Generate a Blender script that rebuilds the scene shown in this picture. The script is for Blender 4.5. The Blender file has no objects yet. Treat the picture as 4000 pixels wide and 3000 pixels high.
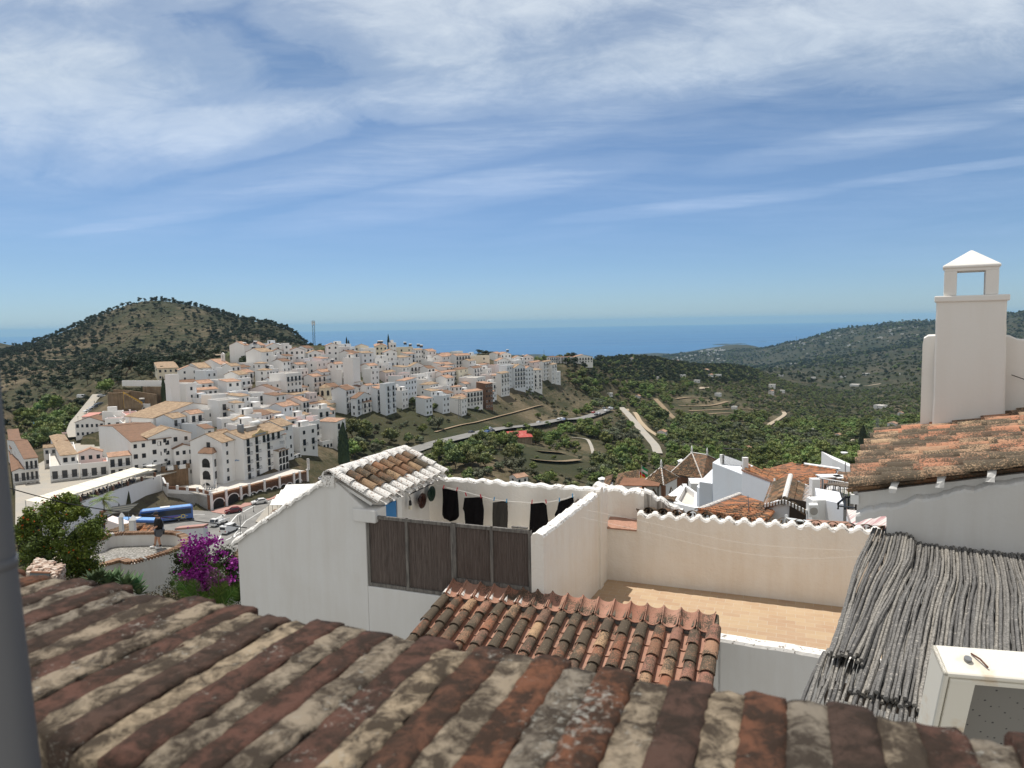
import bpy,math,random
import numpy as np
R=math.radians
random.seed(7);rng=np.random.default_rng(7)
scene=bpy.context.scene
F=2774.0;PITCH=R(4.9);ROLL=R(1.0)
fw=np.array([0,math.cos(PITCH),-math.sin(PITCH)])
_r0_=0;_r=np.array([1.,0,0]);_u=np.array([0,math.sin(PITCH),math.cos(PITCH)])
cr=_r*math.cos(ROLL)-_u*math.sin(ROLL)
cu=_u*math.cos(ROLL)+_r*math.sin(ROLL)
cam=bpy.data.cameras.new('camera');camo=bpy.data.objects.new('camera',cam)
scene.collection.objects.link(camo)
import mathutils
from mathutils import Vector,Matrix
camo.matrix_world=Matrix(((cr[0],cu[0],-fw[0],0),(cr[1],cu[1],-fw[1],0),(cr[2],cu[2],-fw[2],0),(0,0,0,1)))
cam.sensor_width=36;cam.lens=36*F/4000
cam.clip_start=0.05;cam.clip_end=200000
cam.dof.use_dof=True;cam.dof.focus_distance=14.0;cam.dof.aperture_fstop=10
scene.camera=camo
SUN_EL,SUN_AZ=R(69),R(-35)
sd=Vector((math.sin(SUN_AZ)*math.cos(SUN_EL),math.cos(SUN_AZ)*math.cos(SUN_EL),math.sin(SUN_EL)))
sun=bpy.data.lights.new('sun','SUN');sun.energy=3.2;sun.angle=R(0.53);sun.color=(1,.955,.88)
suno=bpy.data.objects.new('sun',sun);scene.collection.objects.link(suno)
suno.rotation_euler=sd.to_track_quat('Z','Y').to_euler();suno.location=(0,0,80)
scene.view_settings.view_transform='Standard';scene.view_settings.look='None'
scene.view_settings.exposure=0.5;scene.view_settings.gamma=1.0
scene.render.engine='CYCLES'
cy=scene.cycles
cy.use_denoising=True;cy.max_bounces=6;cy.diffuse_bounces=3;cy.glossy_bounces=2;cy.transmission_bounces=2
cy.volume_bounces=0;cy.transparent_max_bounces=8;cy.caustics_reflective=False;cy.caustics_refractive=False
world=bpy.data.worlds.new('World');scene.world=world;world.use_nodes=True
class NT:
 def __init__(s,tree):s.t=tree;s.t.nodes.clear()
 def n(s,typ,**kw):
  nd=s.t.nodes.new(typ)
  for k,v in kw.items():
   if k.startswith('i_'):
    key=k[2:];key=int(key)if key.isdigit()else key.replace('_',' ')
    nd.inputs[key].default_value=v
   else:setattr(nd,k,v)
  return nd
 def l(s,a,b):s.t.links.new(a,b)
 def math(s,op,a,b=None,clamp=False):
  m=s.n('ShaderNodeMath',operation=op,use_clamp=clamp)
  for i,v in enumerate((a,b)):
   if v is None:continue
   if hasattr(v,'links'):s.l(v,m.inputs[i])
   else:m.inputs[i].default_value=v
  return m.outputs[0]
 def mix(s,fac,a,b,blend='MIX'):
  m=s.n('ShaderNodeMix',data_type='RGBA',blend_type=blend)
  for i,v in((0,fac),(6,a),(7,b)):
   if hasattr(v,'links'):s.l(v,m.inputs[i])
   else:m.inputs[i].default_value=v if i==0 or len(v)==4 else(*v,1)
  return m.outputs[2]
 def ramp(s,fac,stops,interp='LINEAR'):
  r=s.n('ShaderNodeValToRGB');r.color_ramp.interpolation=interp
  e=r.color_ramp.elements
  while len(e)<len(stops):e.new(0.5)
  for i,(p,c)in enumerate(stops):
   e[i].position=p;e[i].color=(c,c,c,1)if isinstance(c,(int,float))else(*c,1)
  s.l(fac,r.inputs[0]);return r.outputs[0]
 def noise(s,vec,scale,detail=4,rough=.55,dist=0.0):
  n=s.n('ShaderNodeTexNoise');n.inputs['Scale'].default_value=scale
  n.inputs['Detail'].default_value=detail;n.inputs['Roughness'].default_value=rough
  n.inputs['Distortion'].default_value=dist
  if vec is not None:s.l(vec,n.inputs['Vector'])
  return n.outputs[0]
 def mapv(s,vec,scale=(1,1,1),rot=(0,0,0),loc=(0,0,0)):
  m=s.n('ShaderNodeMapping');m.inputs['Scale'].default_value=scale
  m.inputs['Rotation'].default_value=rot;m.inputs['Location'].default_value=loc
  s.l(vec,m.inputs['Vector']);return m.outputs[0]
def sky():
 w=NT(world.node_tree)
 out=w.n('ShaderNodeOutputWorld');bg=w.n('ShaderNodeBackground');bg.inputs[1].default_value=0.095
 st=w.n('ShaderNodeTexSky',sky_type='NISHITA',sun_disc=False,sun_elevation=SUN_EL,sun_rotation=SUN_AZ)
 st.altitude=300;st.air_density=1.0;st.dust_density=0.25;st.ozone_density=1.6
 geo=w.n('ShaderNodeNewGeometry');inc=geo.outputs['Incoming']
 sc_=w.n('ShaderNodeVectorMath',operation='SCALE');sc_.inputs['Scale'].default_value=-1;w.l(inc,sc_.inputs[0])
 sp=w.n('ShaderNodeSeparateXYZ');w.l(sc_.outputs[0],sp.inputs[0])
 X,Y,Z=sp.outputs
 zz=w.math('ADD',w.math('MAXIMUM',Z,0.0),0.06)
 cx=w.math('DIVIDE',X,zz);cyy=w.math('DIVIDE',Y,zz)
 cb=w.n('ShaderNodeCombineXYZ');w.l(cx,cb.inputs[0]);w.l(cyy,cb.inputs[1])
 plane=cb.outputs[0]
 yy=w.math('MAXIMUM',Y,0.05)
 a=w.math('DIVIDE',X,yy);e=w.math('DIVIDE',Z,yy)
 cb2=w.n('ShaderNodeCombineXYZ');w.l(a,cb2.inputs[0]);w.l(e,cb2.inputs[1])
 ae=cb2.outputs[0]
 wr=w.n('ShaderNodeTexNoise');wr.inputs['Scale'].default_value=2.2;wr.inputs['Detail'].default_value=3;w.l(ae,wr.inputs['Vector'])
 wv=w.n('ShaderNodeVectorMath',operation='MULTIPLY_ADD');wv.inputs[1].default_value=(.10,.05,0);w.l(wr.outputs['Color'],wv.inputs[0]);w.l(ae,wv.inputs[2]);aw=wv.outputs[0]
 fib=w.noise(w.mapv(aw,scale=(1.3,13,1),rot=(0,0,R(-10)),loc=(3.1,.4,0)),2.0,10,.66,.25)
 fib2=w.noise(w.mapv(aw,scale=(1.6,34,1),rot=(0,0,R(-10)),loc=(.7,2.2,0)),2.2,8,.7,.1)
 soft=w.noise(w.mapv(aw,scale=(1.6,3.4,1),rot=(0,0,R(-24)),loc=(5.2,1.7,0)),2.1,11,.62,.8)
 curl=w.noise(w.mapv(aw,scale=(2.2,5.5,1),rot=(0,0,R(28)),loc=(1.2,7.7,0)),2.6,10,.68,1.1)
 def blob(ax,ez,rx,rz,tilt=0.0):
  dx=w.math('SUBTRACT',a,ax);dz=w.math('SUBTRACT',w.math('SUBTRACT',e,ez),w.math('MULTIPLY',dx,tilt))
  q=w.math('ADD',w.math('POWER',w.math('ABSOLUTE',w.math('DIVIDE',dx,rx)),2),w.math('POWER',w.math('ABSOLUTE',w.math('DIVIDE',dz,rz)),2))
  return w.math('SUBTRACT',1.0,q,clamp=True)
 def mx(bs):
  o=None
  for b in bs:bb=blob(*b);o=bb if o is None else w.math('MAXIMUM',o,bb)
  return o
 banks=mx([(-.66,.33,.42,.15,-.04),(-.03,.47,.38,.17,.0),(.50,.44,.46,.16,.0),(.20,.345,.55,.06,.10),(-.45,.27,.33,.06,.10),(-.6,.50,.4,.10,0),(.95,.38,.3,.12,0)])
 tx=w.math('ADD',w.math('MULTIPLY',soft,.62),w.math('MULTIPLY',curl,.38))
 m1=w.ramp(w.math('ADD',w.math('MULTIPLY',banks,.42),tx),[(.50,0.),(.66,.38),(.95,1.)],'EASE')
 m1=w.math('MULTIPLY',m1,w.ramp(banks,[(0.,0.),(.3,1.)]))
 streaks=mx([(-.18,.222,.50,.040,.165),(-.08,.178,.38,.035,.15),(.12,.285,.45,.028,.13),(.26,.158,.28,.013,.09),(.50,.245,.30,.030,.17),(.60,.198,.22,.010,.12),(-.5,.15,.2,.012,.12),(.75,.29,.2,.02,.15)])
 f2=w.math('ADD',w.math('MULTIPLY',fib,.62),w.math('MULTIPLY',fib2,.38))
 m2=w.ramp(w.math('ADD',w.math('MULTIPLY',streaks,.26),f2),[(.46,0.),(.62,.35),(.88,1.)],'EASE')
 m2=w.math('MULTIPLY',m2,w.ramp(streaks,[(0.,0.),(.55,1.)]))
 veil=w.math('MULTIPLY',w.ramp(fib,[(.42,0.),(.70,1.)]),.24)
 up=w.ramp(e,[(.03,0.),(.16,1.)])
 tot=w.math('MAXIMUM',w.math('MULTIPLY',m1,.92),w.math('MAXIMUM',w.math('MULTIPLY',m2,.56),w.math('MULTIPLY',veil,up)))
 ripple=w.noise(w.mapv(aw,scale=(1,2.6,1),rot=(0,0,R(-30))),10,8,.66,.5)
 tot=w.math('MULTIPLY',tot,w.ramp(ripple,[(.28,.62),(.66,1.)]))
 skyc=w.n('ShaderNodeHueSaturation');skyc.inputs['Saturation'].default_value=0.95;skyc.inputs['Value'].default_value=0.68
 w.l(st.outputs[0],skyc.inputs['Color'])
 col=w.mix(tot,skyc.outputs[0],(5.8,5.95,6.3))
 hz=w.ramp(w.math('MAXIMUM',e,0.0),[(0.,(.62,.86,1.25)),(.10,(.65,.82,1.10)),(.35,(.84,.93,1.0)),(.8,(1.,1.,1.))])
 col=w.mix(1.0,col,hz,'MULTIPLY')
 back=w.ramp(w.math('MULTIPLY',w.math('ADD',w.math('MULTIPLY',Y,-1.0),.15),1.6),[(0.,0.),(.5,.75)])  # bright clouds added behind the camera, out of view, as neutral fill light
 col=w.mix(w.math('MULTIPLY',back,w.ramp(w.noise(sc_.outputs[0],2.5,5,.6),[(.3,.55),(.6,1.)])),col,(6.4,6.2,5.8))
 w.l(col,bg.inputs[0]);w.l(bg.outputs[0],out.inputs[0])
sky()
def ray(x,y):
 d=fw+cr*(x-2000)/F+cu*(1500-y)/F
 return d/d[1]
def PY(x,y,Y):return ray(x,y)*Y
def PZ(x,y,z):
 d=ray(x,y);return d*(z/d[2])
def PLN(x,y,P0,n):
 d=ray(x,y);return d*(np.dot(P0,n)/np.dot(d,n))
def proj(P):
 k=P@fw
 return 2000+F*(P@cr)/k,1500-F*(P@cu)/k
def frame(deg):
 t=R(deg);return np.array([math.cos(t),-math.sin(t),0]),np.array([math.sin(t),math.cos(t),0])
W3=np.array([0,0,1.])
CROP={'A':(0,1400,.3316),'B':(600,1500,.3316),'C':(700,1280,.3165),'D':(1200,1300,.2486),'E':(1650,1300,.2712),'F':(2350,1750,.4973),'G':(2300,1200,.5877),'K':(60,1850,.4069),'L':(1100,1200,.5877),'S':(0,0,1.),'V':(2200,1300,.3165),'H':(900,1700,.7233),'J':(2300,1800,.7685)}
def cp(c,x,y):
 o=CROP[c];return o[0]+x*o[2],o[1]+y*o[2]
COL=scene.collection
def tag(o,label=None,cat=None,group=None,kind=None):
 if label:o['label']=label
 if cat:o['category']=cat
 if group:o['group']=group
 if kind:o['kind']=kind
 return o
def thing(name,loc,label,cat,group=None):
 o=bpy.data.objects.new(name,None);COL.objects.link(o);o.location=tuple(float(v)for v in loc);o.empty_display_size=.2
 o['_o']=[float(v)for v in loc]
 return tag(o,label,cat,group)
class MB:
 def __init__(s):s.v=[];s.f=[];s.m=[];s.t=[];s.tint=.5;s.mi=0
 def add(s,vs,fs):
  n=len(s.v);s.v+=[tuple(map(float,p))for p in vs]
  for f in fs:s.f.append([i+n for i in f]);s.m.append(s.mi);s.t.append(s.tint)
  return s
 def box(s,o,a,b,c):
  o,a,b,c=map(lambda q:np.array(q,float),(o,a,b,c))
  if np.dot(np.cross(a,b),c)<0:a,b=b,a
  P=[o,o+a,o+a+b,o+b,o+c,o+a+c,o+a+b+c,o+b+c]
  return s.add(P,[(3,2,1,0),(4,5,6,7),(0,1,5,4),(1,2,6,5),(2,3,7,6),(3,0,4,7)])
 def cbox(s,c,u,v,w):
  c,u,v,w=map(lambda q:np.array(q,float),(c,u,v,w));return s.box(c-u-v-w,2*u,2*v,2*w)
 def prism(s,pts,d):
  pts=[np.array(p,float)for p in pts];d=np.array(d,float);n=len(pts)
  nn=np.zeros(3)
  for i in range(n):nn+=np.cross(pts[i],pts[(i+1)%n])
  if np.dot(nn,d)<0:pts=pts[::-1]
  return s.add(pts+[p+d for p in pts],[tuple(range(n))[::-1],tuple(range(n,2*n))]+[(i,(i+1)%n,n+(i+1)%n,n+i)for i in range(n)])
 def quad(s,*p):return s.add(p,[tuple(range(len(p)))])
 def tube(s,path,rad,k=6,cap=True):
  path=[np.array(p,float)for p in path]
  rad=[rad]*len(path)if isinstance(rad,(int,float))else rad
  base=[];up=np.array([0,0,1.])
  for i,p in enumerate(path):
   t=path[min(i+1,len(path)-1)]-path[max(i-1,0)];t=t/(np.linalg.norm(t)+1e-9)
   a=np.cross(t,up)
   if np.linalg.norm(a)<1e-3:a=np.cross(t,np.array([1.,0,0]))
   a/=np.linalg.norm(a);b=np.cross(t,a)
   base+=[p+rad[i]*(a*math.cos(2*math.pi*j/k)+b*math.sin(2*math.pi*j/k))for j in range(k)]
  fs=[(i*k+j,(i+1)*k+j,(i+1)*k+(j+1)%k,i*k+(j+1)%k)for i in range(len(path)-1)for j in range(k)]
  if cap:fs+=[tuple(range(k)),tuple(range((len(path)-1)*k,len(path)*k))[::-1]]
  return s.add(base,fs)
 def lathe(s,c,prof,k=16,squash=1):
  vs=[np.array(c)+np.array([r_*math.cos(2*math.pi*j/k),squash*r_*math.sin(2*math.pi*j/k),h])for r_,h in prof for j in range(k)]
  fs=[(i*k+j,i*k+(j+1)%k,(i+1)*k+(j+1)%k,(i+1)*k+j)for i in range(len(prof)-1)for j in range(k)]
  fs+=[tuple(range(k))[::-1],tuple(range((len(prof)-1)*k,len(prof)*k))]
  return s.add(vs,fs)
 def build(s,name,mats,parent=None,smooth=False,origin=None,bevel=0):
  me=bpy.data.meshes.new(name)
  og=np.array(origin if origin is not None else(parent_origin(parent)if parent is not None else(0,0,0)),float)
  V=np.array(s.v,float).reshape(-1,3)-og
  me.from_pydata(V.tolist(),[],s.f)
  mats=mats if isinstance(mats,(list,tuple))else[mats]
  for m in mats:me.materials.append(m)
  if len(mats)>1:me.polygons.foreach_set('material_index',np.array(s.m,dtype=np.int32))
  at=me.attributes.new('tint','FLOAT','FACE');at.data.foreach_set('value',np.array(s.t,dtype=np.float32))
  if smooth:me.polygons.foreach_set('use_smooth',np.ones(len(me.polygons),dtype=bool))
  me.update()
  o=bpy.data.objects.new(name,me);COL.objects.link(o)
  if parent is not None:o.parent=parent;o['_o']=[float(q)for q in og]
  else:o.location=tuple(og);o['_o']=[float(q)for q in og]
  if bevel:
   b=o.modifiers.new('b','BEVEL');b.width=bevel;b.segments=2;b.limit_method='ANGLE'
  return o
def parent_origin(p):return tuple(p['_o'])
def mat(name,col,rough=.8,spec=.3,fn=None,metal=0.0):
 m=bpy.data.materials.new(name);m.use_nodes=True
 w=NT(m.node_tree);out=w.n('ShaderNodeOutputMaterial');b=w.n('ShaderNodeBsdfPrincipled')
 b.inputs['Base Color'].default_value=(*col,1);b.inputs['Roughness'].default_value=rough
 b.inputs['Specular IOR Level'].default_value=spec;b.inputs['Metallic'].default_value=metal
 w.l(b.outputs[0],out.inputs[0])
 if fn:fn(w,b)
 return m
def objco(w):return w.n('ShaderNodeTexCoord').outputs['Object']
def posco(w):return w.n('ShaderNodeNewGeometry').outputs['Position']
def bump(w,b,h,dist,strength=1.0):
 bp=w.n('ShaderNodeBump');bp.inputs['Distance'].default_value=dist;bp.inputs['Strength'].default_value=strength
 w.l(h,bp.inputs['Height']);w.l(bp.outputs[0],b.inputs['Normal'])
def tintattr(w):return w.n('ShaderNodeAttribute',attribute_name='tint').outputs['Fac']
def plaster(name,col,dirt=(.55,.45,.33),amount=.35,scale=1.0,bd=.01,flake=0.0,flakecol=(.22,.19,.16)):
 def fn(w,b):
  v=posco(w)
  big=w.noise(v,.7*scale,5,.6,.4);fine=w.noise(v,26*scale,5,.6)
  run=w.noise(w.mapv(v,scale=(5*scale,5*scale,.5*scale)),1,5,.65)
  f=w.math('MULTIPLY',w.ramp(w.math('MULTIPLY',w.math('ADD',big,run),.5),[(.43,0.),(.64,1.)]),amount)
  c=w.mix(f,col,dirt)
  if flake>0:
   sp=w.noise(v,14*scale,8,.72,.3);c=w.mix(w.ramp(sp,[(.60-flake*.2,0.),(.66-flake*.2,1.)]),c,flakecol)
  w.l(c,b.inputs['Base Color'])
  h=w.math('ADD',w.math('MULTIPLY',w.noise(v,4*scale,4,.6),1.0),w.math('MULTIPLY',fine,.25))
  bump(w,b,h,bd,.6)
 return mat(name,col,.9,.15,fn)
def tilemat(name,cols,lichen=.5,near=True,white=False):
 def fn(w,b):
  v=posco(w);t=tintattr(w)
  n=len(cols)
  c=w.ramp(t,[(i/(n-1),q)for i,q in enumerate(cols)])
  if near:
   c=w.mix(w.ramp(w.noise(v,9,6,.7),[(.35,0.),(.7,.5)]),c,(.20,.12,.075))
   big=w.noise(v,2.2,3,.6)
   spk=w.noise(v,55,7,.75)
   lf=w.math('MULTIPLY',w.ramp(w.math('ADD',w.math('ADD',spk,w.math('MULTIPLY',big,.9)),w.math('MULTIPLY',w.math('SUBTRACT',.55,w.math('ABSOLUTE',w.math('SUBTRACT',t,.5))),lichen*.5)),[(.93,0.),(1.12,1.)]),.93)
   c=w.mix(lf,c,(.075,.062,.045))
   gy=w.ramp(w.noise(w.mapv(v,loc=(7,3,1)),38,6,.75),[(.585,0.),(.66,1.)])
   c=w.mix(w.math('MULTIPLY',gy,.75),c,(.34,.31,.21))
   bump(w,b,w.math('ADD',spk,w.noise(v,12,4)),.006,.7)
  else:
   c=w.mix(w.ramp(w.noise(v,.9,7,.75),[(.40,0.),(.66,.75)]),c,(.13,.085,.055))
   bump(w,b,w.noise(v,3,4),.05,.6)
  if white:
   wv=w.noise(v,30,8,.72)
   wt=w.ramp(w.math('ADD',wv,w.math('MULTIPLY',t,0.0)),[(.53,1.),(.60,0.)])
   c=w.mix(wt,c,(.72,.70,.66))
  w.l(c,b.inputs['Base Color'])
 return mat(name,cols[0],.88,.2,fn)
M={}
M['wall']=plaster('white_plaster',(.67,.66,.635),dirt=(.48,.43,.36),amount=.26,bd=.008)
M['wall_warm']=plaster('warm_white_plaster',(.86,.82,.75),dirt=(.66,.54,.40),amount=.34,bd=.04)
M['wall_far']=plaster('whitewash',(.82,.81,.79),amount=.12,scale=.25,bd=.02)
M['wall_blue']=plaster('bluish_whitewash',(.74,.77,.80),amount=.12,scale=.25,bd=.02)
M['wall_cream']=plaster('cream_render',(.78,.71,.56),amount=.2,scale=.3,bd=.02)
M['wall_pink']=plaster('pink_whitewash',(.80,.70,.67),amount=.15,scale=.3,bd=.02)
M['coping']=plaster('flaking_whitewash',(.86,.84,.80),amount=.2,bd=.03,flake=.25)
M['grey_cement']=plaster('grey_cement',(.36,.35,.33),amount=.4,bd=.01)
M['stone']=plaster('stone',(.30,.24,.17),dirt=(.12,.09,.06),amount=.8,scale=.6,bd=.15)
M['tile']=tilemat('clay_tiles',[(.25,.10,.06),(.34,.145,.085),(.17,.105,.07),(.38,.21,.13),(.14,.105,.08),(.32,.15,.11),(.44,.29,.17)])
M['tile_clean']=tilemat('clay_channel_tiles',[(.40,.20,.14),(.46,.26,.19),(.34,.155,.105)],lichen=-.6)
M['tile_white']=tilemat('whitewashed_tiles',[(.33,.17,.10),(.28,.15,.09)],lichen=.0,white=True)
M['tile_orange']=tilemat('orange_tiles',[(.52,.20,.08),(.45,.16,.07),(.58,.27,.12),(.36,.14,.07)],lichen=.1)
M['tile_mid']=tilemat('weathered_brown_tiles',[(.30,.15,.08),(.22,.12,.07),(.38,.23,.13),(.16,.10,.065),(.42,.28,.16)],lichen=.2)
M['far_tan']=tilemat('tan_roof_tiles',[(.44,.32,.21),(.38,.27,.17)],near=False)
M['far_orange']=tilemat('far_orange_tiles',[(.52,.33,.23),(.46,.27,.18)],near=False)
M['far_brown']=tilemat('far_brown_tiles',[(.22,.12,.08),(.26,.16,.10)],near=False)
M['far_pink']=mat('pink_terrace_paint',(.55,.27,.22),.85)
M['flat']=plaster('pale_roof_terrace',(.62,.59,.54),amount=.4,scale=.4)
M['glass']=mat('dark_window_glass',(.025,.03,.04),.12,.6)
M['dark']=mat('dark_opening',(.03,.028,.026),.8)
M['frame_dark']=mat('dark_timber',(.05,.035,.025),.6)
M['frame_white']=mat('white_paint',(.78,.78,.76),.5)
M['blue']=mat('blue_paint',(.05,.22,.50),.5)
M['green_paint']=mat('green_paint',(.06,.16,.06),.6)
M['iron']=mat('black_iron',(.02,.02,.022),.5)
M['steel']=mat('galvanised_steel',(.22,.225,.23),.5,.4,metal=.3)
M['canvas']=mat('cream_canvas',(.80,.74,.60),.9)
M['white_canvas']=mat('white_canvas',(.85,.83,.78),.9)
M['black_cloth']=mat('black_cloth',(.008,.007,.008),.95,.1,lambda w,b:bump(w,b,w.noise(posco(w),18,3),.01,.8))
M['grey_cloth']=mat('charcoal_cloth',(.05,.046,.042),.95,.1,lambda w,b:bump(w,b,w.noise(posco(w),18,3),.01,.8))
M['stone_far']=plaster('brown_far_stone',(.27,.20,.13),dirt=(.13,.09,.06),amount=.9,scale=.35,bd=.2)
SEA_Z=-320.0
CP_=[]
def g(px,Y,py):CP_.append((px/1000,math.log(Y),-PY(px,py,Y)[2]/Y))
def gz(px,Y,z):CP_.append((px/1000,math.log(Y),-z/Y))
for px in(-700,0,600,1200,1700,2300,2900,3500,4100,4700):
 gz(px,9,-8.5);gz(px,14,-9.5)
 if px>=1200:gz(px,22,-11.5);gz(px,34,-14.5)
 if px>=2200:gz(px,60,-20);gz(px,85,-25.5)
for q in[(-600,18,-8.5),(100,18,-8.5),(600,18,-8.6),(900,18,-8.9),(100,25,-9.6),(600,25,-10),(900,25,-10.4),(0,33,-13),(500,33,-14),(900,33,-14),(-600,30,-13),(0,50,-24),(500,50,-26),(900,50,-26),(1500,55,-26),(0,90,-42),(500,90,-44),(900,90,-44),(1500,100,-46),(2000,70,-30),(2000,120,-52),(-600,80,-38),(-600,150,-42)]:gz(*q)
for q in[(200,150,-48),(650,150,-48),(650,172,-48),(500,168,-48),(900,165,-48),(1000,150,-48),(900,184,-48),(1064,200,-48),(820,195,-48),(1270,222,-48.5),(1150,180,-50),(400,178,-46),(1250,150,-56),(1600,180,-62),(2000,180,-66),(2500,150,-58),(3000,150,-58),(3500,150,-55),(4200,150,-50),(-600,190,-41),(150,200,-40.5),(450,205,-40.5),(650,205,-41),(760,215,-44),(250,240,-39),(-600,260,-44),(0,260,-44),(50,300,-47),(110,400,-51),(-600,420,-55),(0,500,-52),(330,270,-37.5),(348,300,-35.5),(375,350,-34),(230,310,-46),(260,360,-46)]:gz(*q)
for q in[(450,290,1600),(600,280,1600),(850,260,1640),(900,225,1720),(1000,240,1700),(1150,240,1750),(1300,260,1760),(1340,290,1712),(1500,340,1600),(1250,330,1600),(1700,375,1570),(700,320,1500),(500,330,1530),(900,310,1530),(900,360,1420),(1000,385,1350),(1200,400,1352),(1200,350,1480),(1350,420,1352),(1350,350,1520),(1500,470,1362),(1600,500,1364),(1600,400,1500),(1700,500,1378),(1750,420,1480),(1886,395,1598),(1950,530,1400),(1900,450,1500),(2060,500,1500),(2110,540,1450),(2150,590,1425),(2200,620,1440),(2300,640,1440),(2200,720,1420),(2330,740,1425)]:g(*q)
for q in[(1000,480,-35),(1300,560,-50),(1600,640,-60),(1900,640,-60),(1250,1000,-120),(1600,1000,-120),(2000,1000,-120),(1300,2000,-210),(1700,2000,-210),(2100,2000,-200),(0,1600,-90),(500,1700,-60),(900,1500,-60),(0,3000,-260),(700,3000,-260),(1300,4000,-300),(2000,4000,-290),(-600,3000,-200),(2600,6900,-318),(2300,6500,-318)]:gz(*q)
for px in(-700,0,700,1400,2000,2500):gz(px,7500,-330);gz(px,12000,-420)
for q in[(0,330,1600),(200,420,1560),(100,600,1490),(300,520,1480),(450,430,1450),(-600,600,1480),(0,800,1425),(300,800,1415),(600,760,1400),(900,700,1395),(450,600,1425),(700,560,1430),(1000,700,1370),(600,1100,1184),(520,1090,1202),(690,1090,1192),(400,1060,1258),(300,1030,1316),(835,1060,1240),(950,1030,1284),(1087,990,1328),(1211,950,1366),(1300,900,1400),(600,960,1290),(800,930,1330),(450,900,1350),(223,1000,1356),(94,970,1376),(0,1000,1405),(-300,1000,1420),(-600,1000,1400),(600,1300,1215),(600,1500,1330),(0,1500,1345),(-100,1500,1335),(80,1500,1368),(-600,1500,1300)]:g(*q)
for q in[(1211,930,1375),(1300,900,1402),(1200,760,1402),(1211,1060,1392),(1100,900,1338),(1000,900,1312),(1000,1030,1293),(2000,600,1410),(2000,750,1440),(2200,850,1440),(2100,660,1425),(1900,590,1400),(1800,560,1392),(0,1250,1372),(0,1400,1348),(-300,1250,1380),(2350,900,1420)]:g(*q)
for q in[(1460,245,1860),(1500,270,1800),(1658,290,1749),(1782,310,1719),(1864,330,1701),(1981,365,1678),(2099,400,1666),(2187,440,1646),(2334,500,1619),(2363,520,1602),(1800,345,1655),(2000,410,1620),(2150,500,1570),(2250,570,1540),(2400,580,1580),(2000,310,1745),(1800,255,1810),(2000,250,1850),(2300,290,1850),(2250,370,1740),(2450,420,1710),(2600,470,1720),(2600,300,1880),(2900,300,1880),(3200,300,1860),(3500,300,1830),(4200,300,1800),(2350,640,1575),(2500,700,1540),(2700,650,1610),(2900,560,1660),(3200,520,1720),(3450,500,1700),(4200,500,1650),(2300,800,1480),(2500,850,1450),(2400,950,1402),(2600,980,1418),(2750,1050,1442),(2900,1150,1440),(2600,800,1500),(2850,800,1530),(2800,900,1490),(3000,850,1560),(3300,800,1620),(3500,800,1600),(4200,800,1560),(3050,1200,1490),(3300,1200,1540),(3500,1300,1490),(4200,1200,1460),(2500,1400,1500),(2700,1500,1480),(2950,1700,1455),(2600,3000,1460),(3000,2500,1445),(3200,2000,1440),(3400,2000,1425),(3550,2000,1405),(4200,2000,1380),(2750,6400,1390),(2888,5800,1345),(2820,6100,1362),(2976,5600,1347),(3064,5300,1341),(3152,5000,1321),(3240,4700,1297),(3358,4400,1281),(3475,4200,1272),(3552,4000,1260),(3640,4000,1266),(3800,3800,1246),(3935,3600,1224),(4100,3600,1215),(4700,3500,1200),(2950,4500,1390),(3100,4000,1385),(3250,3400,1370),(3400,3100,1355),(3560,3000,1330),(4200,2800,1290),(3000,7000,1420),(3240,6200,1370),(3552,5600,1330),(4100,5400,1330)]:g(*q)
for px in(2900,3500,4100,4700):gz(px,9000,-340);gz(px,12000,-420)
CPA=np.array(CP_)
_,ui=np.unique(np.round(CPA[:,:2],4),axis=0,return_index=True);CPA=CPA[ui]
KY=1.35
Xc=CPA[:,:2]*np.array([1,KY])
def tps(d2):return np.where(d2>1e-12,.5*d2*np.log(np.maximum(d2,1e-12)),0)
n=len(Xc)
D2=((Xc[:,None]-Xc[None])**2).sum(2);A_=np.zeros((n+3,n+3))
A_[:n,:n]=tps(D2)+np.eye(n)*1e-4;A_[:n,n]=1;A_[:n,n+1:]=Xc;A_[n:,:n]=A_[:n,n:].T
WT=np.linalg.solve(A_,np.r_[CPA[:,2],0,0,0])
NR,NC=430,400
logY=np.linspace(math.log(9),math.log(11500),NR);colx=np.linspace(-.75,4.75,NC)
GX,GY=np.meshgrid(colx,logY)
Q=np.c_[GX.ravel(),GY.ravel()*KY]
S=np.concatenate([tps(((q[:,None]-Xc[None])**2).sum(2))@WT[:n]+WT[n]+q@WT[n+1:]for q in np.array_split(Q,40)]).reshape(NR,NC)
YY=np.exp(GY)
def az_of(px):return(px-2000)/F/math.cos(PITCH)
XX=az_of(GX*1000)*YY;ZZ=-S*YY
_nt=rng.random((256,256))
def vnoise(x,y,s,ox=0,oy=0):
 x=x/s+ox;y=y/s+oy;xi=np.floor(x).astype(int);yi=np.floor(y).astype(int);fx=x-xi;fy=y-yi
 fx=fx*fx*(3-2*fx);fy=fy*fy*(3-2*fy);t=lambda a,b:_nt[a%256,b%256]
 return(t(xi,yi)*(1-fx)*(1-fy)+t(xi+1,yi)*fx*(1-fy)+t(xi,yi+1)*(1-fx)*fy+t(xi+1,yi+1)*fx*fy)-.5
def fbm(x,y,s,o=4):
 r=0;a=1.
 for i in range(o):r=r+a*vnoise(x,y,s/2**i,i*17.3,i*9.1);a*=.5
 return r
def sm(a,b,x):t=np.clip((x-a)/(b-a),0,1);return t*t*(3-2*t)
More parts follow.
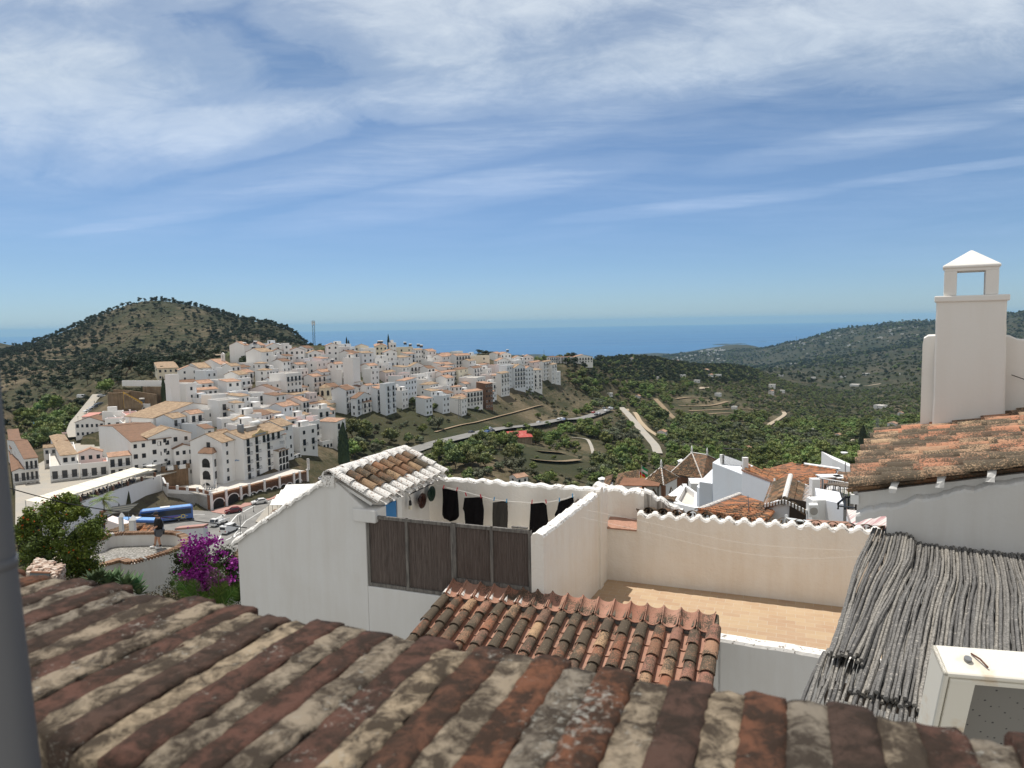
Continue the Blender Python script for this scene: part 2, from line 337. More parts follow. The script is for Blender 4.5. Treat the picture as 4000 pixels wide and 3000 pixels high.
rel=fbm(XX,YY,900,5)*70*sm(1300,3200,YY)*(.35+.65*sm(2600,3000,GX*1000))+(np.abs(fbm(XX+200,YY,420,5))*-48+8)*sm(1100,2400,YY)*sm(2500,2900,GX*1000)*(1-.6*sm(4600,6000,YY))
rel+=fbm(XX,YY,160,5)*5*sm(420,800,YY)*sm(1450,400,GX*1000)
rel+=fbm(XX,YY,90,4)*3.5*sm(330,900,YY)*sm(1400,1800,GX*1000)*(1-sm(2500,3500,YY))
ZZ=ZZ+rel
ZZ=np.maximum(ZZ,-500)
def hgrid(x,y):
 x=np.asarray(x,float);y=np.asarray(y,float)
 c=((x/np.maximum(y,1))*F*math.cos(PITCH)+2000)/1000
 fi=(np.log(np.maximum(y,9.01))-logY[0])/(logY[1]-logY[0]);fj=(c-colx[0])/(colx[1]-colx[0])
 fi=np.clip(fi,0,NR-1.001);fj=np.clip(fj,0,NC-1.001);i=fi.astype(int);j=fj.astype(int);a=fi-i;b=fj-j
 return ZZ[i,j]*(1-a)*(1-b)+ZZ[i+1,j]*a*(1-b)+ZZ[i,j+1]*(1-a)*b+ZZ[i+1,j+1]*a*b
def hit(px,py,y0=20,y1=9000,first=True):
 ys=np.exp(np.linspace(math.log(y0),math.log(y1),1500));d=ray(px,py)
 gap=d[2]*ys-hgrid(d[0]*ys,ys)
 k=np.where(gap<0)[0]
 return d*ys[k[0]]if len(k)else None
def flatten(px0,px1,y0,y1,z,soft=.15):
 c=GX*1000;w=sm(px0-40,px0,c)*(1-sm(px1,px1+40,c))*sm(y0*(1-soft),y0,YY)*(1-sm(y1,y1*(1+soft),YY))
 ZZ[:]=ZZ*(1-w)+z*w
flatten(430,1080,140,176,-48.2,.05)
def terr(name):
 vs=np.c_[XX.ravel(),YY.ravel(),ZZ.ravel()]
 I=np.arange(NR*NC).reshape(NR,NC)
 fs=np.c_[I[:-1,:-1].ravel(),I[:-1,1:].ravel(),I[1:,1:].ravel(),I[1:,:-1].ravel()]
 me=bpy.data.meshes.new(name);me.vertices.add(len(vs));me.vertices.foreach_set('co',vs.ravel())
 me.loops.add(fs.size);me.loops.foreach_set('vertex_index',fs.ravel().astype(np.int32))
 me.polygons.add(len(fs));me.polygons.foreach_set('loop_start',np.arange(0,fs.size,4,dtype=np.int32))
 me.polygons.foreach_set('use_smooth',np.ones(len(fs),dtype=bool));me.update(calc_edges=True);me.validate()
 o=bpy.data.objects.new(name,me);COL.objects.link(o);return o
def grd(w,b):
 v=posco(w)
 big=w.noise(v,.006,7,.62,.3);mid=w.noise(v,.045,7,.68,.2);fine=w.noise(v,.5,7,.75)
 s=w.math('ADD',w.math('MULTIPLY',mid,.6),w.math('MULTIPLY',fine,.4))
 c=w.ramp(s,[(.34,(.03,.034,.016)),(.46,(.065,.060,.032)),(.56,(.125,.095,.06)),(.72,(.21,.16,.10))])
 green=w.ramp(w.math('ADD',w.math('MULTIPLY',big,.7),w.math('MULTIPLY',fine,.3)),[(.42,0.),(.56,1.)])
 c=w.mix(w.math('MULTIPLY',green,.75),c,(.042,.05,.024))
 pt=w.ramp(w.math('ADD',w.math('MULTIPLY',w.noise(w.mapv(v,loc=(90,40,0)),.011,5,.6),.75),w.math('MULTIPLY',fine,.25)),[(.52,0.),(.59,.6)])
 c=w.mix(pt,c,(.22,.17,.11))
 sp=w.n('ShaderNodeSeparateXYZ');w.l(v,sp.inputs[0])
 zz=w.math('ADD',w.math('MULTIPLY',sp.outputs[2],.22),w.math('MULTIPLY',mid,1.2))
 fr_=w.math('FRACT',zz);band=w.ramp(fr_,[(0.,0.),(.12,1.),(.25,0.)])
 msk=w.ramp(w.noise(w.mapv(v,loc=(300,20,0)),.004,3),[(.50,0.),(.56,1.)])
 c=w.mix(w.math('MULTIPLY',w.math('MULTIPLY',band,msk),.5),c,(.20,.155,.10))
 dots=w.n('ShaderNodeTexVoronoi');dots.inputs['Scale'].default_value=.16;w.l(v,dots.inputs['Vector'])
 dk=w.ramp(dots.outputs['Distance'],[(.18,1.),(.42,0.)])
 far=w.ramp(w.math('MULTIPLY',sp.outputs[1],.0004),[(.3,0.),(.6,1.)])
 c=w.mix(w.math('MULTIPLY',far,.62),c,(.028,.034,.022))
 c=w.mix(w.math('MULTIPLY',w.math('MULTIPLY',dk,far),.7),c,(.02,.028,.013))
 w.l(c,b.inputs['Base Color'])
 bump(w,b,w.math('ADD',mid,w.math('MULTIPLY',fine,.3)),4.0,.6)
M['ground']=mat('dry_hillside_earth_and_scrub',(.12,.10,.06),.95,.1,grd)
def fseam(w,b):
 v=posco(w)
 st=w.noise(w.mapv(v,scale=(.00008,.0012,1)),1.0,5,.62,.6)
 c=w.ramp(st,[(.35,(.008,.085,.21)),(.55,(.015,.115,.27)),(.72,(.05,.18,.34))])
 w.l(c,b.inputs['Base Color'])
 w.l(w.ramp(st,[(.4,.32),(.7,.5)]),b.inputs['Roughness'])
 bump(w,b,w.noise(v,.03,5,.6),2.2,.7)
M['sea']=mat('sea_water',(.02,.09,.25),.38,.5,fseam)
ground=None
def finish_ground():
 global ground
 ground=terr('ground');ground.data.materials.append(M['ground']);tag(ground,kind='structure')
sea=MB().quad((-60000,3000,SEA_Z),(60000,3000,SEA_Z),(60000,46000,SEA_Z),(-60000,46000,SEA_Z)).build('sea',M['sea']);tag(sea,kind='structure')
def ribbon(name,pts,width,m,lift=.25,step=4.0,side=None):
 P=[np.array(p,float)for p in pts]
 seg=[]
 for a,b in zip(P[:-1],P[1:]):
  k=max(1,int(np.linalg.norm((b-a)[:2])/step));seg+=[a+(b-a)*i/k for i in range(k)]
 seg.append(P[-1]);seg=np.array(seg)
 for _ in range(4):
  s2=seg.copy();s2[1:-1]=(seg[:-2]+2*seg[1:-1]+seg[2:])/4;seg=s2
 mb=MB();vs=[]
 for i,p in enumerate(seg):
  t=seg[min(i+1,len(seg)-1)]-seg[max(i-1,0)];t[2]=0;t/=np.linalg.norm(t)+1e-9;nrm=np.array([-t[1],t[0],0])
  for s_ in(-1,0,1):
   q=p+nrm*s_*width/2;vs.append([q[0],q[1],0])
 vs=np.array(vs);vs[:,2]=hgrid(vs[:,0],vs[:,1])
 for i in range(len(seg)):vs[3*i:3*i+3,2]=vs[3*i:3*i+3,2].max()*.6+vs[3*i:3*i+3,2].mean()*.4+lift
 fs=[(3*i+k,3*i+k+1,3*i+k+4,3*i+k+3)for i in range(len(seg)-1)for k in(0,1)]
 mb.add(vs,[f[::-1]for f in fs]);o=mb.build(name,m,smooth=True)
 tag(o,kind='structure');return o,seg
def haze():
 m=bpy.data.materials.new('haze_air');m.use_nodes=True;w=NT(m.node_tree)
 out=w.n('ShaderNodeOutputMaterial');v=w.n('ShaderNodeVolumePrincipled')
 v.inputs['Color'].default_value=(.41,.73,1.0,1);v.inputs['Density'].default_value=HAZE;v.inputs['Anisotropy'].default_value=.0
 w.l(v.outputs[0],out.inputs['Volume'])
 o=MB().box((-61000,-60,-520),(122000,0,0),(0,47000,0),(0,0,640)).build('haze',m);tag(o,kind='stuff')
 o['label']='thin pale blue air haze softening the far hills and the sea'
HAZE=3.5e-5
# ================================================================== near roofs and terraces
U1,V1=frame(21.47);C1=np.array([1.67,13.21,0])
def L(u,v,z):return C1+u*U1+v*V1+z*W3
U2,V2=frame(31.5);C2=np.array([3.81,7.43,0])
def Q2(u,v,z):return C2+u*U2+v*V2+z*W3
def tile(mb,P,dn,ac,nm,ln,r0,r1,th=.012,inv=False,tint=.5,k=8,arc=1.0,lift=0.0):
 """one barrel tile: starts at P (upper end), runs down dn; arch opens downwards, or upwards when inv"""
 vs=[];sg=-1 if inv else 1
 for j,(s_,r_)in enumerate(((0,r0),(ln,r1))):
  for rr in(r_,r_-th):
   for i in range(k+1):
    a=math.pi*(.5-arc/2+arc*i/k)
    vs.append(P+dn*s_+ac*math.cos(a)*rr+nm*(sg*math.sin(a)*rr*.82+lift*s_/ln+(r_*.0)))
 n=k+1;fs=[]
 for i in range(k):
  o0,o1=i,i+1
  f=[(o0,o1,2*n+o1,2*n+o0),(n+o1,n+o0,3*n+o0,3*n+o1),(2*n+o0,2*n+o1,3*n+o1,3*n+o0),(o1,o0,n+o0,n+o1)]
  if inv:f=[q[::-1]for q in f]
  fs+=f
 fs+=[(0,2*n,3*n,n),(k,n+k,3*n+k,2*n+k)]
 mb.tint=tint;mb.add(vs,[q[::-1]for q in fs])
def tile_roof(O,ac,dn,ncol,nrow,pitch,tl,rc,channel=True,seed=0,mb=None,mi_fn=None,wob=.006,kk=8):
 rg=random.Random(seed);mb=mb or MB();nm=np.cross(ac,dn);nm=nm if nm[2]>0 else-nm
 for c in range(ncol+1):
  coltw=rg.uniform(-wob,wob)
  for r_ in range(nrow):
   s_=r_*tl
   if channel and c<ncol:
    mb.mi=1
    tile(mb,O+ac*((c+.5)*pitch+rg.uniform(-wob,wob))+dn*(s_+.06)+nm*(rc*.66),dn,ac,nm,tl*1.1,rc*.95,rc*.85,inv=True,tint=rg.random(),k=kk-2,arc=.8,lift=.012)
   mb.mi=mi_fn(c,r_)if mi_fn else 0
   q=dn+ac*(coltw+rg.uniform(-.02,.02));q/=np.linalg.norm(q)
   tile(mb,O+ac*(c*pitch+rg.uniform(-wob,wob))+dn*(s_+rg.uniform(-.015,.015))+nm*(rc*.55+rg.uniform(0,.004)),q,ac,nm,tl*1.13,rc*.84,rc*1.0,tint=rg.random(),k=kk,lift=.018)
 return mb
def wavy_wall(name,P0,P1,zb,nvec,th,amp,wl,mats,parent,seg=90,seed=1,ph=0.,jag=.010,capz=.0):
 """a wall between P0 and P1 (z = top), thickness along nvec, uneven whitewashed top"""
 rg=random.Random(seed);mb=MB();n=seg;Ln=np.linalg.norm((P1-P0)[:2]);f=[];a=[]
 off=[rg.uniform(-1,1)for _ in range(n+1)]
 for _ in range(2):off=[(off[max(i-1,0)]+off[i]*2+off[min(i+1,n)])/4 for i in range(n+1)]
 vs=[]
 for i in range(n+1):
  t=i/n;p=P0+(P1-P0)*t;w_=amp*.5*math.sin(2*math.pi*(t*Ln/wl+ph))if wl else 0
  zt=p[2]+w_+off[i]*jag*2
  lat=off[(i*7)%(n+1)]*jag*.6
  for q,z in((nvec*0,zb),(nvec*0,zt-.05),(nvec*(.02+lat),zt-.012),(nvec*(th*.5),zt+.012),(nvec*(th-.02-lat),zt-.012),(nvec*th,zt-.05),(nvec*th,zb)):
   vs.append((p[0]+q[0],p[1]+q[1],z))
 K=7;fs=[];ms=[]
 for i in range(n):
  for k in range(K-1):
   fs.append((i*K+k,(i+1)*K+k,(i+1)*K+k+1,i*K+k+1));ms.append(1 if 1<=k<=4 else 0)
 fs+=[tuple(range(K)),tuple(range(n*K,n*K+K))[::-1]];ms+=[0,0]
 mb.add(vs,fs);mb.m=ms
 o=mb.build(name,mats,parent)
 me=o.data;import bmesh as _b
 bm=_b.new();bm.from_mesh(me);_b.ops.recalc_face_normals(bm,faces=bm.faces);bm.to_mesh(me);bm.free()
 return o
def lathe_part(name,c,prof,m,parent,k=16):return MB().lathe(c,prof,k).build(name,m,parent,smooth=True)
def white_house():
 t=thing('house',L(-3,-3.19,-9),'white rendered house with a small whitewashed tile gable and reed screened laundry yard','house')
 Wm=[M['wall'],M['coping']]
 zg=-9.5
 y0=-3.19
 zl=-3.77
 gp=[(-5.86,zg),(-3.16,zg),(-3.16,-4.28),(-3.16,-3.02),(-2.98,-2.99),(-2.98,-2.93),(-3.62,-2.62),(-3.8,-2.50),(-4.05,-2.62),(-4.57,-2.93),(-5.2,-3.33),(-5.86,-3.77)]
 mb=MB()
 mb.prism([L(a,y0,b)for a,b in[(-5.86,zg),(-3.16,zg),(-3.16,-3.0),(-3.62,-2.64),(-3.8,-2.53),(-4.05,-2.64),(-4.57,-2.95),(-5.2,-3.35),(-5.86,-3.79)]],V1*.25)
 mb.prism([L(a,y0-.004,b)for a,b in[(-3.16,zg),(-.28,zg),(-.28,-4.28),(-3.16,-4.28)]],V1*.25)
 mb.box(L(-.28,y0-.002,zg),U1*.2,V1*.25,W3*(9.5-3.6))
 mb.box(L(-3.38,y0-.05,-3.2),U1*.44,V1*.35,W3*.22)
 mb.build('wall',M['wall'],t,bevel=.02)
 pts=[(-5.95,-3.83),(-5.2,-3.35),(-4.57,-2.95),(-4.05,-2.64),(-3.86,-2.55)]
 rg=random.Random(3);mb=MB();n=70;vs=[]
 for i in range(n+1):
  s_=i/n*(len(pts)-1);k=min(int(s_),len(pts)-2);f_=s_-k
  a=pts[k][0]*(1-f_)+pts[k+1][0]*f_;z=pts[k][1]*(1-f_)+pts[k+1][1]*f_+rg.uniform(-.012,.012)+.012*math.sin(i*.9)
  w_=rg.uniform(-.008,.008)
  for dv,dz in((-.05+w_,-.05),(-.055+w_,.0),(-.02,.045),(.12,.055),(.27,.03),(.28,-.06)):vs.append(L(a,y0+dv,z+dz))
 K=6
 fs=[(i*K+k,(i+1)*K+k,(i+1)*K+k+1,i*K+k+1)for i in range(n)for k in range(K-1)]+[tuple(range(K)),tuple(range(n*K,n*K+K))[::-1]]
 mb.add(vs,fs).build('coping',M['coping'],t)
 mb=MB();mb.prism([L(-4.6,y0+.26,zg+1),L(-3.33,y0+.26,zg+1),L(-3.33,y0+.26,-2.84),L(-3.8,y0+.26,-2.6),L(-4.6,y0+.26,-2.96)],V1*2.25)
 mb.build('shed_wall',M['wall'],t)
 O=L(-3.78,y0+.06,-2.52);dn=(U1*.9-W3*.44);dn/=np.linalg.norm(dn);nm=np.cross(V1,dn);nm=nm if nm[2]>0 else-nm
 mb=MB().box(O-dn*.05-nm*.02,V1*2.4,dn*.86,-nm*.05)
 mb.build('roof_slab',M['wall'],t)
 def mi(c,r_):return 2 if(r_==2 or c in(0,9)or r_<0)else 0
 mb=tile_roof(O+V1*.02,V1,dn,9,3,.262,.30,.098,seed=4,mi_fn=mi)
 mb.m=[2 if m_==1 else m_ for m_ in mb.m]
 mb.build('roof',[M['tile_mid'],M['tile_clean'],M['tile_white']],t,smooth=False)
 mb=MB()
 for c in range(10):tile(mb,O+V1*(.02+c*.262)-dn*.03+nm*.062,dn,V1,nm,.10,.088,.098,tint=.5)
 mb.build('flashing',M['tile_white'],t)
 mb=MB();x0=-3.84
 nm2=W3
 for j in range(7):
  p=L(x0,y0-.03+j*.36,-2.475+.008*(j%2));tile(mb,p,V1,U1,W3,.385,.125,.115,th=.03,tint=.4,k=10)
 mb.box(L(x0-.13,y0-.04,-2.66),U1*.25,V1*2.5,W3*.19)
 mb.build('ridge',M['tile_white'],t)
 d=MB().box(L(-3.318,-2.62,-5.0),V1*.62,W3*1.86,U1*.03).build('door',M['blue'],t)
 MB().box(L(-3.322,-1.98,-5.0),V1*.16,W3*1.9,U1*.045).build('door_jamb',M['frame_white'],t)
 MB().tube([L(-3.27,-2.1,-4.0),L(-3.25,-2.1,-4.0),L(-3.25,-2.2,-4.0)],.012).build('handle',M['steel'],d)
 MB().box(L(-3.3,y0+.2,-4.96),U1*3.2,V1*2.8,W3*.05).build('yard_floor',M['wall_warm'],t)
 bl=PLN(1705,1866,L(0,-.55,0),V1);br=PLN(2345,1912,L(0,-.55,0),V1)
 bl=bl-U1*.3
 wavy_wall('back_wall',bl,br,-9,V1,.2,.03,.30,[M['wall_warm'],M['coping']],t,seed=5)
 wavy_wall('partition_wall',L(-.28,y0-.004,-3.12),L(-.1,.02,-3.10),-9,U1,.2,.012,0,[M['wall_warm'],M['coping']],t,seed=8,jag=.014)
 sc_=thing('reed_screen',L(-1.7,y0+.05,-4.28),'brown reed screen in grey timber frame filling the opening of the white house front','screen')
 fm=mat('grey_weathered_timber',(.15,.14,.13),.85,.2,lambda w,b:(w.l(w.mix(w.ramp(w.noise(w.mapv(posco(w),scale=(30,30,3)),1,5,.7),[(.4,0.),(.65,1.)]),(.20,.185,.165),(.085,.08,.075)),b.inputs['Base Color']),None))
 def reedcol(w,b):
  v=posco(w);sp=w.n('ShaderNodeVectorMath',operation='DOT_PRODUCT');sp.inputs[1].default_value=tuple(U1);w.l(v,sp.inputs[0])
  c_=w.n('ShaderNodeCombineXYZ');w.l(sp.outputs['Value'],c_.inputs[0])
  s_=w.n('ShaderNodeSeparateXYZ');w.l(v,s_.inputs[0]);w.l(w.math('MULTIPLY',s_.outputs[2],.04),c_.inputs[2])
  nz=w.noise(c_.outputs[0],75,3,.7)
  w.l(w.ramp(nz,[(.3,(.09,.07,.06)),(.5,(.15,.12,.105)),(.72,(.21,.175,.155))]),b.inputs['Base Color'])
  bump(w,b,nz,.01,1.)
 rm=mat('brown_reed',(.16,.11,.08),.85,.2,reedcol)
 mb=MB();zt,zb=-3.09,-4.27;a0,a1=-3.15,-.29;v_=y0+.06
 def bar(u0,u1,z0,z1,d=.05):mb.box(L(u0,v_-d,z0),U1*(u1-u0),V1*.05,W3*(z1-z0))
 bar(a0,a1,zt-.05,zt);bar(a0,a1,zb,zb+.05,.051)
 for u_ in(a0,-2.43,-1.62,-.95,a1-.04):bar(u_,u_+(.09 if abs(u_+1.62)<.01 else .045),zb,zt,.054)
 bar(-1.55,a1,-4.02,-3.96,.049)
 mb.build('frame',fm,sc_)
 for(p0,p1,b0)in((a0+.04,-2.43,zb+.05),(-2.39,-1.62,zb+.05),(-1.53,-.95,-3.96),(-.91,a1-.04,-3.96),(-1.53,a1-.04,zb+.05)):
  mb=MB();k=int((p1-p0)/.0135);rg=random.Random(int(p0*100));z1=-4.02 if b0==zb+.05 and p0==-1.53 else zt-.05
  for i in range(k):
   u_=p0+(i+.5)*(p1-p0)/k;r_=.0062*rg.uniform(.8,1.15)
   mb.tint=rg.random();mb.tube([L(u_,v_-.015+rg.uniform(-.002,.002),b0),L(u_+rg.uniform(-.003,.003),v_-.015,z1)],r_,5,cap=False)
  mb.box(L(p0,v_,b0),U1*(p1-p0),V1*.012,W3*(z1-b0))
  mb.build('reed_panel',rm,sc_)
 MB().box(L(-.6,v_-.03,-3.075),U1*.25,V1*.04,W3*.02).build('batten',fm,sc_)
 return t
white_house()
def hang_things():
 yl=-.9
 ptsL=[(1703,1893),(1728,1900),(1790,1914),(1850,1930),(1923,1950),(1985,1958),(2070,1963),(2145,1961),(2200,1950),(2245,1935)]
 P=[PLN(x,y,L(0,yl,0),V1)for x,y in ptsL]
 t=MB().tube(P,.0045,5).build('washing_line',M['white_canvas'],None,origin=P[0]);tag(t,'white washing line strung across the back of the laundry yard','washing line')
 def garment(name,label,poly,m,thick=.012,lean=0,parts=None):
  W_=[PLN(x,y,L(0,yl,0),V1)for x,y in poly]
  c=sum(W_)/len(W_);mb=MB()
  import mathutils.geometry as mg
  us=np.array([(p-C1)@U1 for p in W_]);zs=np.array([p[2]for p in W_])
  nx,nz=14,16;u0,u1,z0,z1=us.min(),us.max(),zs.min(),zs.max()
  rg=random.Random(len(label));ph=rg.uniform(0,6)
  def span(z):
   xs=[]
   for i in range(len(us)):
    a,b=i,(i+1)%len(us)
    if(zs[a]-z)*(zs[b]-z)<=0 and abs(zs[a]-zs[b])>1e-6:xs.append(us[a]+(us[b]-us[a])*(z-zs[a])/(zs[b]-zs[a]))
   return(min(xs),max(xs))if len(xs)>1 else(c@U1-C1@U1,)*2
  vs=[]
  for s_ in(0,1):
   for j in range(nz+1):
    z=z1-(z1-z0)*(j/nz*.996+.002);a,b=span(z)
    for i in range(nx+1):
     f=i/nx;fold=.014*math.sin(f*11+ph+j*.12)*(.3+.7*j/nz)+.006*math.sin(f*23+j*.5)
     edge=min(f,1-f,j/nz+.02,1-j/nz+.02)*8;th_=thick*min(1,edge+.15)
     vs.append(C1+U1*(a+(b-a)*f)+V1*(yl+fold+(th_ if s_ else-th_)*.6)+W3*z)
  N=(nx+1)*(nz+1);fs=[]
  for j in range(nz):
   for i in range(nx):
    q=j*(nx+1)+i;fs.append((q,q+nx+1,q+nx+2,q+1));fs.append((N+q,N+q+1,N+q+nx+2,N+q+nx+1))
  for j in range(nz):
   a=j*(nx+1);b=a+nx+1;fs.append((a,N+a,N+b,b));a+=nx;b+=nx;fs.append((a,b,N+b,N+a))
  for i in range(nx):
   fs.append((i,i+1,N+i+1,N+i));q=nz*(nx+1)+i;fs.append((q,N+q,N+q+1,q+1))
  mb.add(vs,fs)
  og=W_[0]*0+c;og[2]=z0
  o=mb.build(name,m,None,smooth=True,origin=og);tag(o,label,'garment','washing hung on the line')
  return o
 g1=[(1728,1906),(1740,1915),(1762,1921),(1778,1918),(1788,1914),(1791,1960),(1795,2015),(1785,2030),(1760,2037),(1735,2030),(1727,2012),(1730,1960)]
 garment('tank_top','black sleeveless top with curved hem, leftmost garment on the washing line',g1,M['black_cloth'])
 g2=[(1815,1936),(1830,1943),(1850,1947),(1870,1945),(1884,1941),(1890,1990),(1888,2075),(1820,2075),(1815,1998),(1808,1990)]
 garment('t_shirt','black short sleeved t-shirt pegged upright next to the sleeveless top',g2,M['black_cloth'])
 g3=[(1925,1955),(1940,1956),(1983,1959),(1984,2000),(1983,2085),(1926,2085),(1924,2000)]
 garment('scarf','charcoal grey draped scarf, the only grey garment on the washing line',g3,M['grey_cloth'])
 g4=[(2072,1966),(2090,1964),(2120,1963),(2135,1965),(2137,2000),(2143,2060),(2143,2110),(2066,2110),(2070,2010)]
 garment('dress','long black dress with a straight top edge hanging right of the grey scarf',g4,M['black_cloth'])
 g5=[(2182,1958),(2200,1955),(2220,1948),(2240,1940),(2244,1975),(2241,2010),(2215,2035),(2190,2045),(2168,2022),(2166,2010),(2176,1990)]
 garment('skirt','black skirt hung askew, rightmost garment beside the timber bracket',g5,M['black_cloth'])
 pm={'r':mat('red_plastic',(.55,.03,.06),.4),'b':mat('blue_plastic',(.05,.3,.55),.4)}
 rg=random.Random(2)
 for i,(x,y,c_,lb)in enumerate([(1733,1903,'r','red clothes peg at the left strap of the sleeveless top'),(1785,1912,'r','red clothes peg at the right strap of the sleeveless top'),(1820,1932,'r','red clothes peg on the left shoulder of the t-shirt'),(1878,1939,'r','red clothes peg on the right shoulder of the t-shirt'),(1930,1950,'b','blue clothes peg on the left end of the grey scarf'),(1979,1957,'b','blue clothes peg on the right end of the grey scarf'),(2078,1961,'r','red clothes peg on the left of the black dress'),(2133,1960,'r','red clothes peg on the right of the black dress'),(2185,1953,'b','blue clothes peg on the left of the askew skirt'),(2236,1937,'b','blue clothes peg on the right of the askew skirt')]):
  p=PLN(x,y,L(0,yl-.02,0),V1);a=rg.uniform(-.3,.3);d=W3*math.cos(a)+U1*math.sin(a);s_=U1*math.cos(a)-W3*math.sin(a)
  mb=MB();mb.cbox(p-V1*.006+d*.005,s_*.006,d*.036,V1*.004);mb.cbox(p+V1*.008+d*.005,s_*.006,d*.036,V1*.004);mb.tube([p-V1*.012,p+V1*.014],.006,6)
  tag(mb.build('clothes_peg',pm[c_],None,origin=p),lb,'clothes peg','pegs on the washing line')
 uw=-3.3
 def W_(x,y,off=.03):return PLN(x,y,L(uw+off,0,0),U1)
 for(x,y,r_,m,lb)in((1640,1955,.15,mat('glazed_brown_plate',(.04,.015,.012),.3),'dark brown glazed plate on the white wall beside the hanging lamp'),(1677,1928,.15,mat('glazed_green_plate',(.012,.035,.025),.3),'dark green glazed plate on the wall near the corner of the yard')):
  p=W_(x,y);t=thing('wall_plate',p,lb,'plate','plates on the shed wall')
  for nm_,pr in(('rim',[(r_*.55,.0),(r_,.05),(r_*.97,.062),(r_*.6,.02)]),('well',[(.01,.012),(r_*.6,.012),(r_*.6,.022),(.01,.02)])):
   mb=MB().lathe((0,0,0),pr,28)
   mb.v=[tuple(p+U1*q[2]+V1*q[0]+W3*q[1])for q in mb.v];mb.build(nm_,m,t,smooth=True)
 p=W_(1597,1968);t=thing('wall_lamp',p,'small caged work lamp with black grip hanging from a hook on the shed wall','lamp')
 mb=MB().tube([p+W3*.16+U1*.0,p+W3*.12+U1*.03,p+W3*.05+U1*.03],.006);mb.build('hook',M['iron'],t)
 MB().lathe(p+U1*.03-W3*.03,[(.02,.0),(.028,.02),(.024,.09),(.01,.1)],10).build('grip',M['iron'],t,smooth=True)
 MB().lathe(p+U1*.03-W3*.10,[(.03,0),(.036,.02),(.034,.06),(.026,.075)],10).build('bulb_shade',M['canvas'],t,smooth=True)
 a,b=W_(1612,1925,.06),W_(1692,1887,.06);o=MB().tube([a,b],.012,6);o.tube([a,a-W3*.03-U1*.05],.01);o.tube([b,b-W3*.03-U1*.05],.01)
 tag(o.build('curtain_rail',M['iron'],None,origin=a),'thin black rail fixed under the eave of the little tiled shed','rail')
 t=thing('timber_bracket',L(-.15,-1.2,-3.2),'dark timber arm on a short post standing on the partition wall','bracket')
 a=PLN(2232,1982,L(-.3,0,0),U1);b=PLN(2292,1930,L(-.3,0,0),U1);d=b-a;ln=np.linalg.norm(d);d/=ln
 MB().cbox((a+b)/2,d*ln/2,U1*.025,np.cross(d,U1)*.035).build('arm',M['frame_dark'],t)
 q=a+d*ln*.55;MB().box(q-U1*.03-V1*.03-W3*.32,U1*.05,V1*.06,W3*.32).build('post',M['frame_dark'],t)
hang_things()
def front_roof():
 t=thing('lean_to_roof',L(.4,-4.2,-5.2),'mossy brown clay tile roof in the middle foreground behind the brick parapet','roof')
 dn=-V1*.975-W3*.215;dn/=np.linalg.norm(dn);nm=np.cross(U1,dn);nm=nm if nm[2]>0 else-nm
 O=L(-1.58,-3.42,-4.20)
 MB().box(O-nm*.03,U1*3.98,dn*2.9,-nm*.12).build('roof_deck',M['grey_cement'],t)
 mb=tile_roof(O,U1,dn,17,8,.2335,.335,.085,seed=11,wob=.008,kk=10)
 mb.build('tiles',[M['tile'],M['tile_clean']],t)
 up=-V1*.90+W3*.02;up=-V1*.93-W3*.36;up/=np.linalg.norm(up);n2=np.cross(U1,up);n2=n2 if n2[2]>0 else-n2
 mb=MB();rg=random.Random(6)
 for c in range(18):
  x=c*.2335;base=L(-1.58+x,-3.17,-4.04-.0*c)
  if c<17:
   mb.mi=1;tile(mb,base+U1*.117+n2*.105,up,U1,n2,.34,.122,.108,inv=True,tint=rg.random(),k=10,arc=.92)
  mb.mi=2 if c<6 else 0
  tile(mb,base+n2*.018,up,U1,n2,.30,.035,.072,tint=rg.choice((.3,.6)),k=8)
 mb.build('ridge_course',[M['tile_grey'],M['tile_clean'],M['tile_white']],t)
 mb=MB();mb.box(L(-1.58,-3.44,-4.28),U1*3.97,V1*.2,W3*.10);mb.build('mortar_bed',M['grey_cement'],t)
 mb=MB()
 for j in range(9):tile(mb,O+U1*3.97+dn*(j*.31-.05)+nm*.085,dn,U1,nm,.36,.085,.10,tint=rg.random(),k=10,lift=.02)
 mb.build('verge_tiles',M['tile'],t)
M['tile_grey']=tilemat('grey_mortared_tiles',[(.20,.17,.13),(.27,.25,.20),(.16,.14,.11)],lichen=.4)
front_roof()
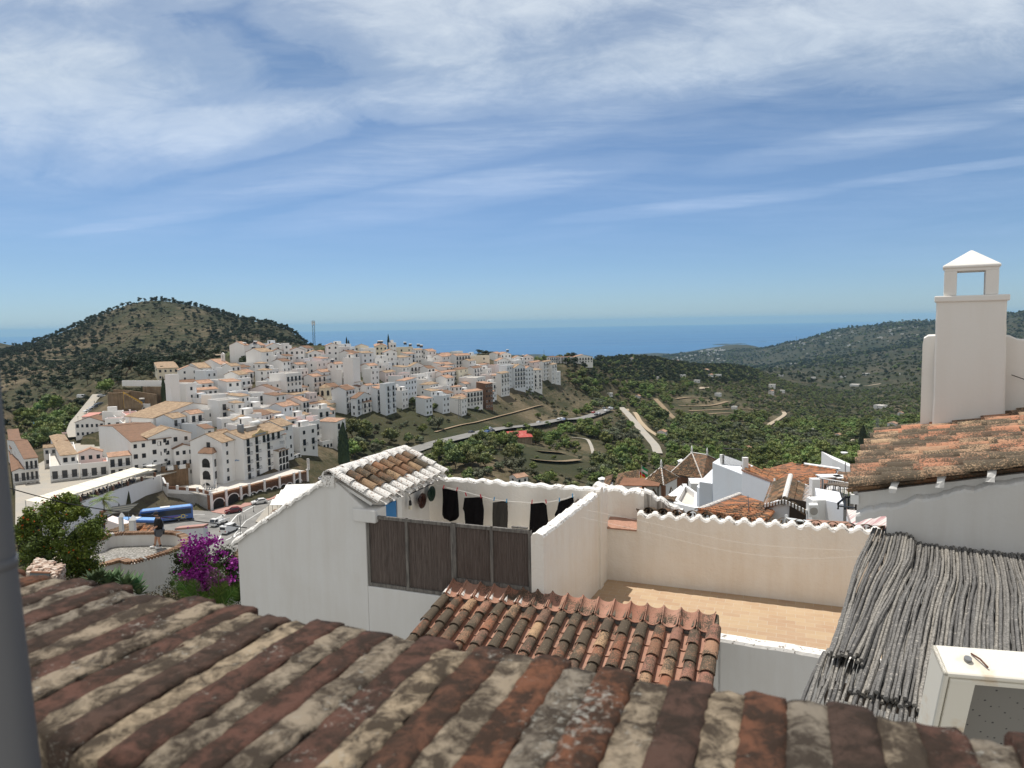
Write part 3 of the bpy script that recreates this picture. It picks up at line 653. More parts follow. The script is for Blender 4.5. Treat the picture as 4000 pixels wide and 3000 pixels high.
def terrace():
 t=thing('roof_terrace',L(2,-1.6,-5),'sunken roof terrace paved in sand coloured tiles with a scalloped white back wall','terrace')
 def pav(w,b):
  m=w.mapv(posco(w),rot=(0,0,R(21.47)));br=w.n('ShaderNodeTexBrick')
  for k_,v_ in(('Scale',1.0),('Mortar Size',.004),('Brick Width',.285),('Row Height',.145),('Bias',.0),('Mortar Smooth',.3)):br.inputs[k_].default_value=v_
  br.inputs['Color1'].default_value=(.47,.34,.21,1);br.inputs['Color2'].default_value=(.41,.27,.17,1);br.inputs['Mortar'].default_value=(.48,.42,.33,1)
  w.l(m,br.inputs['Vector'])
  c=w.mix(w.math('MULTIPLY',w.ramp(w.noise(posco(w),2.2,5,.6),[(.4,0.),(.7,1.)]),.4),br.outputs['Color'],(.52,.40,.27))
  w.l(c,b.inputs['Base Color']);bump(w,b,br.outputs['Fac'],.004,-.5)
 MB().box(L(-.1,-3.0,-5.1),U1*5.6,V1*3.1,W3*.2).build('floor',mat('terrace_paving',(.5,.33,.18),.7,.3,pav),t)
 wavy_wall('back_wall',L(.66,0,-3.575),L(5.6,0,-3.52),-5.05,V1,.22,.075,.262,[M['wall_warm'],M['coping']],t,seg=190,seed=12,jag=.006)
 mb=MB();rg=random.Random(9)
 dn=V1*.96-W3*.30;dn/=np.linalg.norm(dn);nm=np.cross(U1,dn);nm=nm if nm[2]>0 else-nm
 for c in range(19):
  mb.mi=0;tile(mb,L(.66+.196+c*.262,.11,-3.545),dn,U1,nm,.40,.10,.12,tint=rg.random(),k=8)
  mb.mi=0;tile(mb,L(.66+.065+c*.262,.09,-3.50),dn,U1,nm,.3,.10,.11,inv=True,tint=rg.random(),k=8)
 mb.build('capping_tiles',[M['tile_mid'],M['tile_clean']],t)
 MB().box(L(.05,0,-5.05),U1*.61,V1*.36,W3*1.17).build('ledge',M['wall_warm'],t)
 mb=MB();mb.prism([L(.06,-.03,-3.905),L(.655,-.03,-3.905),L(.655,.36,-3.80),L(.06,.36,-3.80)],W3*.025);mb.build('ledge_tiles',M['tile_clean'],t)
 wavy_wall('tall_wall',L(-.3,.36,-3.19),L(.72,.36,-3.27),-9,V1,.35,.04,.4,[M['wall_warm'],M['coping']],t,seg=40,seed=14,jag=.03)
 wavy_wall('stained_wall',L(.70,.42,-3.22),L(1.42,.55,-3.62),-9,V1,.22,.03,.3,[M['wall_streaked'],M['coping']],t,seg=40,seed=15,jag=.02)
 wavy_wall('front_parapet',L(2.42,-3.19,-4.33),L(5.6,-3.19,-4.40),-9.5,V1,.22,.0,0,[M['wall'],M['coping']],t,seg=60,seed=16,jag=.006)
 MB().box(L(-.1,-3.19,-9.5),U1*2.55,V1*.2,W3*5.1).build('lower_wall',M['wall'],t)
 MB().box(L(-.1,-3.0,-9.5),U1*5.7,V1*3.0,W3*4.35).build('base',M['wall'],t)
 for i,(pp,lb)in enumerate((([(2292,1992),(2560,2045),(2900,2130),(3330,2150)],'upper thin white cord strung slack over the tiled terrace'),([(2262,2018),(2560,2085),(2850,2160),(3160,2185),(3370,2172)],'lower thin white cord strung slack over the tiled terrace'))):
  n_=len(pp);P=[]
  for k,(x,y)in enumerate(pp):P.append(PLN(x,y,L(0,-1.8+.35*k+i*.2,0),V1))
  S_=[P[0]]
  for a,b in zip(P[:-1],P[1:]):S_+=[a+(b-a)*f for f in(.25,.5,.75,1.)]
  S_=np.array(S_)
  for _ in range(3):s2=S_.copy();s2[1:-1]=(S_[:-2]+2*S_[1:-1]+S_[2:])/4;S_=s2
  tag(MB().tube(list(S_),.0013,4).build('cord',M['white_canvas'],None,origin=P[0]),lb,'cord','cords over the terrace')
def streak(w,b):
 v=posco(w);r_=w.noise(w.mapv(v,scale=(14,14,.9)),1,6,.7)
 w.l(w.mix(w.ramp(r_,[(.42,0.),(.62,.85)]),(.66,.63,.58),(.14,.12,.10)),b.inputs['Base Color']);bump(w,b,w.noise(v,20,5),.01,.6)
M['wall_streaked']=mat('black_streaked_whitewash',(.5,.48,.44),.9,.1,streak)
terrace()
def pergola():
 t=thing('reed_pergola',Q2(.8,-2,-4.9),'grey weathered cane pergola roof sloping beneath the blank white wall','pergola')
 def cane(w,b):
  v=posco(w);tt=tintattr(w)
  c=w.ramp(tt,[(0.,(.13,.125,.12)),(.5,(.22,.21,.195)),(1.,(.34,.315,.275))])
  n_=w.noise(v,60,6,.7)
  c=w.mix(w.ramp(n_,[(.42,0.),(.60,.75)]),c,(.07,.066,.06))
  c=w.mix(w.ramp(w.noise(w.mapv(v,loc=(3,1,2)),30,4,.6),[(.6,0.),(.68,.6)]),c,(.5,.46,.40))
  w.l(c,b.inputs['Base Color']);bump(w,b,n_,.004,.7)
 cm=mat('weathered_cane',(.2,.2,.19),.8,.2,cane)
 rg=random.Random(21)
 def mat_of(name,u0,u1,va,vb,z0,n,shift=None,tops=.06,rr=(.0105,.0145),zs=0.):
  mb=MB();wander=[0.0]
  ph1,ph2=rg.uniform(0,6),rg.uniform(0,6)
  for i in range(n):
   f=i/(n-1);us=u0+(u1-u0)*f+rg.uniform(-.004,.004);r_=rg.uniform(*rr);a=va+rg.uniform(-tops,tops*.5);b=vb+rg.uniform(-tops,tops)
   k=max(4,int(abs(b-a)/.09));path=[];rad=[];nd=rg.uniform(.2,.34);off=rg.uniform(0,nd);mb.tint=rg.random()
   p1,p2=rg.uniform(0,6),rg.uniform(.8,1.4)
   for j in range(k+1):
    s_=j/k;v=a+(b-a)*s_
    lat=.012*math.sin(v*1.9+ph1+f*2)+.0035*math.sin(v*4*p2+p1)+.0015*rg.uniform(-1,1)
    if shift:lat+=shift(v,f)
    z=z0+zs*v+.018*math.sin(v*1.7+ph2+f*5)+.010*math.sin(v*4+p1)+(.014 if i%2 else 0)
    path.append(Q2(us+lat,v,z));dd=((v-off)%nd)/nd
    rad.append(r_*(1.14 if dd<.16 or dd>.9 else .96))
   mb.tube(path,rad,6)
  return mb.build(name,cm,t)
 mat_of('upper_cane_mat',.005,.40,.12,-3.28,-2.27,17,shift=lambda v,f:-.09*(v<-1)*(abs(v)-1)*f*.9-.012*abs(v)*0,tops=.03)
 mat_of('main_cane_mat',.34,3.0,-.02,-3.62,-2.31,112,shift=lambda v,f:(.10*sm_(v,-.2,-1.4)-.06)*(1-f)*0+(-.06*max(0,-v-1.2)*(1-f)),tops=.035)
 mat_of('lower_cane_mat',-.04,.95,-3.0,-3.95,-2.36,34,tops=.10)
 mat_of('under_cane_mat',.0,3.0,-.05,-3.6,-2.345,115,tops=.02,rr=(.008,.011))
 mb=MB()
 for v in(-.15,-1.8,-3.5):mb.box(Q2(-.02,v,-2.46),U2*3,V2*.07,W3*.09)
 mb.build('beam',M['frame_dark'],t)
 mb=MB()
 for v in(-.15,-3.5):
  for u in(.02,2.9):MB().box(Q2(u,v,-5.5),U2*.07,V2*.07,W3*3.04).build('post',M['frame_dark'],t)
def sm_(x,a,b):
 t=min(1,max(0,(x-a)/(b-a)));return t*t*(3-2*t)
pergola()
def right_house():
 t=thing('house',Q2(1.2,0,-6),'white house at the right edge with lichen covered clay tiles and a tall white chimney','house')
 lo=[(-.14,-2.085),(.02,-2.03),(.22,-1.955),(.40,-1.89),(.61,-1.80),(.82,-1.74),(1.03,-1.66),(1.31,-1.59),(1.8,-1.47),(2.6,-1.27),(3.4,-1.05)]
 mb=MB();rg=random.Random(5);vs=[];n=120;pts=[]
 for i in range(n+1):
  u=-.14+3.5*i/n;z=np.interp(u,[p[0]for p in lo],[p[1]for p in lo]);d=((u-.18)%.43)/.43
  z+=.022*max(0,1-abs(d-.5)*5)+.010*math.sin(u*19)+rg.uniform(-.006,.006);pts.append((u,z))
 for u,z in pts:
  zb=-6 if u>.165 else z-.10
  w_=rg.uniform(-.006,.006)
  for dv,zz in((-.10,zb),(-.10,z-.035),(-.09+w_,z-.008),(-.04,z+.012),(.0,z+.02),(.03,z+.02)):vs.append(Q2(u,dv,zz))
 K=6;fs=[];ms=[]
 for i in range(n):
  for k in range(K-1):fs.append((i*K+k,(i+1)*K+k,(i+1)*K+k+1,i*K+k+1));ms.append(1 if k>=1 else 0)
 mb.add(vs,fs);mb.m=ms;mb.build('wall',[M['wall'],M['wall']],t)
 MB().box(Q2(.166,-.095,-6),U2*.02,V2*4.0,W3*3.8).build('side_wall',M['wall'],t)
 sl=.246;dr=lambda u:-1.89+sl*(u+.16)
 mb=MB();mb.prism([Q2(-.14,0,-2.07),Q2(3.4,0,-1.3),Q2(3.4,0,dr(3.4)),Q2(-.14,0,dr(-.14))],V2*4.05);mb.build('gable_band',M['wall'],t)
 dn=-(U2+W3*sl);dn/=np.linalg.norm(dn)
 O=Q2(-.16,-.03,-1.86)-dn*3.85;nr=11;tl=.35
 mb=MB();rg=random.Random(33);nm=np.cross(V2,dn);nm=nm if nm[2]>0 else-nm
 for c in range(16):
  for r_ in range(nr):
   mb.mi=1;tile(mb,O+V2*((c+.5)*.262)+dn*(r_*tl+.05)+nm*.05,dn,V2,nm,tl*1.1,.10,.095,inv=True,tint=rg.random(),k=7,arc=.8)
   mb.mi=0;tile(mb,O+V2*(c*.262+rg.uniform(-.01,.01))+dn*(r_*tl+rg.uniform(-.03,.03)+(.07 if c%2 else 0))+nm*(.05+rg.uniform(0,.01)),dn+V2*rg.uniform(-.025,.025),V2,nm,tl*1.12,.092,.112,tint=rg.random(),k=10,lift=.02)
 mb.build('roof',[M['tile_lichen'],M['tile_mid']],t)
 mb=MB();rg=random.Random(8)
 for j in range(8):
  if j:mb=MB()
  u=.20+j*.415;p=Q2(u,-.055,dr(u)+.09)
  vs=[]
  for a in range(9):
   an=math.pi*(a/8)
   for e in(0,1,2):
    rr=.128+rg.uniform(-.006,.012)+(.006 if e==1 else 0)
    vs.append(p+U2*((e-1)*.035+rg.uniform(-.008,.008)+.02*math.sin(an))+(-V2*math.cos(an)*rr*.92)+W3*(math.sin(an)*rr*.86-.10))
  mb.add(vs,[(a*3+e,a*3+e+1,a*3+e+4,a*3+e+3)for a in range(8)for e in(0,1)])
  mb.build('mortar',M['wall'],t)
 for c in range(16):MB().box(Q2(-.20,-.04+c*.262,-2.0),U2*.08,V2*.07,W3*.10).build('eave_block',M['frame_white'],t)
 mb=MB();top=[(.335,-.42),(.35,-.31),(.40,-.275),(.55,-.27),(.80,-.27),(1.25,-.27),(1.38,-.29),(1.46,-.335),(1.55,-.345),(1.9,-.345),(3.4,-.32)]
 vs=[]
 for u,z in top:vs+=[Q2(u,3.62,-2.4),Q2(u,3.62,z-.02),Q2(u,3.65,z),Q2(u,3.85,z),Q2(u,3.87,-2.4)]
 mb.add(vs,[(i*5+k,(i+1)*5+k,(i+1)*5+k+1,i*5+k+1)for i in range(len(top)-1)for k in range(4)]+[(4,3,2,1,0)])
 mb.build('parapet',M['wall_chim'],t)
 ch=None
 f=lambda x,y:PLN(x,y,Q2(0,3.42,0),V2)
 a,b,c,d=f(3641,1700),f(3926,1670),f(3934,1165),f(3657,1178)
 def rows(k):
  return None
 mb=MB();rg=random.Random(3);n=14;vs=[]
 for i in range(n+1):
  s_=i/n;l=a+(d-a)*s_;r_=b+(c-b)*s_;e=lambda:rg.uniform(-.004,.004)
  l=l-W3*(.25*(1-s_));r_=r_-W3*(.25*(1-s_))
  l=l+U2*e();r_=r_+U2*e()
  vs+=[l+V2*.0,l-V2*.012+U2*.02,r_-V2*.012-U2*.02,r_,r_+V2*.5,l+V2*.5]
 mb.add(vs,[(i*6+k,i*6+(k+1)%6,(i+1)*6+(k+1)%6,(i+1)*6+k)for i in range(n)for k in range(6)]+[tuple(range(n*6,n*6+6))])
 chm=mb.build('chimney',M['wall_chim'],t)
 zt=d[2];uu=lambda p:(p-C2)@U2
 ul,ur=uu(f(3655,1165))-.005,uu(f(3943,1150))
 MB().box(Q2(ul-.01,3.38,zt-.01),U2*(ur-ul+.02),V2*.60,W3*.085).build('chimney_slab',M['wall_chim'],chm,bevel=.015)
 zs=zt+.075;l0,l1=.575,1.215
 mb=MB()
 for(x0,x1)in((l0,l0+.155),(l1-.155,l1)):mb.box(Q2(x0,3.42,zs),U2*(x1-x0),V2*.5,W3*.34)
 mb.box(Q2(l0,3.419,zs+.335),U2*(l1-l0),V2*.502,W3*.05)
 mb.build('chimney_lantern',M['wall_chim'],chm,bevel=.012)
 zc=zs+.38;q=[Q2(l0-.02,3.40,zc),Q2(l1+.02,3.40,zc),Q2(l1+.02,3.94,zc),Q2(l0-.02,3.94,zc)]
 q2=[p+W3*.035 for p in q];ap=Q2((l0+l1)/2,3.67,zc+.26)
 MB().add(q+q2+[ap],[(3,2,1,0),(0,1,5,4),(1,2,6,5),(2,3,7,6),(3,0,4,7),(4,5,8),(5,6,8),(6,7,8),(7,4,8)]).build('chimney_cap',M['wall_chim'],chm,bevel=.012)
 a_,b_=Q2(1.41,3.58,-.83),Q2(1.60,3.45,-.90);MB().tube([a_,b_],.006,5).build('iron_rod',M['iron'],t)
M['tile_lichen']=tilemat('lichened_tiles',[(.54,.24,.14),(.42,.27,.17),(.52,.36,.22),(.34,.23,.15),(.56,.24,.14)],lichen=.25)
M['wall_chim']=plaster('warm_chimney_render',(.79,.765,.72),dirt=(.60,.50,.38),amount=.15,bd=.008)
right_house()
def metal_box():
 ang=R(13);Ub=np.array([math.cos(ang),-math.sin(ang),0]);tl=R(70)
 D=np.array([math.sin(ang)*math.cos(tl),math.cos(ang)*math.cos(tl),-math.sin(tl)]);Nb=np.array([math.sin(ang)*math.sin(tl),math.cos(ang)*math.sin(tl),math.cos(tl)])
 P=PY(3688,2630,2.25)
 t=thing('metal_cabinet',P+D*.5,'white metal cabinet with a recessed perforated grey panel in the lower right corner','cabinet')
 def rust(w,b):
  v=posco(w);c=w.mix(w.ramp(w.noise(v,6,5,.65),[(.5,0.),(.72,.8)]),(.80,.76,.66),(.62,.42,.22));w.l(c,b.inputs['Base Color'])
 em=mat('cream_enamel_with_rust',(.8,.75,.65),.4,.4,rust)
 dep=.13;W_=1.2;H_=1.0;fr_=.10
 mb=MB();mb.box(P,Ub*W_,Nb*dep,D*.02);mb.box(P,D*H_,Nb*dep,Ub*.02);mb.build('casing',em,t,bevel=.008)
 mb=MB();mb.box(P+Ub*.021+D*.021-Nb*.004,Ub*(W_-.02),Nb*.02,D*.016);mb.box(P+Ub*.022+D*.022-Nb*.003,D*(H_-.02),Nb*.02,Ub*.075);mb.build('front_frame',em,t,bevel=.003)
 mb=MB();mb.box(P+Ub*.10+D*.04+Nb*.09,Ub*(W_-.1),D*(H_-.1),Nb*.01)
 def perf(w,b):
  v=posco(w);vo=w.n('ShaderNodeTexVoronoi',feature='F1');vo.inputs['Scale'].default_value=42;vo.inputs['Randomness'].default_value=.15;w.l(v,vo.inputs['Vector'])
  w.l(w.mix(w.ramp(vo.outputs['Distance'],[(.13,1.),(.17,0.)]),(.23,.22,.20),(.04,.04,.04)),b.inputs['Base Color'])
 mb.build('perforated_panel',mat('perforated_grey_sheet',(.25,.25,.24),.6,.3,perf),t)
 mb=MB();mb.box(P+Ub*.022+D*.04+Nb*.02,Ub*W_,Nb*.07,D*.012);mb.box(P+Ub*.095+D*.05+Nb*.02,D*H_,Nb*.07,Ub*.012);mb.build('inner_rim',em,t)
 for(a,b_,nm_)in((.13,.09,'bolt'),(.08,.12,'bolt'),(.32,.06,'bolt')):
  mb=MB();c=P+Ub*a+D*b_+Nb*.085;mb.add([c+(Ub*math.cos(q)+D*math.sin(q))*.009-Nb*(.008 if s_ else 0)for s_ in(0,1)for q in np.linspace(0,2*math.pi,9)[:-1]],[tuple(range(8,16))]+[(i,(i+1)%8,8+(i+1)%8,8+i)for i in range(8)]);mb.build(nm_,M['steel'],t)
 c=P+Nb*.065+Ub*.09;mb=MB().tube([c-D*.003,c-D*.012],.012,10);mb.build('bolt',M['steel'],t)
 mb=MB().tube([c-D*.004+Ub*.02+Nb*.03,c-D*.012+Ub*.035,c-D*.006+Ub*.05-Nb*.03],.003,5);mb.build('wire_clip',mat('rusty_wire',(.12,.05,.03),.8),t)
metal_box()
def parapet():
 t=thing('brick_parapet',(0,.75,-.6),'weathered brick on edge parapet coping with lichen, right in front of the viewer','parapet')
 Lr=random.Random(17);h=-.35
 lo=np.array([PZ(150,2870,h),PZ(500,3000,h)]);
 O=PZ(150,2870,h)-U1*.7;far=PZ(1008,2387,h)
 width=(far-O)@V1+.012;O=O*np.array([1,1,0])
 def rough(name,col):
  def fn(w,b):
   v=posco(w);tt=tintattr(w)
   base=w.ramp(tt,col)
   n1=w.noise(v,45,9,.72,.5);n2=w.noise(w.mapv(v,loc=(4,2,1)),14,5,.65,.3);n3=w.noise(v,160,5,.7)
   blk=w.ramp(w.math('ADD',w.math('MULTIPLY',n1,.65),w.math('MULTIPLY',n2,.5)),[(.50,0.),(.63,.9)])
   c=w.mix(blk,base,(.035,.026,.02))
   gl=w.ramp(w.math('ADD',w.math('MULTIPLY',w.noise(w.mapv(v,loc=(9,1,5)),120,8,.75),.7),w.math('MULTIPLY',w.noise(w.mapv(v,loc=(2,2,2)),9,3),.45)),[(.66,0.),(.74,.8)])
   c=w.mix(gl,c,(.34,.33,.29))
   w.l(c,b.inputs['Base Color']);bump(w,b,w.math('ADD',n1,w.math('MULTIPLY',n3,.3)),.006,.9)
  return mat(name,(.2,.08,.05),.92,.1,fn)
 bm_=rough('lichened_red_brick',[(0.,(.115,.06,.045)),(.35,(.085,.052,.04)),(.7,(.17,.075,.043)),(1.,(.075,.052,.042))])
 mm_=rough('sandy_mortar',[(0.,(.30,.24,.17)),(.5,(.22,.19,.15)),(1.,(.34,.27,.185))])
 pitch=.0705;n=int(2.6/pitch);bricks=MB();mort=MB()
 def block(mb,u0,u1,v0,v1,z0,z1,j,round_=.010,tint=.5):
  nu=6;nv=22;us=np.linspace(0,1,nu+1);vv=np.linspace(0,1,nv+1);vs=[]
  prof=[(-round_*0,z0)]
  ringu=[0,0,.04,.2,.5,.8,.96,1,1];ringz=[z0,z1-round_*1.4,z1-round_*.3,z1,z1,z1,z1-round_*.3,z1-round_*1.4,z0]
  for b_ in range(nv+3):
   vb=(b_-1)/nv;vc=min(1,max(0,vb));endc=(b_==0 or b_==nv+2)
   for k,(a,z)in enumerate(zip(ringu,ringz)):
    ed=min(vc,1-vc);dz=-round_*.9*max(0,1-ed*nv/1.6)**1.5
    zz=(z0 if endc else z+(dz if z>z0+1e-6 else 0))
    jit=Lr.uniform(-1,1)*j
    px=u0+(u1-u0)*a+jit*(1.3 if k in(0,1,7,8)else .5);
    vs.append(O+U1*px+V1*(v0+(v1-v0)*vc+jit*.5)+W3*(zz+(Lr.uniform(-1,1)*j if z>z0+1e-6 and not endc else 0)))
  K=9;fs=[(b_*K+k,b_*K+k+1,(b_+1)*K+k+1,(b_+1)*K+k)for b_ in range(nv+2)for k in range(K-1)]
  mb.tint=tint;mb.add([q-O*0 for q in vs],fs)
 for i in range(n):
  u=i*pitch;e0=Lr.uniform(-.012,.012);e1=Lr.uniform(-.009,.010);dz=Lr.uniform(-.003,.003)
  block(bricks,u,u+.040+Lr.uniform(-.004,.005),e0,width+e1,h-.14,h+dz,.0016,.004,Lr.random())
  block(mort,u+.037,u+pitch+.004,.004+Lr.uniform(-.01,.004),width+Lr.uniform(-.016,-.002),h-.14,h-.0015+Lr.uniform(-.002,.002),.0020,.004,Lr.random())
 b1=bricks.build('bricks',bm_,t,smooth=True);m1=mort.build('mortar',mm_,t,smooth=True)
 import bmesh as _b
 for o in(b1,m1):
  bm=_b.new();bm.from_mesh(o.data);_b.ops.recalc_face_normals(bm,faces=bm.faces);bm.to_mesh(o.data);bm.free()
 MB().box(O+V1*.02+W3*(-1.2),U1*2.6,V1*(width-.04),W3*(.8)).build('core',mm_,t)
parapet()
def pole():
 a=PY(-70,1500,.50);b=PY(88,3080,.50)
 t=thing('drainpipe',b,'grey painted drainpipe standing close at the left edge of the view','pipe')
 d=a-b;a2=a+d*.6
 m=mat('grey_painted_pipe',(.13,.13,.135),.55,.3)
 ptop=[PY(-190,600,.5),PY(-105,1400,.5),PY(-78,1690,.5),PY(-34,2150,.5),PY(26,2650,.5),PY(78,3080,.5),PY(120,3400,.5)]
 MB().tube(ptop,.0145,24).build('pipe',m,t,smooth=True)
 c=PY(-29,2200,.5);MB().tube([c-W3*.004,c+W3*.004],.0155,24).build('joint',m,t,smooth=True)
pole()
# ================================================================== the white town on the hill
PSI={}
def ray_axis(c,x,P,ax,lim):
 """length t so that P + ax*t appears at column x (level height of P)"""
 best=None
 for t in np.linspace(.2,lim,160):
  q=P+ax*t;px,py=proj(q)
  e=abs(px-x)
  if best is None or e<best[0]:best=(e,t)
 return best[1]
def eave_solve(px,py,h,y0=150,y1=900):
 ys=np.exp(np.linspace(math.log(y0),math.log(y1),900));d=ray(px,py)
 gap=d[2]*ys-hgrid(d[0]*ys,ys)-h;k=np.where(gap<0)[0]
 return d*ys[k[0]]if len(k)else d*ys[-1]
WINM=None
def window(o,ax,nrm,w_,h_,parent,m=None,door=False,arch=False,name=None,pane='glass'):
 """frame ring with a dark pane, o = lower left on the wall"""
 mb=MB();f=.07
 mb.mi=0
 for(a,b,ww,hh)in((0,0,f,h_),(w_-f,0,f,h_),(f,h_-f,w_-2*f,f),(f,0,w_-2*f,f)):mb.box(o+ax*a+W3*b,ax*ww,W3*hh,nrm*.07)
 mb.mi=1;mb.box(o+ax*f+W3*f,ax*(w_-2*f),W3*(h_-2*f),nrm*.03)
 if arch:
  mb.mi=1;k=8;r_=w_/2;c=o+ax*r_+W3*(h_-f)
  mb.prism([c+ax*r_*.9*math.cos(math.pi*i/k)+W3*r_*.9*math.sin(math.pi*i/k)for i in range(k+1)],nrm*.05)
 return mb.build(name or('door' if door else 'window'),[m or M['frame_white'],M[pane]],parent)
def balcony(o,ax,nrm,w_,parent,m=None,solid=False,depth=.8):
 mb=MB();mb.mi=0;mb.box(o-W3*.14,ax*w_,nrm*depth,W3*.14)
 if solid:mb.box(o+nrm*(depth-.1),ax*w_,nrm*.1,W3*.9)
 else:
  mb.mi=1;mb.box(o+nrm*(depth-.04)+W3*.86,ax*w_,nrm*.05,W3*.06)
  k=max(3,int(w_/.28))
  for i in range(k+1):mb.box(o+nrm*(depth-.04)+ax*(w_-.04)*i/k,ax*.035,nrm*.035,W3*.9)
  for e in(0,w_-.04):mb.box(o+ax*e+W3*.86,ax*.04,nrm*(depth-.05),W3*.06)
 return mb.build('balcony',[M['wall_far'],m or M['iron']],parent)
HOUSES=[]
def house_at(P,ax,bx,La,Lb,h,roof,wall,rm,label,fl,ncR=0,ncL=0,bal=0,arch=False,chim=0,hut=0,name='house',group=None,rise=None,seed=None,below=4,pane='glass',wm='frame_white',cat='house'):
 """P = near top corner at eave height; ax = left face direction, bx = right face direction"""
 rg=random.Random(seed if seed is not None else int(P[0]*13+P[1]*7))
 zt=P[2];P=np.array([P[0],P[1],0]);nR=np.cross(bx,W3);nL=-bx
 if nR@(-ax)<0:nR=-nR
 nR=-ax;nL=-bx
 zb=zt-h-below;mid=P+ax*La/2+bx*Lb/2
 t=thing(name,np.array([mid[0],mid[1],zt-h]),label,cat,group)
 mb=MB();mb.box(P+W3*zb,bx*Lb,ax*La,W3*(zt-zb));
 rmat=M.get(rm,M['far_orange'])
 ov=.35
 if roof in('gl','gr'):
  if roof=='gl':span,ln,sx,lx=La,Lb,ax,bx
  else:span,ln,sx,lx=Lb,La,bx,ax
  rs=rise or min(2.1,span*.18)
  mb.prism([P+W3*(zt-.02),P+sx*span+W3*(zt-.02),P+sx*span/2+W3*(zt+rs-.05)],lx*ln)
  wo=mb.build('wall',M[wall],t)
  mr=MB();A=P-sx*ov-lx*ov*.4+W3*(zt-rs*ov/(span/2));B=P+sx*(span+ov)-lx*ov*.4+W3*(zt-rs*ov/(span/2));T_=P+sx*span/2-lx*ov*.4+W3*(zt+rs)
  for q in(A,B):
   pr=[q,T_,T_+W3*.14,q+W3*.14];mr.prism(pr,lx*(ln+ov*.8))
  mr.prism([T_-sx*.16+W3*.10,T_+sx*.16+W3*.10,T_+sx*.1+W3*.24,T_-sx*.1+W3*.24],lx*(ln+ov*.8))
  ro=mr.build('roof',rmat,t)
 elif roof=='s' or roof=='sl':
  wo=None;rs=rise or .7;lo_,hi_=(0,rs)
  if roof=='s':mb.prism([P+W3*(zt-.02),P+ax*La+W3*(zt-.02),P+ax*La+W3*(zt+rs)],bx*Lb);q0,d_,l_,s_=P,ax,bx,La
  else:mb.prism([P+W3*(zt-.02),P+bx*Lb+W3*(zt-.02),P+bx*Lb+W3*(zt+rs)],ax*La);q0,d_,l_,s_=P,bx,ax,Lb
  wo=mb.build('wall',M[wall],t);mr=MB();Ll=Lb if roof=='s' else La
  a=q0-d_*ov-l_*.15+W3*(zt-rs*ov/s_+.02);b=q0+d_*s_-l_*.15+W3*(zt+rs+.02)
  mr.prism([a,b,b+W3*.13,a+W3*.13],l_*(Ll+.3));ro=mr.build('roof',rmat,t)
 elif roof=='h':
  wo=mb.build('wall',M[wall],t);rs=rise or min(1.8,min(La,Lb)*.2)
  c=[P-ax*ov-bx*ov,P-ax*ov+bx*(Lb+ov),P+ax*(La+ov)+bx*(Lb+ov),P+ax*(La+ov)-bx*ov];lo_=[q+W3*(zt-.08)for q in c];l2=[q+W3*(zt+.06)for q in c]
  k=min(La,Lb)/2
  if Lb>=La:t1,t2=P+ax*La/2+bx*k,P+ax*La/2+bx*(Lb-k+.01)
  else:t1,t2=P+bx*Lb/2+ax*k,P+bx*Lb/2+ax*(La-k+.01)
  t1=t1+W3*(zt+rs);t2=t2+W3*(zt+rs)
  if Lb>=La:tf=[(4,5,9,8),(5,6,9),(6,7,8,9),(7,4,8)]
  else:tf=[(4,5,8),(5,6,9,8),(6,7,9),(7,4,8,9)]
  ro=MB().add(lo_+l2+[t1,t2],[(3,2,1,0),(0,1,5,4),(1,2,6,5),(2,3,7,6),(3,0,4,7)]+tf).build('roof',rmat,t)
 else:
  wo=mb.build('wall',M[wall],t);mp=MB();th=.22;ph=.75
  for(o,e1,l1,e2)in((P,bx,Lb,ax),(P+ax*(La-th),bx,Lb,ax),(P+ax*th,ax,La-2*th,bx),(P+ax*th+bx*(Lb-th),ax,La-2*th,bx)):
   mp.box(o-e1*.004*(l1>0)-e2*.004+W3*(zt-.006),e1*l1,e2*th,W3*ph)
  mp.build('parapet',M[wall],t)
  ro=MB().box(P+ax*.2+bx*.2+W3*(zt-.02),ax*(La-.4),bx*(Lb-.4),W3*.07).build('terrace_floor',M['far_pink']if rm=='far_pink' else M['flat'],t)
  if hut:
   hw,hl=min(3,La*.45),min(3.2,Lb*.45);ho=P+ax*(La-hw-.5)*rg.choice((.4,1))+bx*(Lb-hl-.4)*rg.choice((.5,1))+W3*zt
   hb=MB().box(ho,ax*hw,bx*hl,W3*2.3).build('roof_room',M[wall],t)
   window(ho+ax*hw*.3+bx*0-bx*.0,ax,-bx,.8,1.9,hb,M['frame_dark'])
   if hut==2:
    hz=ho+W3*2.29;MB().prism([hz-ax*.2-bx*.2-W3*.05,hz+ax*(hw+.2)-bx*.2+W3*.5,hz+ax*(hw+.2)-bx*.2+W3*.62,hz-ax*.2-bx*.2+W3*.09],bx*(hl+.4)).build('roof',M['far_orange'],hb)
 fh=h/fl
 def face(o,d,n_,Lf,nc,which):
  if nc<=0:return
  for f in range(fl):
   z=zt-(f+1)*fh
   bb=bal and which=='R' and(f<fl-1 or fl==1)and(bal==2 or rg.random()<.75)
   for c in range(nc):
    if which=='L' and rg.random()<.25:continue
    cw=Lf/nc;wd=min(1.25 if bb else 1.0,cw*.55);hh=2.05 if bb else 1.25;z0=z+(.12 if bb else .95)
    oo=o+d*(cw*(c+.5)-wd/2)+W3*z0
    window(oo,d,n_,wd,min(hh,fh-.45),t,M['frame_dark']if bb or rg.random()<.4 else M[wm],arch=arch and f%2==1,pane=pane)
    if bb and bal==1:balcony(oo-d*.3-W3*.1,d,n_,wd+.6,t)
   if bb and bal==2:balcony(o+d*.3+W3*(z+.08),d,n_,Lf-.6,t,solid=rg.random()<.35)
 face(P,bx,nR,Lb,ncR,'R');face(P+ax*La*0,ax,nL,La,ncL,'L')
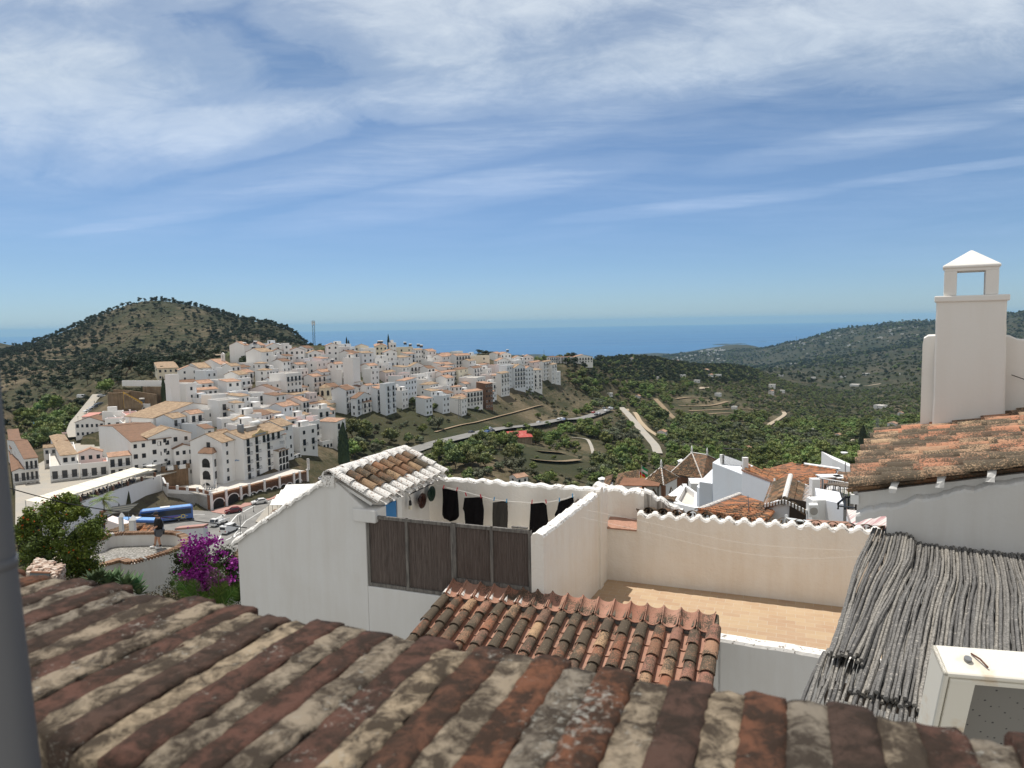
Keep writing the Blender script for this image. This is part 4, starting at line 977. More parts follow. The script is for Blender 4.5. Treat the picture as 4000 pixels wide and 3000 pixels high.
 if chim:
  co=P+ax*La*.6+bx*Lb*.35+W3*(zt);ch=MB().box(co,ax*.5,bx*.5,W3*2.0);ch.box(co+W3*2.0-ax*.08-bx*.08,ax*.66,bx*.66,W3*.12);ch.build('chimney',M['frame_white'],ro)
 return t
def T(c,xl,xc,xr,ye,fl,roof,rm,ncR,ncL,label,psi=68,wall='wall_far',fh=2.9,Y=None,Lmin=5.5,La=None,Lb=None,**kw):
 X0,_=cp(c,xl,ye);X1,Y1=cp(c,xc,ye);X2,_=cp(c,xr,ye)
 h=fl*fh
 P=PY(X1,Y1,Y)if Y else eave_solve(X1,Y1,h)
 if Y:h=max(h,2.5)
 a=R(psi);bx=np.array([math.cos(a),math.sin(a),0]);ax=np.array([-math.sin(a),math.cos(a),0])
 La_=La or(ray_axis(c,X0,P,ax,45)if X1-X0>3 else 7.0);Lb_=Lb or(ray_axis(c,X2,P,bx,45)if X2-X1>3 else 8.0)
 La_=max(La_,3.2);Lb_=max(Lb_,Lmin if X2-X1<8 else 3.0)
 HOUSES.append((P[0],P[1],max(La_,Lb_),(X0+X2)/2,Y1))
 return house_at(P,ax,bx,La_,Lb_,h,roof,wall,rm,label,fl,ncR,ncL,**kw)
O_,B_,T_,K_='far_orange','far_brown','far_tan','far_pink'
def town():
 w='wall_far'
 T('A',60,150,285,1330,2,'gr',B_,2,1,'low white house with brown roof at the left edge behind the drainpipe',psi=36,bal=1)
 T('A',75,285,405,1185,3,'gl',B_,3,1,'tall white house with dark brown roof and plain side wall left of the corner house',psi=40,bal=1)
 T('A',430,585,930,1305,2,'f',T_,3,2,'white corner house with iron balconies and terrace above the restaurant awning',psi=33,bal=1)
 T('A',515,720,905,1145,3,'h',T_,2,2,'rooftop house with ridged tan tiles and blue veranda furniture over the corner house',psi=36)
 T('A',905,925,1200,1120,3,'gr',O_,3,0,'house with bright orange tiles beside the tan tiled rooftop house',psi=28,wall='wall_pink')
 T('A',930,938,1265,1275,2,'f',K_,3,0,'white house with red terrace and grey window awnings over the white shop canopy',psi=30,bal=1)
 T('A',1262,1275,1550,1165,3,'s',O_,3,0,'white house with narrow orange eave and long balcony beside the outdoor stair',psi=34,bal=2)
 T('A',1155,1540,2010,985,4,'gl',B_,5,0,'large white house with brown roof, corner loggia and blank pinkish gable',psi=40,bal=0,wall=w)
 T('A',1650,1745,2250,935,4,'gr',T_,4,1,'long white house with brown and tan tiles right above the loggia house',psi=42)
 T('A',335,510,660,1055,2,'gl',T_,2,1,'low white house with faded tan gable roof on the lane left of the square',psi=30)
 T('A',480,660,800,1010,2,'gl',B_,2,0,'low house with dark brown gable roof edged in white beside the tan gable',psi=30)
 T('A',40,120,210,1065,2,'s',B_,1,1,'small white house with brown lean-to roof at the far left',psi=36)
 T('A',400,560,800,915,1,'f',K_,2,1,'low pink terrace building below the parked white van',psi=20,wall='wall_pink')
 T('A',250,420,520,960,1,'s',T_,1,1,'one storey pale house with a lean-to roof by the green bank',psi=20)
 T('A',880,882,1225,755,2,'gr',B_,6,0,'white house with two grey window awnings and coloured doors on the square',psi=8,bal=0)
 T('A',1225,1235,1430,735,2,'f',K_,2,0,'white house with a pale roof terrace next to the house with grey awnings',psi=12)
 T('A',960,965,1120,690,2,'s',K_,1,0,'small pink house with a dark door where the uphill street begins',psi=10,wall='wall_pink')
 T('A',1120,1200,1440,655,2,'f',T_,0,0,'white building with long sloping white glazed roof terrace below the round stone bastion',psi=20,hut=1)
 T('A',1430,1520,1700,720,2,'f',K_,3,1,'pale pink house with a round chimney pot beneath the big tan museum roof',psi=35,wall='wall_pink',chim=1)
 T('A',1600,1670,1775,560,1,'f',K_,2,1,'small white house carrying a solar panel beside the yellow stair',psi=25)
 T('A',1300,1500,1800,830,2,'f',T_,3,0,'white house with terrace railings and aerials below the museum wall',psi=35)
 T('A',1660,1805,2714,705,2,'gr',T_,0,0,'long white museum building with a huge tan tiled roof',psi=62,rise=3.4,fh=3.6,Y=235,La=15,name='museum',cat='museum')
 T('A',1640,1852,2105,120,2,'gl',T_,4,1,'cream house with tan gable roof standing above the ivy covered stone wall',wall='wall_cream',psi=30)
 T('A',1985,2005,2111,215,4,'f',T_,0,0,'windowless white block at the end of the long white garden wall',psi=60,Y=262)
 T('B',195,380,500,20,4,'f',T_,1,1,'white block with a shaded roof terrace right of the ivy covered stone wall')
 T('B',500,520,760,75,2,'s',O_,4,0,'white row with orange lean-to roof and many grey shutters below the car park',psi=45)
 T('B',430,450,660,180,2,'s',B_,0,0,'low building with a dark brown roof just behind the museum roof',psi=35)
 T('B',650,780,840,150,2,'f',T_,1,0,'pinkish white house below the timber roof pergola',wall='wall_pink')
 T('B',830,880,1045,165,2,'f',T_,2,1,'house topped by a brown timber pergola with brick pillars',psi=50,hut=1)
 T('B',890,960,1035,225,3,'h',T_,1,1,'slim white tower house with a fringed tan tile cap at the museum corner',psi=45)
 T('B',850,955,1090,320,2,'h',T_,2,1,'small white house with a second fringed tile cap below the tower house',psi=45)
 T('B',1120,1430,1500,75,3,'gl',B_,1,1,'wide blank pinkish gable house with brown roof above the crowded lanes',wall='wall_pink')
 T('B',1050,1060,1240,195,2,'f',T_,3,0,'white house with a pale awning and dark veranda left of the pink gable house',psi=40)
 T('B',1060,1290,1450,300,2,'f',T_,3,0,'white house with a black railed veranda over a long blank wall',hut=1)
 T('B',1285,1590,1645,310,2,'gl',O_,1,0,'lowest of the stepped orange roofed terrace houses',bal=1)
 T('B',1420,1655,1720,255,2,'gl',O_,1,0,'second of the stepped orange roofed terrace houses counted from below',bal=1)
 T('B',1540,1755,1835,205,3,'gl',O_,2,0,'highest and reddest of the stepped orange roofed terrace houses',bal=1)
 T('B',925,955,1185,430,2,'gr',T_,3,0,'white house with tan roof and two dark doors above the hotel roof plant',psi=40)
 T('B',1095,1130,1270,385,2,'gr',T_,2,0,'small tan roofed house with a round window behind the hotel roof',psi=42)
 T('B',1150,1270,1400,355,2,'s',B_,2,0,'house with a brown roof and dark glazed veranda under an awning',psi=45)
 T('B',740,800,1000,440,2,'f',T_,2,0,'white curved terrace house with white sun sail beside the museum wall',psi=40)
 T('B',505,600,700,530,3,'s',B_,1,0,'white house with brown lean-to roof and beige sun sail behind the hotel tower',psi=45)
 T('B',740,790,850,580,3,'s',B_,1,0,'low brown roof tucked against the left roof of the hotel',psi=45)
 T('B',195,240,475,765,3,'gr',B_,3,0,'white house painted with black murals next to the hotel',psi=38)
 T('B',1500,1585,1790,545,5,'f',K_,5,0,'tall block of stacked balconies directly right of the hotel',bal=2,psi=70,Y=238,La=9)
 T('B',1760,1790,1960,480,5,'f',K_,3,0,'tall house with red roof terrace and dark verandas behind the balcony block',bal=2,psi=70,Y=254,La=9)
 T('C',1720,1942,2050,1165,5,'sl',O_,2,0,'tall white house with a huge blank side wall above the dark conical conifer',bal=1,psi=66,Y=262)
 T('B',1930,1990,2110,700,3,'f',T_,3,0,'low white annex with terraces at the foot of the huge blank wall',psi=60,Y=258,La=6)
 T('D',0,90,180,1345,3,'f',K_,2,0,'house with a wide red painted terrace left of the huge blank wall',bal=1)
 T('D',85,300,385,1285,2,'gl',O_,1,0,'white house with small arches and an orange gable roof',arch=True)
 T('D',150,375,435,1215,2,'gl',O_,1,0,'house with broad pale orange roof below the church')
 T('C',1590,1800,1985,960,2,'gl',T_,2,1,'weathered cream church with tan tiles beneath the bell tower',wall='wall_cream',name='church',cat='church')
 T('C',1395,1500,1600,1085,2,'gl',T_,1,0,'white house with tan gable left of the pink house near the hotel roof')
 T('C',1500,1560,1640,1090,2,'f',K_,1,1,'plain pink cube house above the red terrace',wall='wall_pink')
 T('C',275,505,640,455,2,'gl',O_,3,0,'chapel with a broad orange roof beside the palm and the dark pine',name='chapel',cat='chapel',psi=40)
 T('C',60,245,500,500,1,'gl',T_,4,0,'long low white building with tan roof along the car park',psi=45)
 T('C',-20,0,250,520,2,'gr',O_,2,0,'low building with patchy orange tiles left of the car park',psi=40)
 T('C',355,480,700,670,2,'f',T_,5,0,'white stepped house with pale blue glass terrace railings',psi=50)
 T('C',590,600,725,600,2,'f',T_,1,0,'house with a black framed roof pavilion below the dark pine',psi=50,hut=1)
 T('C',700,765,885,650,3,'f',T_,2,1,'white house with dark stacked balconies beside the steep lane',bal=2)
 T('C',620,800,860,215,4,'gl',O_,0,0,'highest blank white wall at the left end of the hilltop',chim=1)
 T('C',850,1000,1055,215,3,'gl',O_,2,0,'hilltop house with solar tanks above the highest blank wall',psi=60)
 T('C',822,1010,1160,300,4,'gl',T_,1,0,'tall plain white house with one dark recessed balcony over the lane')
 T('C',930,1040,1090,440,4,'h',T_,1,1,'slender white house with a pointed hipped tan roof')
 T('C',965,1075,1150,525,4,'h',T_,2,1,'white house with hipped tan roof and an arched doorway by the steep lane',arch=True)
 T('C',1110,1318,1505,590,5,'f',T_,4,0,'large white house with blank left wall and dark corner balconies mid hill',bal=1)
 T('C',1150,1165,1275,285,3,'gr',B_,2,0,'white house with brown eave left of the square stair tower',psi=35)
 T('C',1275,1285,1362,210,4,'f',T_,1,0,'square white stair tower rising above the hilltop roofs',psi=35)
 T('C',1350,1360,1540,280,3,'gr',B_,3,0,'white house with brown eave right of the square stair tower',psi=35)
 T('C',1255,1310,1400,350,3,'s',B_,2,0,'white house with a thin dark sloping roof below the stair tower',psi=55)
 T('C',1050,1070,1270,232,3,'gr',O_,2,0,'long orange roofed house on the skyline between solar tanks and stair tower',psi=30)
 T('C',1160,1180,1260,370,3,'f',T_,2,0,'white house with a glazed veranda below the skyline houses',hut=1)
 T('C',1365,1450,1590,455,2,'gl',O_,2,1,'two small orange roofs stepping down below the thin dark roof')
 T('C',1160,1320,1445,560,2,'f',T_,2,0,'house whose roof carries a long shining solar array')
 T('C',1440,1455,1590,530,3,'f',O_,3,0,'white house with a tan wooden door and a terrace of black railings')
 T('C',1535,1650,1870,605,3,'gl',O_,4,1,'white house with orange gable roof and long grey balcony',bal=2)
 T('C',1565,1700,1870,430,3,'f',K_,3,1,'wide white house with an orange rimmed terrace under the hilltop')
 T('C',1830,1920,2035,450,4,'gl',O_,2,1,'narrow white house with an orange roof touching the tallest blank block',bal=1)
 T('C',1560,1590,1765,315,2,'gr',T_,3,0,'white house with pale tan tiles near the foot of the antenna mast',psi=30)
 T('C',1800,1815,1965,220,3,'gr',O_,2,0,'two storey skyline house with orange roof right of the fan palm',psi=25)
 T('C',1880,2000,2110,255,3,'f',T_,2,1,'blocky white skyline house left of the twin cypresses')
 T('C',1660,1760,1870,350,2,'f',K_,2,0,'small house with pink terrace and solar tank under the skyline',hut=2)
 T('C',1500,1600,1700,830,3,'f',T_,2,0,'pinkish white house with a blue shutter below the grey balcony house',wall='wall_pink')
 T('D',555,715,828,415,6,'f',T_,0,0,'tallest blank white block in the middle of the town',chim=0,hut=2)
 T('D',725,740,960,220,2,'gr',O_,3,0,'cream school wing with orange roof and yellow windows on the skyline',wall='wall_cream',psi=12,wm='canvas')
 T('D',960,1070,1255,215,2,'gr',O_,3,0,'orange roofed school wing between the yellow windows and the tall cypress',psi=12,wall='wall_cream')
 T('D',870,880,1075,265,3,'f',T_,1,0,'plain white box house in front of the school',psi=30)
 T('D',1285,1300,1400,175,3,'f',O_,2,0,'white house carrying two white water tanks behind the tall cypress',psi=25,hut=1)
 T('D',1190,1210,1410,305,3,'gr',O_,2,0,'house with a clear orange roof just right of the tall cypress foot',psi=30)
 T('D',1310,1455,1650,390,3,'s',T_,2,0,'wide white house with faded tan roof above the parked cars')
 T('D',1405,1420,1660,245,2,'f',T_,2,0,'pale rendered skyline house with solar collectors',psi=25,wall='wall_cream')
 T('D',1680,1700,1830,270,3,'s',T_,3,0,'white house at the upper end of the steep car lined street',psi=55)
 T('D',1775,1900,2025,290,3,'gl',O_,2,1,'white skyline house with a pinkish extension right of the steep street',psi=55)
 T('D',1970,2120,2250,375,3,'gl',O_,2,2,'white house with an orange roof beside the round green shrub')
 T('D',820,1010,1180,385,2,'f',T_,2,1,'low white house with white parapets right of the tallest block')
 T('D',1020,1060,1270,430,2,'f',T_,2,0,'house with a dark roof veranda in the middle of the hilltop',hut=1,psi=45)
 T('D',830,930,1000,510,2,'gl',O_,2,0,'small pinkish house behind the tallest block',wall='wall_pink')
 T('D',1030,1120,1280,500,2,'f',T_,3,0,'white house with a tan door and satellite dishes',psi=50)
 T('D',870,1000,1125,590,3,'f',T_,2,0,'stepped white house with small dark windows left of the pinkish tan roofed house')
 T('D',1120,1225,1385,625,2,'gl',T_,3,0,'pinkish gable house with tan roof carrying solar panels',wall='wall_pink')
 T('D',1325,1490,1610,545,3,'s',T_,2,0,'large white house with two ochre doors on its upper floor')
 T('D',1600,1620,1840,530,2,'gr',T_,4,0,'long house with brown timber balconies below the steep street',bal=2,psi=50)
 T('D',1270,1460,1500,700,3,'f',K_,0,0,'white house with a low pinkish wall left of the small pink house')
 T('D',1450,1500,1615,655,3,'f',K_,2,0,'small bright pink house with white trimmed windows',wall='wall_pink')
 T('D',1392,1535,1715,755,4,'sl',O_,4,0,'four storey bluish white house with rows of small windows and orange eave',wall='wall_blue')
 T('D',1620,1730,1900,680,3,'f',B_,3,0,'white house with dark tiled gable and little balconies left of the green shrubs',bal=1)
 T('D',1850,1900,2065,650,3,'f',T_,2,0,'plain white flat roofed house above the white house with balconies')
 T('D',1775,1925,2060,815,3,'h',T_,3,2,'white house with hipped tan roof and dark doors beside the building site')
 T('D',1930,2012,2132,885,3,'f',T_,2,1,'lower white wing with garage door and railed roof terrace',bal=1)
 T('D',1000,1095,1235,880,4,'s',O_,3,0,'bluish white house with black glazed galleries',wall='wall_blue',bal=1)
 T('D',1180,1228,1388,825,5,'f',T_,2,0,'grey white apartment block with a flat roof at the end of the scrub slope',wall='wall_blue',bal=1)
 T('D',725,775,1020,1030,3,'gr',B_,4,1,'white house with brown tiled loggia and curved retaining base',bal=1,wall='wall_blue')
 T('D',385,605,745,900,4,'gl',B_,3,0,'pale blue white gable house with long railings above the valley',bal=2,wall='wall_blue')
 T('D',870,930,1035,830,3,'gl',O_,2,0,'small house with a vivid orange gable above the brown tiled loggia')
 T('D',650,740,870,780,2,'s',T_,2,1,'small house with cafe terrace and parasol below the tallest block')
 T('D',740,800,870,850,2,'s',B_,2,0,'little house with a brown roof and solar tank left of the vivid orange gable')
 T('E',520,785,908,665,4,'f',O_,3,0,'large pinkish white house with a wide blank wall and dark open galleries',bal=1)
 T('E',400,470,575,780,3,'h',O_,2,1,'left tower of the orange roofed villa above the excavated slope',psi=50)
 T('E',560,640,865,855,3,'s',O_,5,1,'villa with a long ribbed orange roof and balconies at the edge of the slope',psi=50,bal=1)
 T('E',900,906,1012,735,5,'s',O_,3,0,'bare brown brick building between the white houses',wall='brick_far',psi=50)
 T('E',985,1088,1180,615,4,'h',O_,2,1,'white house with a small orange hipped roof right of the brown brick building')
 T('E',1110,1130,1250,590,5,'s',T_,3,0,'tall stepped white house above the round white terrace',bal=1)
 T('E',1100,1215,1322,490,5,'f',T_,3,0,'bluish apartment block left of the dark balcony row',wall='wall_blue')
 T('E',1320,1325,1482,505,5,'gr',T_,4,0,'long apartment house with tan roof and black balconies',wall='wall_blue',bal=2,psi=50)
 T('E',1480,1483,1600,520,5,'gr',O_,3,0,'white apartment house with small arches right of the black balconies',arch=True,psi=50,wall='wall_blue')
 T('E',1590,1595,1722,540,5,'s',T_,2,0,'white corner house with a glazed veranda above the trees',psi=45,bal=1)
 T('E',1690,1740,1850,420,5,'gl',T_,3,0,'tall gabled house with stacked terraces near the right end of the town',bal=2)
 T('E',1840,1860,1935,460,5,'s',T_,2,0,'last tall white house on the ridge above the dark trees',bal=1)
 T('E',1905,1915,1990,580,3,'f',T_,1,0,'lowest white annex at the very right end of the town')
 T('E',190,275,500,575,3,'gl',O_,4,0,'house with orange gable roof and green shaded terrace',bal=2)
 T('E',430,520,655,530,3,'s',B_,2,1,'cream house with iron outside stair beside the green shaded terrace',wall='wall_cream')
 T('E',640,740,860,510,3,'gl',B_,3,0,'white house with recessed black balconies above the wide blank wall',bal=1)
 T('E',550,665,770,405,3,'gl',T_,2,0,'white gabled house with tan roof below the cream hall')
 T('E',600,640,965,355,2,'f',T_,2,0,'long cream hall with a flat roof near the ridge',wall='wall_cream',psi=30)
 T('E',395,480,690,330,3,'gl',O_,5,0,'white terraced row climbing to the dark evergreen tree',bal=1,psi=50)
 T('E',960,1060,1130,300,2,'gl',O_,1,0,'skyline villa with orange roof right of the dark evergreen clump')
 T('E',1060,1130,1280,315,2,'gr',O_,3,0,'orange roofed skyline house with a dark veranda and solar tank',psi=35)
 T('E',1030,1080,1255,405,2,'gr',O_,5,0,'long house with bright orange roof near the ridge',psi=35)
 T('E',780,830,960,465,2,'gl',O_,2,0,'small orange roofed house left of the pale pink wall')
 T('E',950,1060,1100,480,3,'f',K_,0,0,'plain pale pink wall house above the bluish apartment block',wall='wall_pink')
 T('E',820,960,1080,625,3,'f',T_,1,0,'pinkish house behind the brown brick building',wall='wall_pink')
 T('E',185,330,435,460,2,'gl',O_,2,0,'house with wide orange roof below the palm tree')
 T('E',1300,1320,1440,360,2,'gr',O_,2,0,'left of the two orange roofed houses low on the ridge',psi=30)
 T('E',1440,1460,1600,350,2,'gr',O_,3,0,'right of the two orange roofed houses low on the ridge',psi=30)
 T('E',1270,1330,1480,420,3,'f',T_,2,1,'white house with small roof huts behind the tan apartment roof',hut=1)
 T('E',1500,1560,1700,430,3,'gl',O_,2,1,'pinkish house behind the veranda corner house',wall='wall_pink')
 for i,(a,b,c_)in enumerate(((1815,1835,1915),(1890,1915,1985),(1975,2000,2060),(2050,2075,2150),(2150,2165,2212))):
  T('E',a,b,c_,352,2,'gl',B_,3,1,('first','second','third','fourth','fifth')[i]+' gabled house from the left in the white row on the far ridge',psi=55,group='gabled row on the far ridge',bal=2)
 T('V',115,122,365,302,2,'gr',O_,7,0,'long orange roofed terrace of white houses at the end of the far ridge',psi=12,bal=1)
M['brick_far']=plaster('bare_brown_brick',(.20,.115,.075),dirt=(.12,.08,.06),amount=.6,scale=.5,bd=.03)
town()
LMK=[(1275,1530,'bell tower'),(1370,1440,'tallest blank block'),(1118,1360,'square stair tower'),(955,1430,'umbrella pine'),(970,1690,'hotel roof'),(750,1600,'museum roof'),(850,1430,'chapel'),(1450,1360,'school'),(1907,1520,'brown brick building'),(1590,1470,'small pink house'),(2030,1460,'black balcony row'),(1860,1400,'cream hall'),(1150,1590,'stepped orange terraces'),(1060,1500,'large blank house'),(1700,1400,'car lined street'),(1480,1560,'brown tiled loggia')]
def fillers():
 FL={}
 rg=random.Random(44);n=0;tries=0
 poly=[(650,1640),(700,1500),(930,1390),(1000,1345),(1600,1350),(2060,1400),(2140,1440),(1860,1560),(1500,1560),(1200,1640),(1150,1740),(900,1690)]
 def inside(x,y):
  c=False
  for i in range(len(poly)):
   x0,y0=poly[i];x1,y1=poly[i-1]
   if(y0>y)!=(y1>y)and x<(x1-x0)*(y-y0)/(y1-y0)+x0:c=not c
  return c
 while n<125 and tries<9000:
  tries+=1;x=rg.uniform(650,2150);y=rg.uniform(1345,1730)
  if not inside(x,y):continue
  fl=rg.choice((2,2,3));P=eave_solve(x,y,fl*2.9)
  s_=rg.uniform(5,8);mid=P[:2]
  if any((P[0]+1-h[0]+1)**2*.8+(P[1]-h[1])**2<(3.9+h[2]*.09)**2 for h in HOUSES):continue
  a=R(rg.choice((60,68,72,50)));bx=np.array([math.cos(a),math.sin(a),0]);ax=np.array([-math.sin(a),math.cos(a),0])
  HOUSES.append((P[0],P[1],s_,x,y));rf=rg.choice(('f','f','gl','s'));
  rm=rg.choice((O_,T_,O_,B_));lm=min(LMK,key=lambda q:(q[0]-x)**2+2*(q[1]-y)**2);dx,dy=x-lm[0],(y-lm[1])*1.6
  dr=('left of' if dx<0 else 'right of')if abs(dx)>abs(dy)else('above' if dy<0 else 'below')
  look=('two' if fl==2 else 'three')+' storey white house with '+('flat roof terrace' if rf=='f' else{O_:'orange',T_:'tan',B_:'brown'}[rm]+(' gable' if rf=='gl' else ' lean-to')+' roof')
  t=house_at(P,ax,bx,s_,rg.uniform(5,8),fl*2.9,rf,rg.choice(('wall_far','wall_far','wall_blue','wall_far')),rm,'x',fl,2,0,bal=rg.choice((0,1)),hut=rg.choice((0,1)),group='small houses packed on the town hill')
  FL.setdefault((look,dr,lm[2]),[]).append((math.hypot(dx,dy),t))
  n+=1
 for(look,dr,lm),l in FL.items():
  l.sort(key=lambda q:q[0])
  for k,(_,t)in enumerate(l):t['label']=('','second ','third ','fourth ','fifth ','sixth ','seventh ')[min(k,6)]+'small '+look+' '+dr+' the '+lm
fillers()
# ================================================================== hotel, road, restaurant terrace
def merge(root,t):
 d=Vector(t.location)-Vector(root.location)
 for ch in list(t.children):ch.parent=root;ch.location=Vector(ch.location)+d
 bpy.data.objects.remove(t)
def text_mesh(s,size,pos,ax,up,m,parent,name='lettering',space=1.0,depth=.02):
 cu_=bpy.data.curves.new('t','FONT');cu_.body=s;cu_.size=size;cu_.extrude=depth;cu_.space_character=space;cu_.align_x='CENTER';cu_.align_y='CENTER';cu_.space_line=.9
 to=bpy.data.objects.new('t',cu_);COL.objects.link(to);bpy.context.view_layer.update()
 me=bpy.data.meshes.new_from_object(to.evaluated_get(bpy.context.evaluated_depsgraph_get()));bpy.data.objects.remove(to)
 n=np.cross(ax,up);po=np.array(parent_origin(parent))
 for v in me.vertices:
  q=np.array(v.co);w_=np.array(pos)+ax*q[0]+up*q[1]+n*q[2]-po;v.co=w_
 me.name=name;me.materials.clear();me.materials.append(m)
 o=bpy.data.objects.new(name,me);COL.objects.link(o);o.parent=parent;o['_o']=list(parent_origin(parent));return o
def hotel():
 ps=72;a=R(ps);bx=np.array([math.cos(a),math.sin(a),0]);ax=np.array([-math.sin(a),math.cos(a),0])
 G0=-44.6
 root=thing('hotel',np.array([-74,206,G0]),'large five storey white hotel with tan tiled roofs, iron balconies and arched galleries','hotel')
 def blk(px,py,Y,La,Lb,roof,rm,ncR,ncL,fl,**kw):
  x,y=cp('B',px,py);P=PY(x,y,Y);h=P[2]-G0
  t=house_at(P,ax,bx,La,Lb,h,roof,'wall_far',rm,'x',fl,ncR,ncL,below=5,**kw);merge(root,t);return P,h/fl
 P,fh=blk(1055,652,203,11,19.5,'gl',T_,0,0,5,rise=2.0)
 tb=lambda x:ray_axis('B',cp('B',x,0)[0],P,bx,24)
 for f in range(5):
  z=P[2]-(f+1)*fh
  for ci,c in enumerate((1100,1205,1290,1338,1398,1462)):
   c=tb(c)-.3
   if f>=1 and ci>3 or f>=1 and ci==2:continue
   o=P*np.array([1,1,0])+bx*c+W3*(z+.15);ar=f==1 and ci in(1,3)
   window(o,bx,-ax,1.2,2.1,root,M['frame_dark'],arch=ar)
   balcony(o-bx*.35-W3*.05,bx,-ax,1.9,root)
 for z in(P[2]-2*fh,P[2]-4*fh):MB().box(P*np.array([1,1,0])-ax*.12+W3*z,bx*19.5,ax*.12,W3*.2).build('string_course',M['wall_far'],root)
 P2,fh2=blk(800,690,199,11,8.2,'gl',T_,2,0,5,rise=2.2)
 window(P2*np.array([1,1,0])+ax*4+W3*(P2[2]-2.1),ax,-bx,1.2,2.,root,M['frame_dark'])
 P3,_=blk(962,660,204,12,4,'s',T_,0,0,5)
 sp_=P*np.array([1,1,0])+ax*4.2-bx*.03+W3*(P[2]-6.2)
 text_mesh('Hotel Villa Frigiliana',.62,sp_,-ax,W3,M['blue'],root);text_mesh('* * *',.9,sp_-W3*1.2,-ax,W3,M['iron'],root)
 x,y=cp('B',690,825);Pt=PY(x,y,196.5);tz=Pt[2];Pt=Pt*np.array([1,1,0])
 mb=MB();pl=[Pt+bx*3.2+ax*1.2,Pt,Pt+ax*4.6,Pt+ax*6.4+bx*2.4,Pt+ax*6.4+bx*8,Pt+bx*8+ax*1.2]
 mb.prism([q+W3*(G0-4)for q in pl],W3*(tz-G0+4));mb.build('tower',M['wall_far'],root)
 mb=MB();pu=[q+(q-(Pt+ax*3.2+bx*3))*.09 for q in pl];c0=Pt+ax*3.2+bx*3.5
 vs=[q+W3*tz for q in pu]+[q+W3*(tz+.15)for q in pu]+[q*.62+c0*.38+W3*(tz+1.3)for q in pl]
 n=len(pl);mb.add(vs,[(i,(i+1)%n,n+(i+1)%n,n+i)for i in range(n)]+[(n+i,n+(i+1)%n,2*n+(i+1)%n,2*n+i)for i in range(n)]+[tuple(range(2*n,3*n))])
 mb.build('tower_roof',M['far_brown'],root)
 for f in range(3):
  z=tz-.6-(f+1)*3.45
  o=Pt+ax*1.0-bx*.02+W3*z;w_=2.6
  mb=MB();mb.mi=1
  k=10;mb.prism([o,o+ax*w_]+[o+ax*(w_/2)+ax*w_/2*math.cos(math.pi*i/k)+W3*(1.6+w_/2*.85*math.sin(math.pi*i/k))for i in range(k+1)],-bx*.05)
  mb.mi=0
  pr=[(o+ax*(w_/2)+ax*(w_/2)*math.cos(math.pi*i/k)+W3*(1.6+w_/2*.85*math.sin(math.pi*i/k)),o+ax*(w_/2)+ax*(w_/2+.22)*math.cos(math.pi*i/k)+W3*(1.6+(w_/2+.2)*.85*math.sin(math.pi*i/k)))for i in range(k+1)]
  for(a1,b1),(a2,b2)in zip(pr[:-1],pr[1:]):mb.prism([a1,b1,b2,a2],-bx*.14)
  mb.box(o-bx*.10,ax*w_,bx*.06,W3*.12)
  mb.build('gallery_arch',[M['wall_far'],M['dark']],root)
  balcony(o+ax*.15+W3*.1,ax,-bx,w_-.3,root,depth=.12)
  for q in(.35,1.7):window(Pt+ax*4.9+bx*.6+(ax*1.8+bx*2.4)/3*q+W3*(z+.7),(ax*1.8+bx*2.4)/3,np.array([-1,0,0]),.7,1.2,root)
  window(Pt+bx*1.2-ax*.0+ax*.45+W3*(z+.1),(bx*3.2+ax*1.2)/3.42,-ax,1.3,2.1,root,M['frame_dark'])
 c0_=tb(1400);Pq=P*np.array([1,1,0])+bx*c0_-ax*1.8;pk_=PLN(*cp('B',1385,800),Pq,np.array([0,1.,0]));Pa=np.array([Pq[0],Pq[1],pk_[2]]);La_=ray_axis('B',cp('B',1585,0)[0],Pa,bx,20);ha=Pa[2]-G0;fa=ha/3
 tq=house_at(Pa,ax,bx,5,La_,ha,'s','wall_far',T_,'x',3,0,0,below=5,rise=.8);merge(root,tq)
 Pa0=Pa*np.array([1,1,0])
 for f in range(3):
  z=Pa[2]-(f+1)*fa
  for c in range(3):
   o=Pa0+bx*(La_/3*(c+.12))+W3*(z+.2);w_=La_/3*.76
   mb=MB();mb.mi=1;k=9;hh=1.75
   mb.prism([o,o+bx*w_]+[o+bx*(w_/2)+bx*w_/2*math.cos(math.pi*i/k)+W3*(hh+w_/2*.8*math.sin(math.pi*i/k))for i in range(k+1)],-ax*.05)
   mb.mi=0
   pr=[(o+bx*(w_/2)+bx*(w_/2)*math.cos(math.pi*i/k)+W3*(hh+w_/2*.8*math.sin(math.pi*i/k)),o+bx*(w_/2)+bx*(w_/2+.2)*math.cos(math.pi*i/k)+W3*(hh+(w_/2+.2)*.8*math.sin(math.pi*i/k)))for i in range(k+1)]
   for(a1,b1),(a2,b2)in zip(pr[:-1],pr[1:]):mb.prism([a1,b1,b2,a2],-ax*.14)
   mb.build('gallery_arch',[M['wall_far'],M['dark']],root);balcony(o+bx*.1+W3*.02,bx,-ax,w_-.2,root,depth=.12)
 P5,_=blk(1590,885,226,6,7,'f',T_,3,0,2,arch=True)
 P6,_=blk(1500,500,223,9,6,'gl',T_,1,0,5,rise=1.8)
 q=P*np.array([1,1,0])+bx*tb(1250)-ax*.35+W3*(P[2]+.1)
 sg=MB();sg.prism([q-bx*3.6,q+bx*3.6,q+bx*3.6+W3*.7,q+bx*1.5+W3*1.0,q+W3*1.9,q-bx*1.5+W3*1.0,q-bx*3.6+W3*.7],ax*.25);sg=sg.build('sign',mat('tan_sign_board',(.55,.42,.22),.8),root)
 text_mesh('VILLA FRIGILIANA',.62,q+W3*.36-ax*.03,bx,W3,M['blue'],sg)
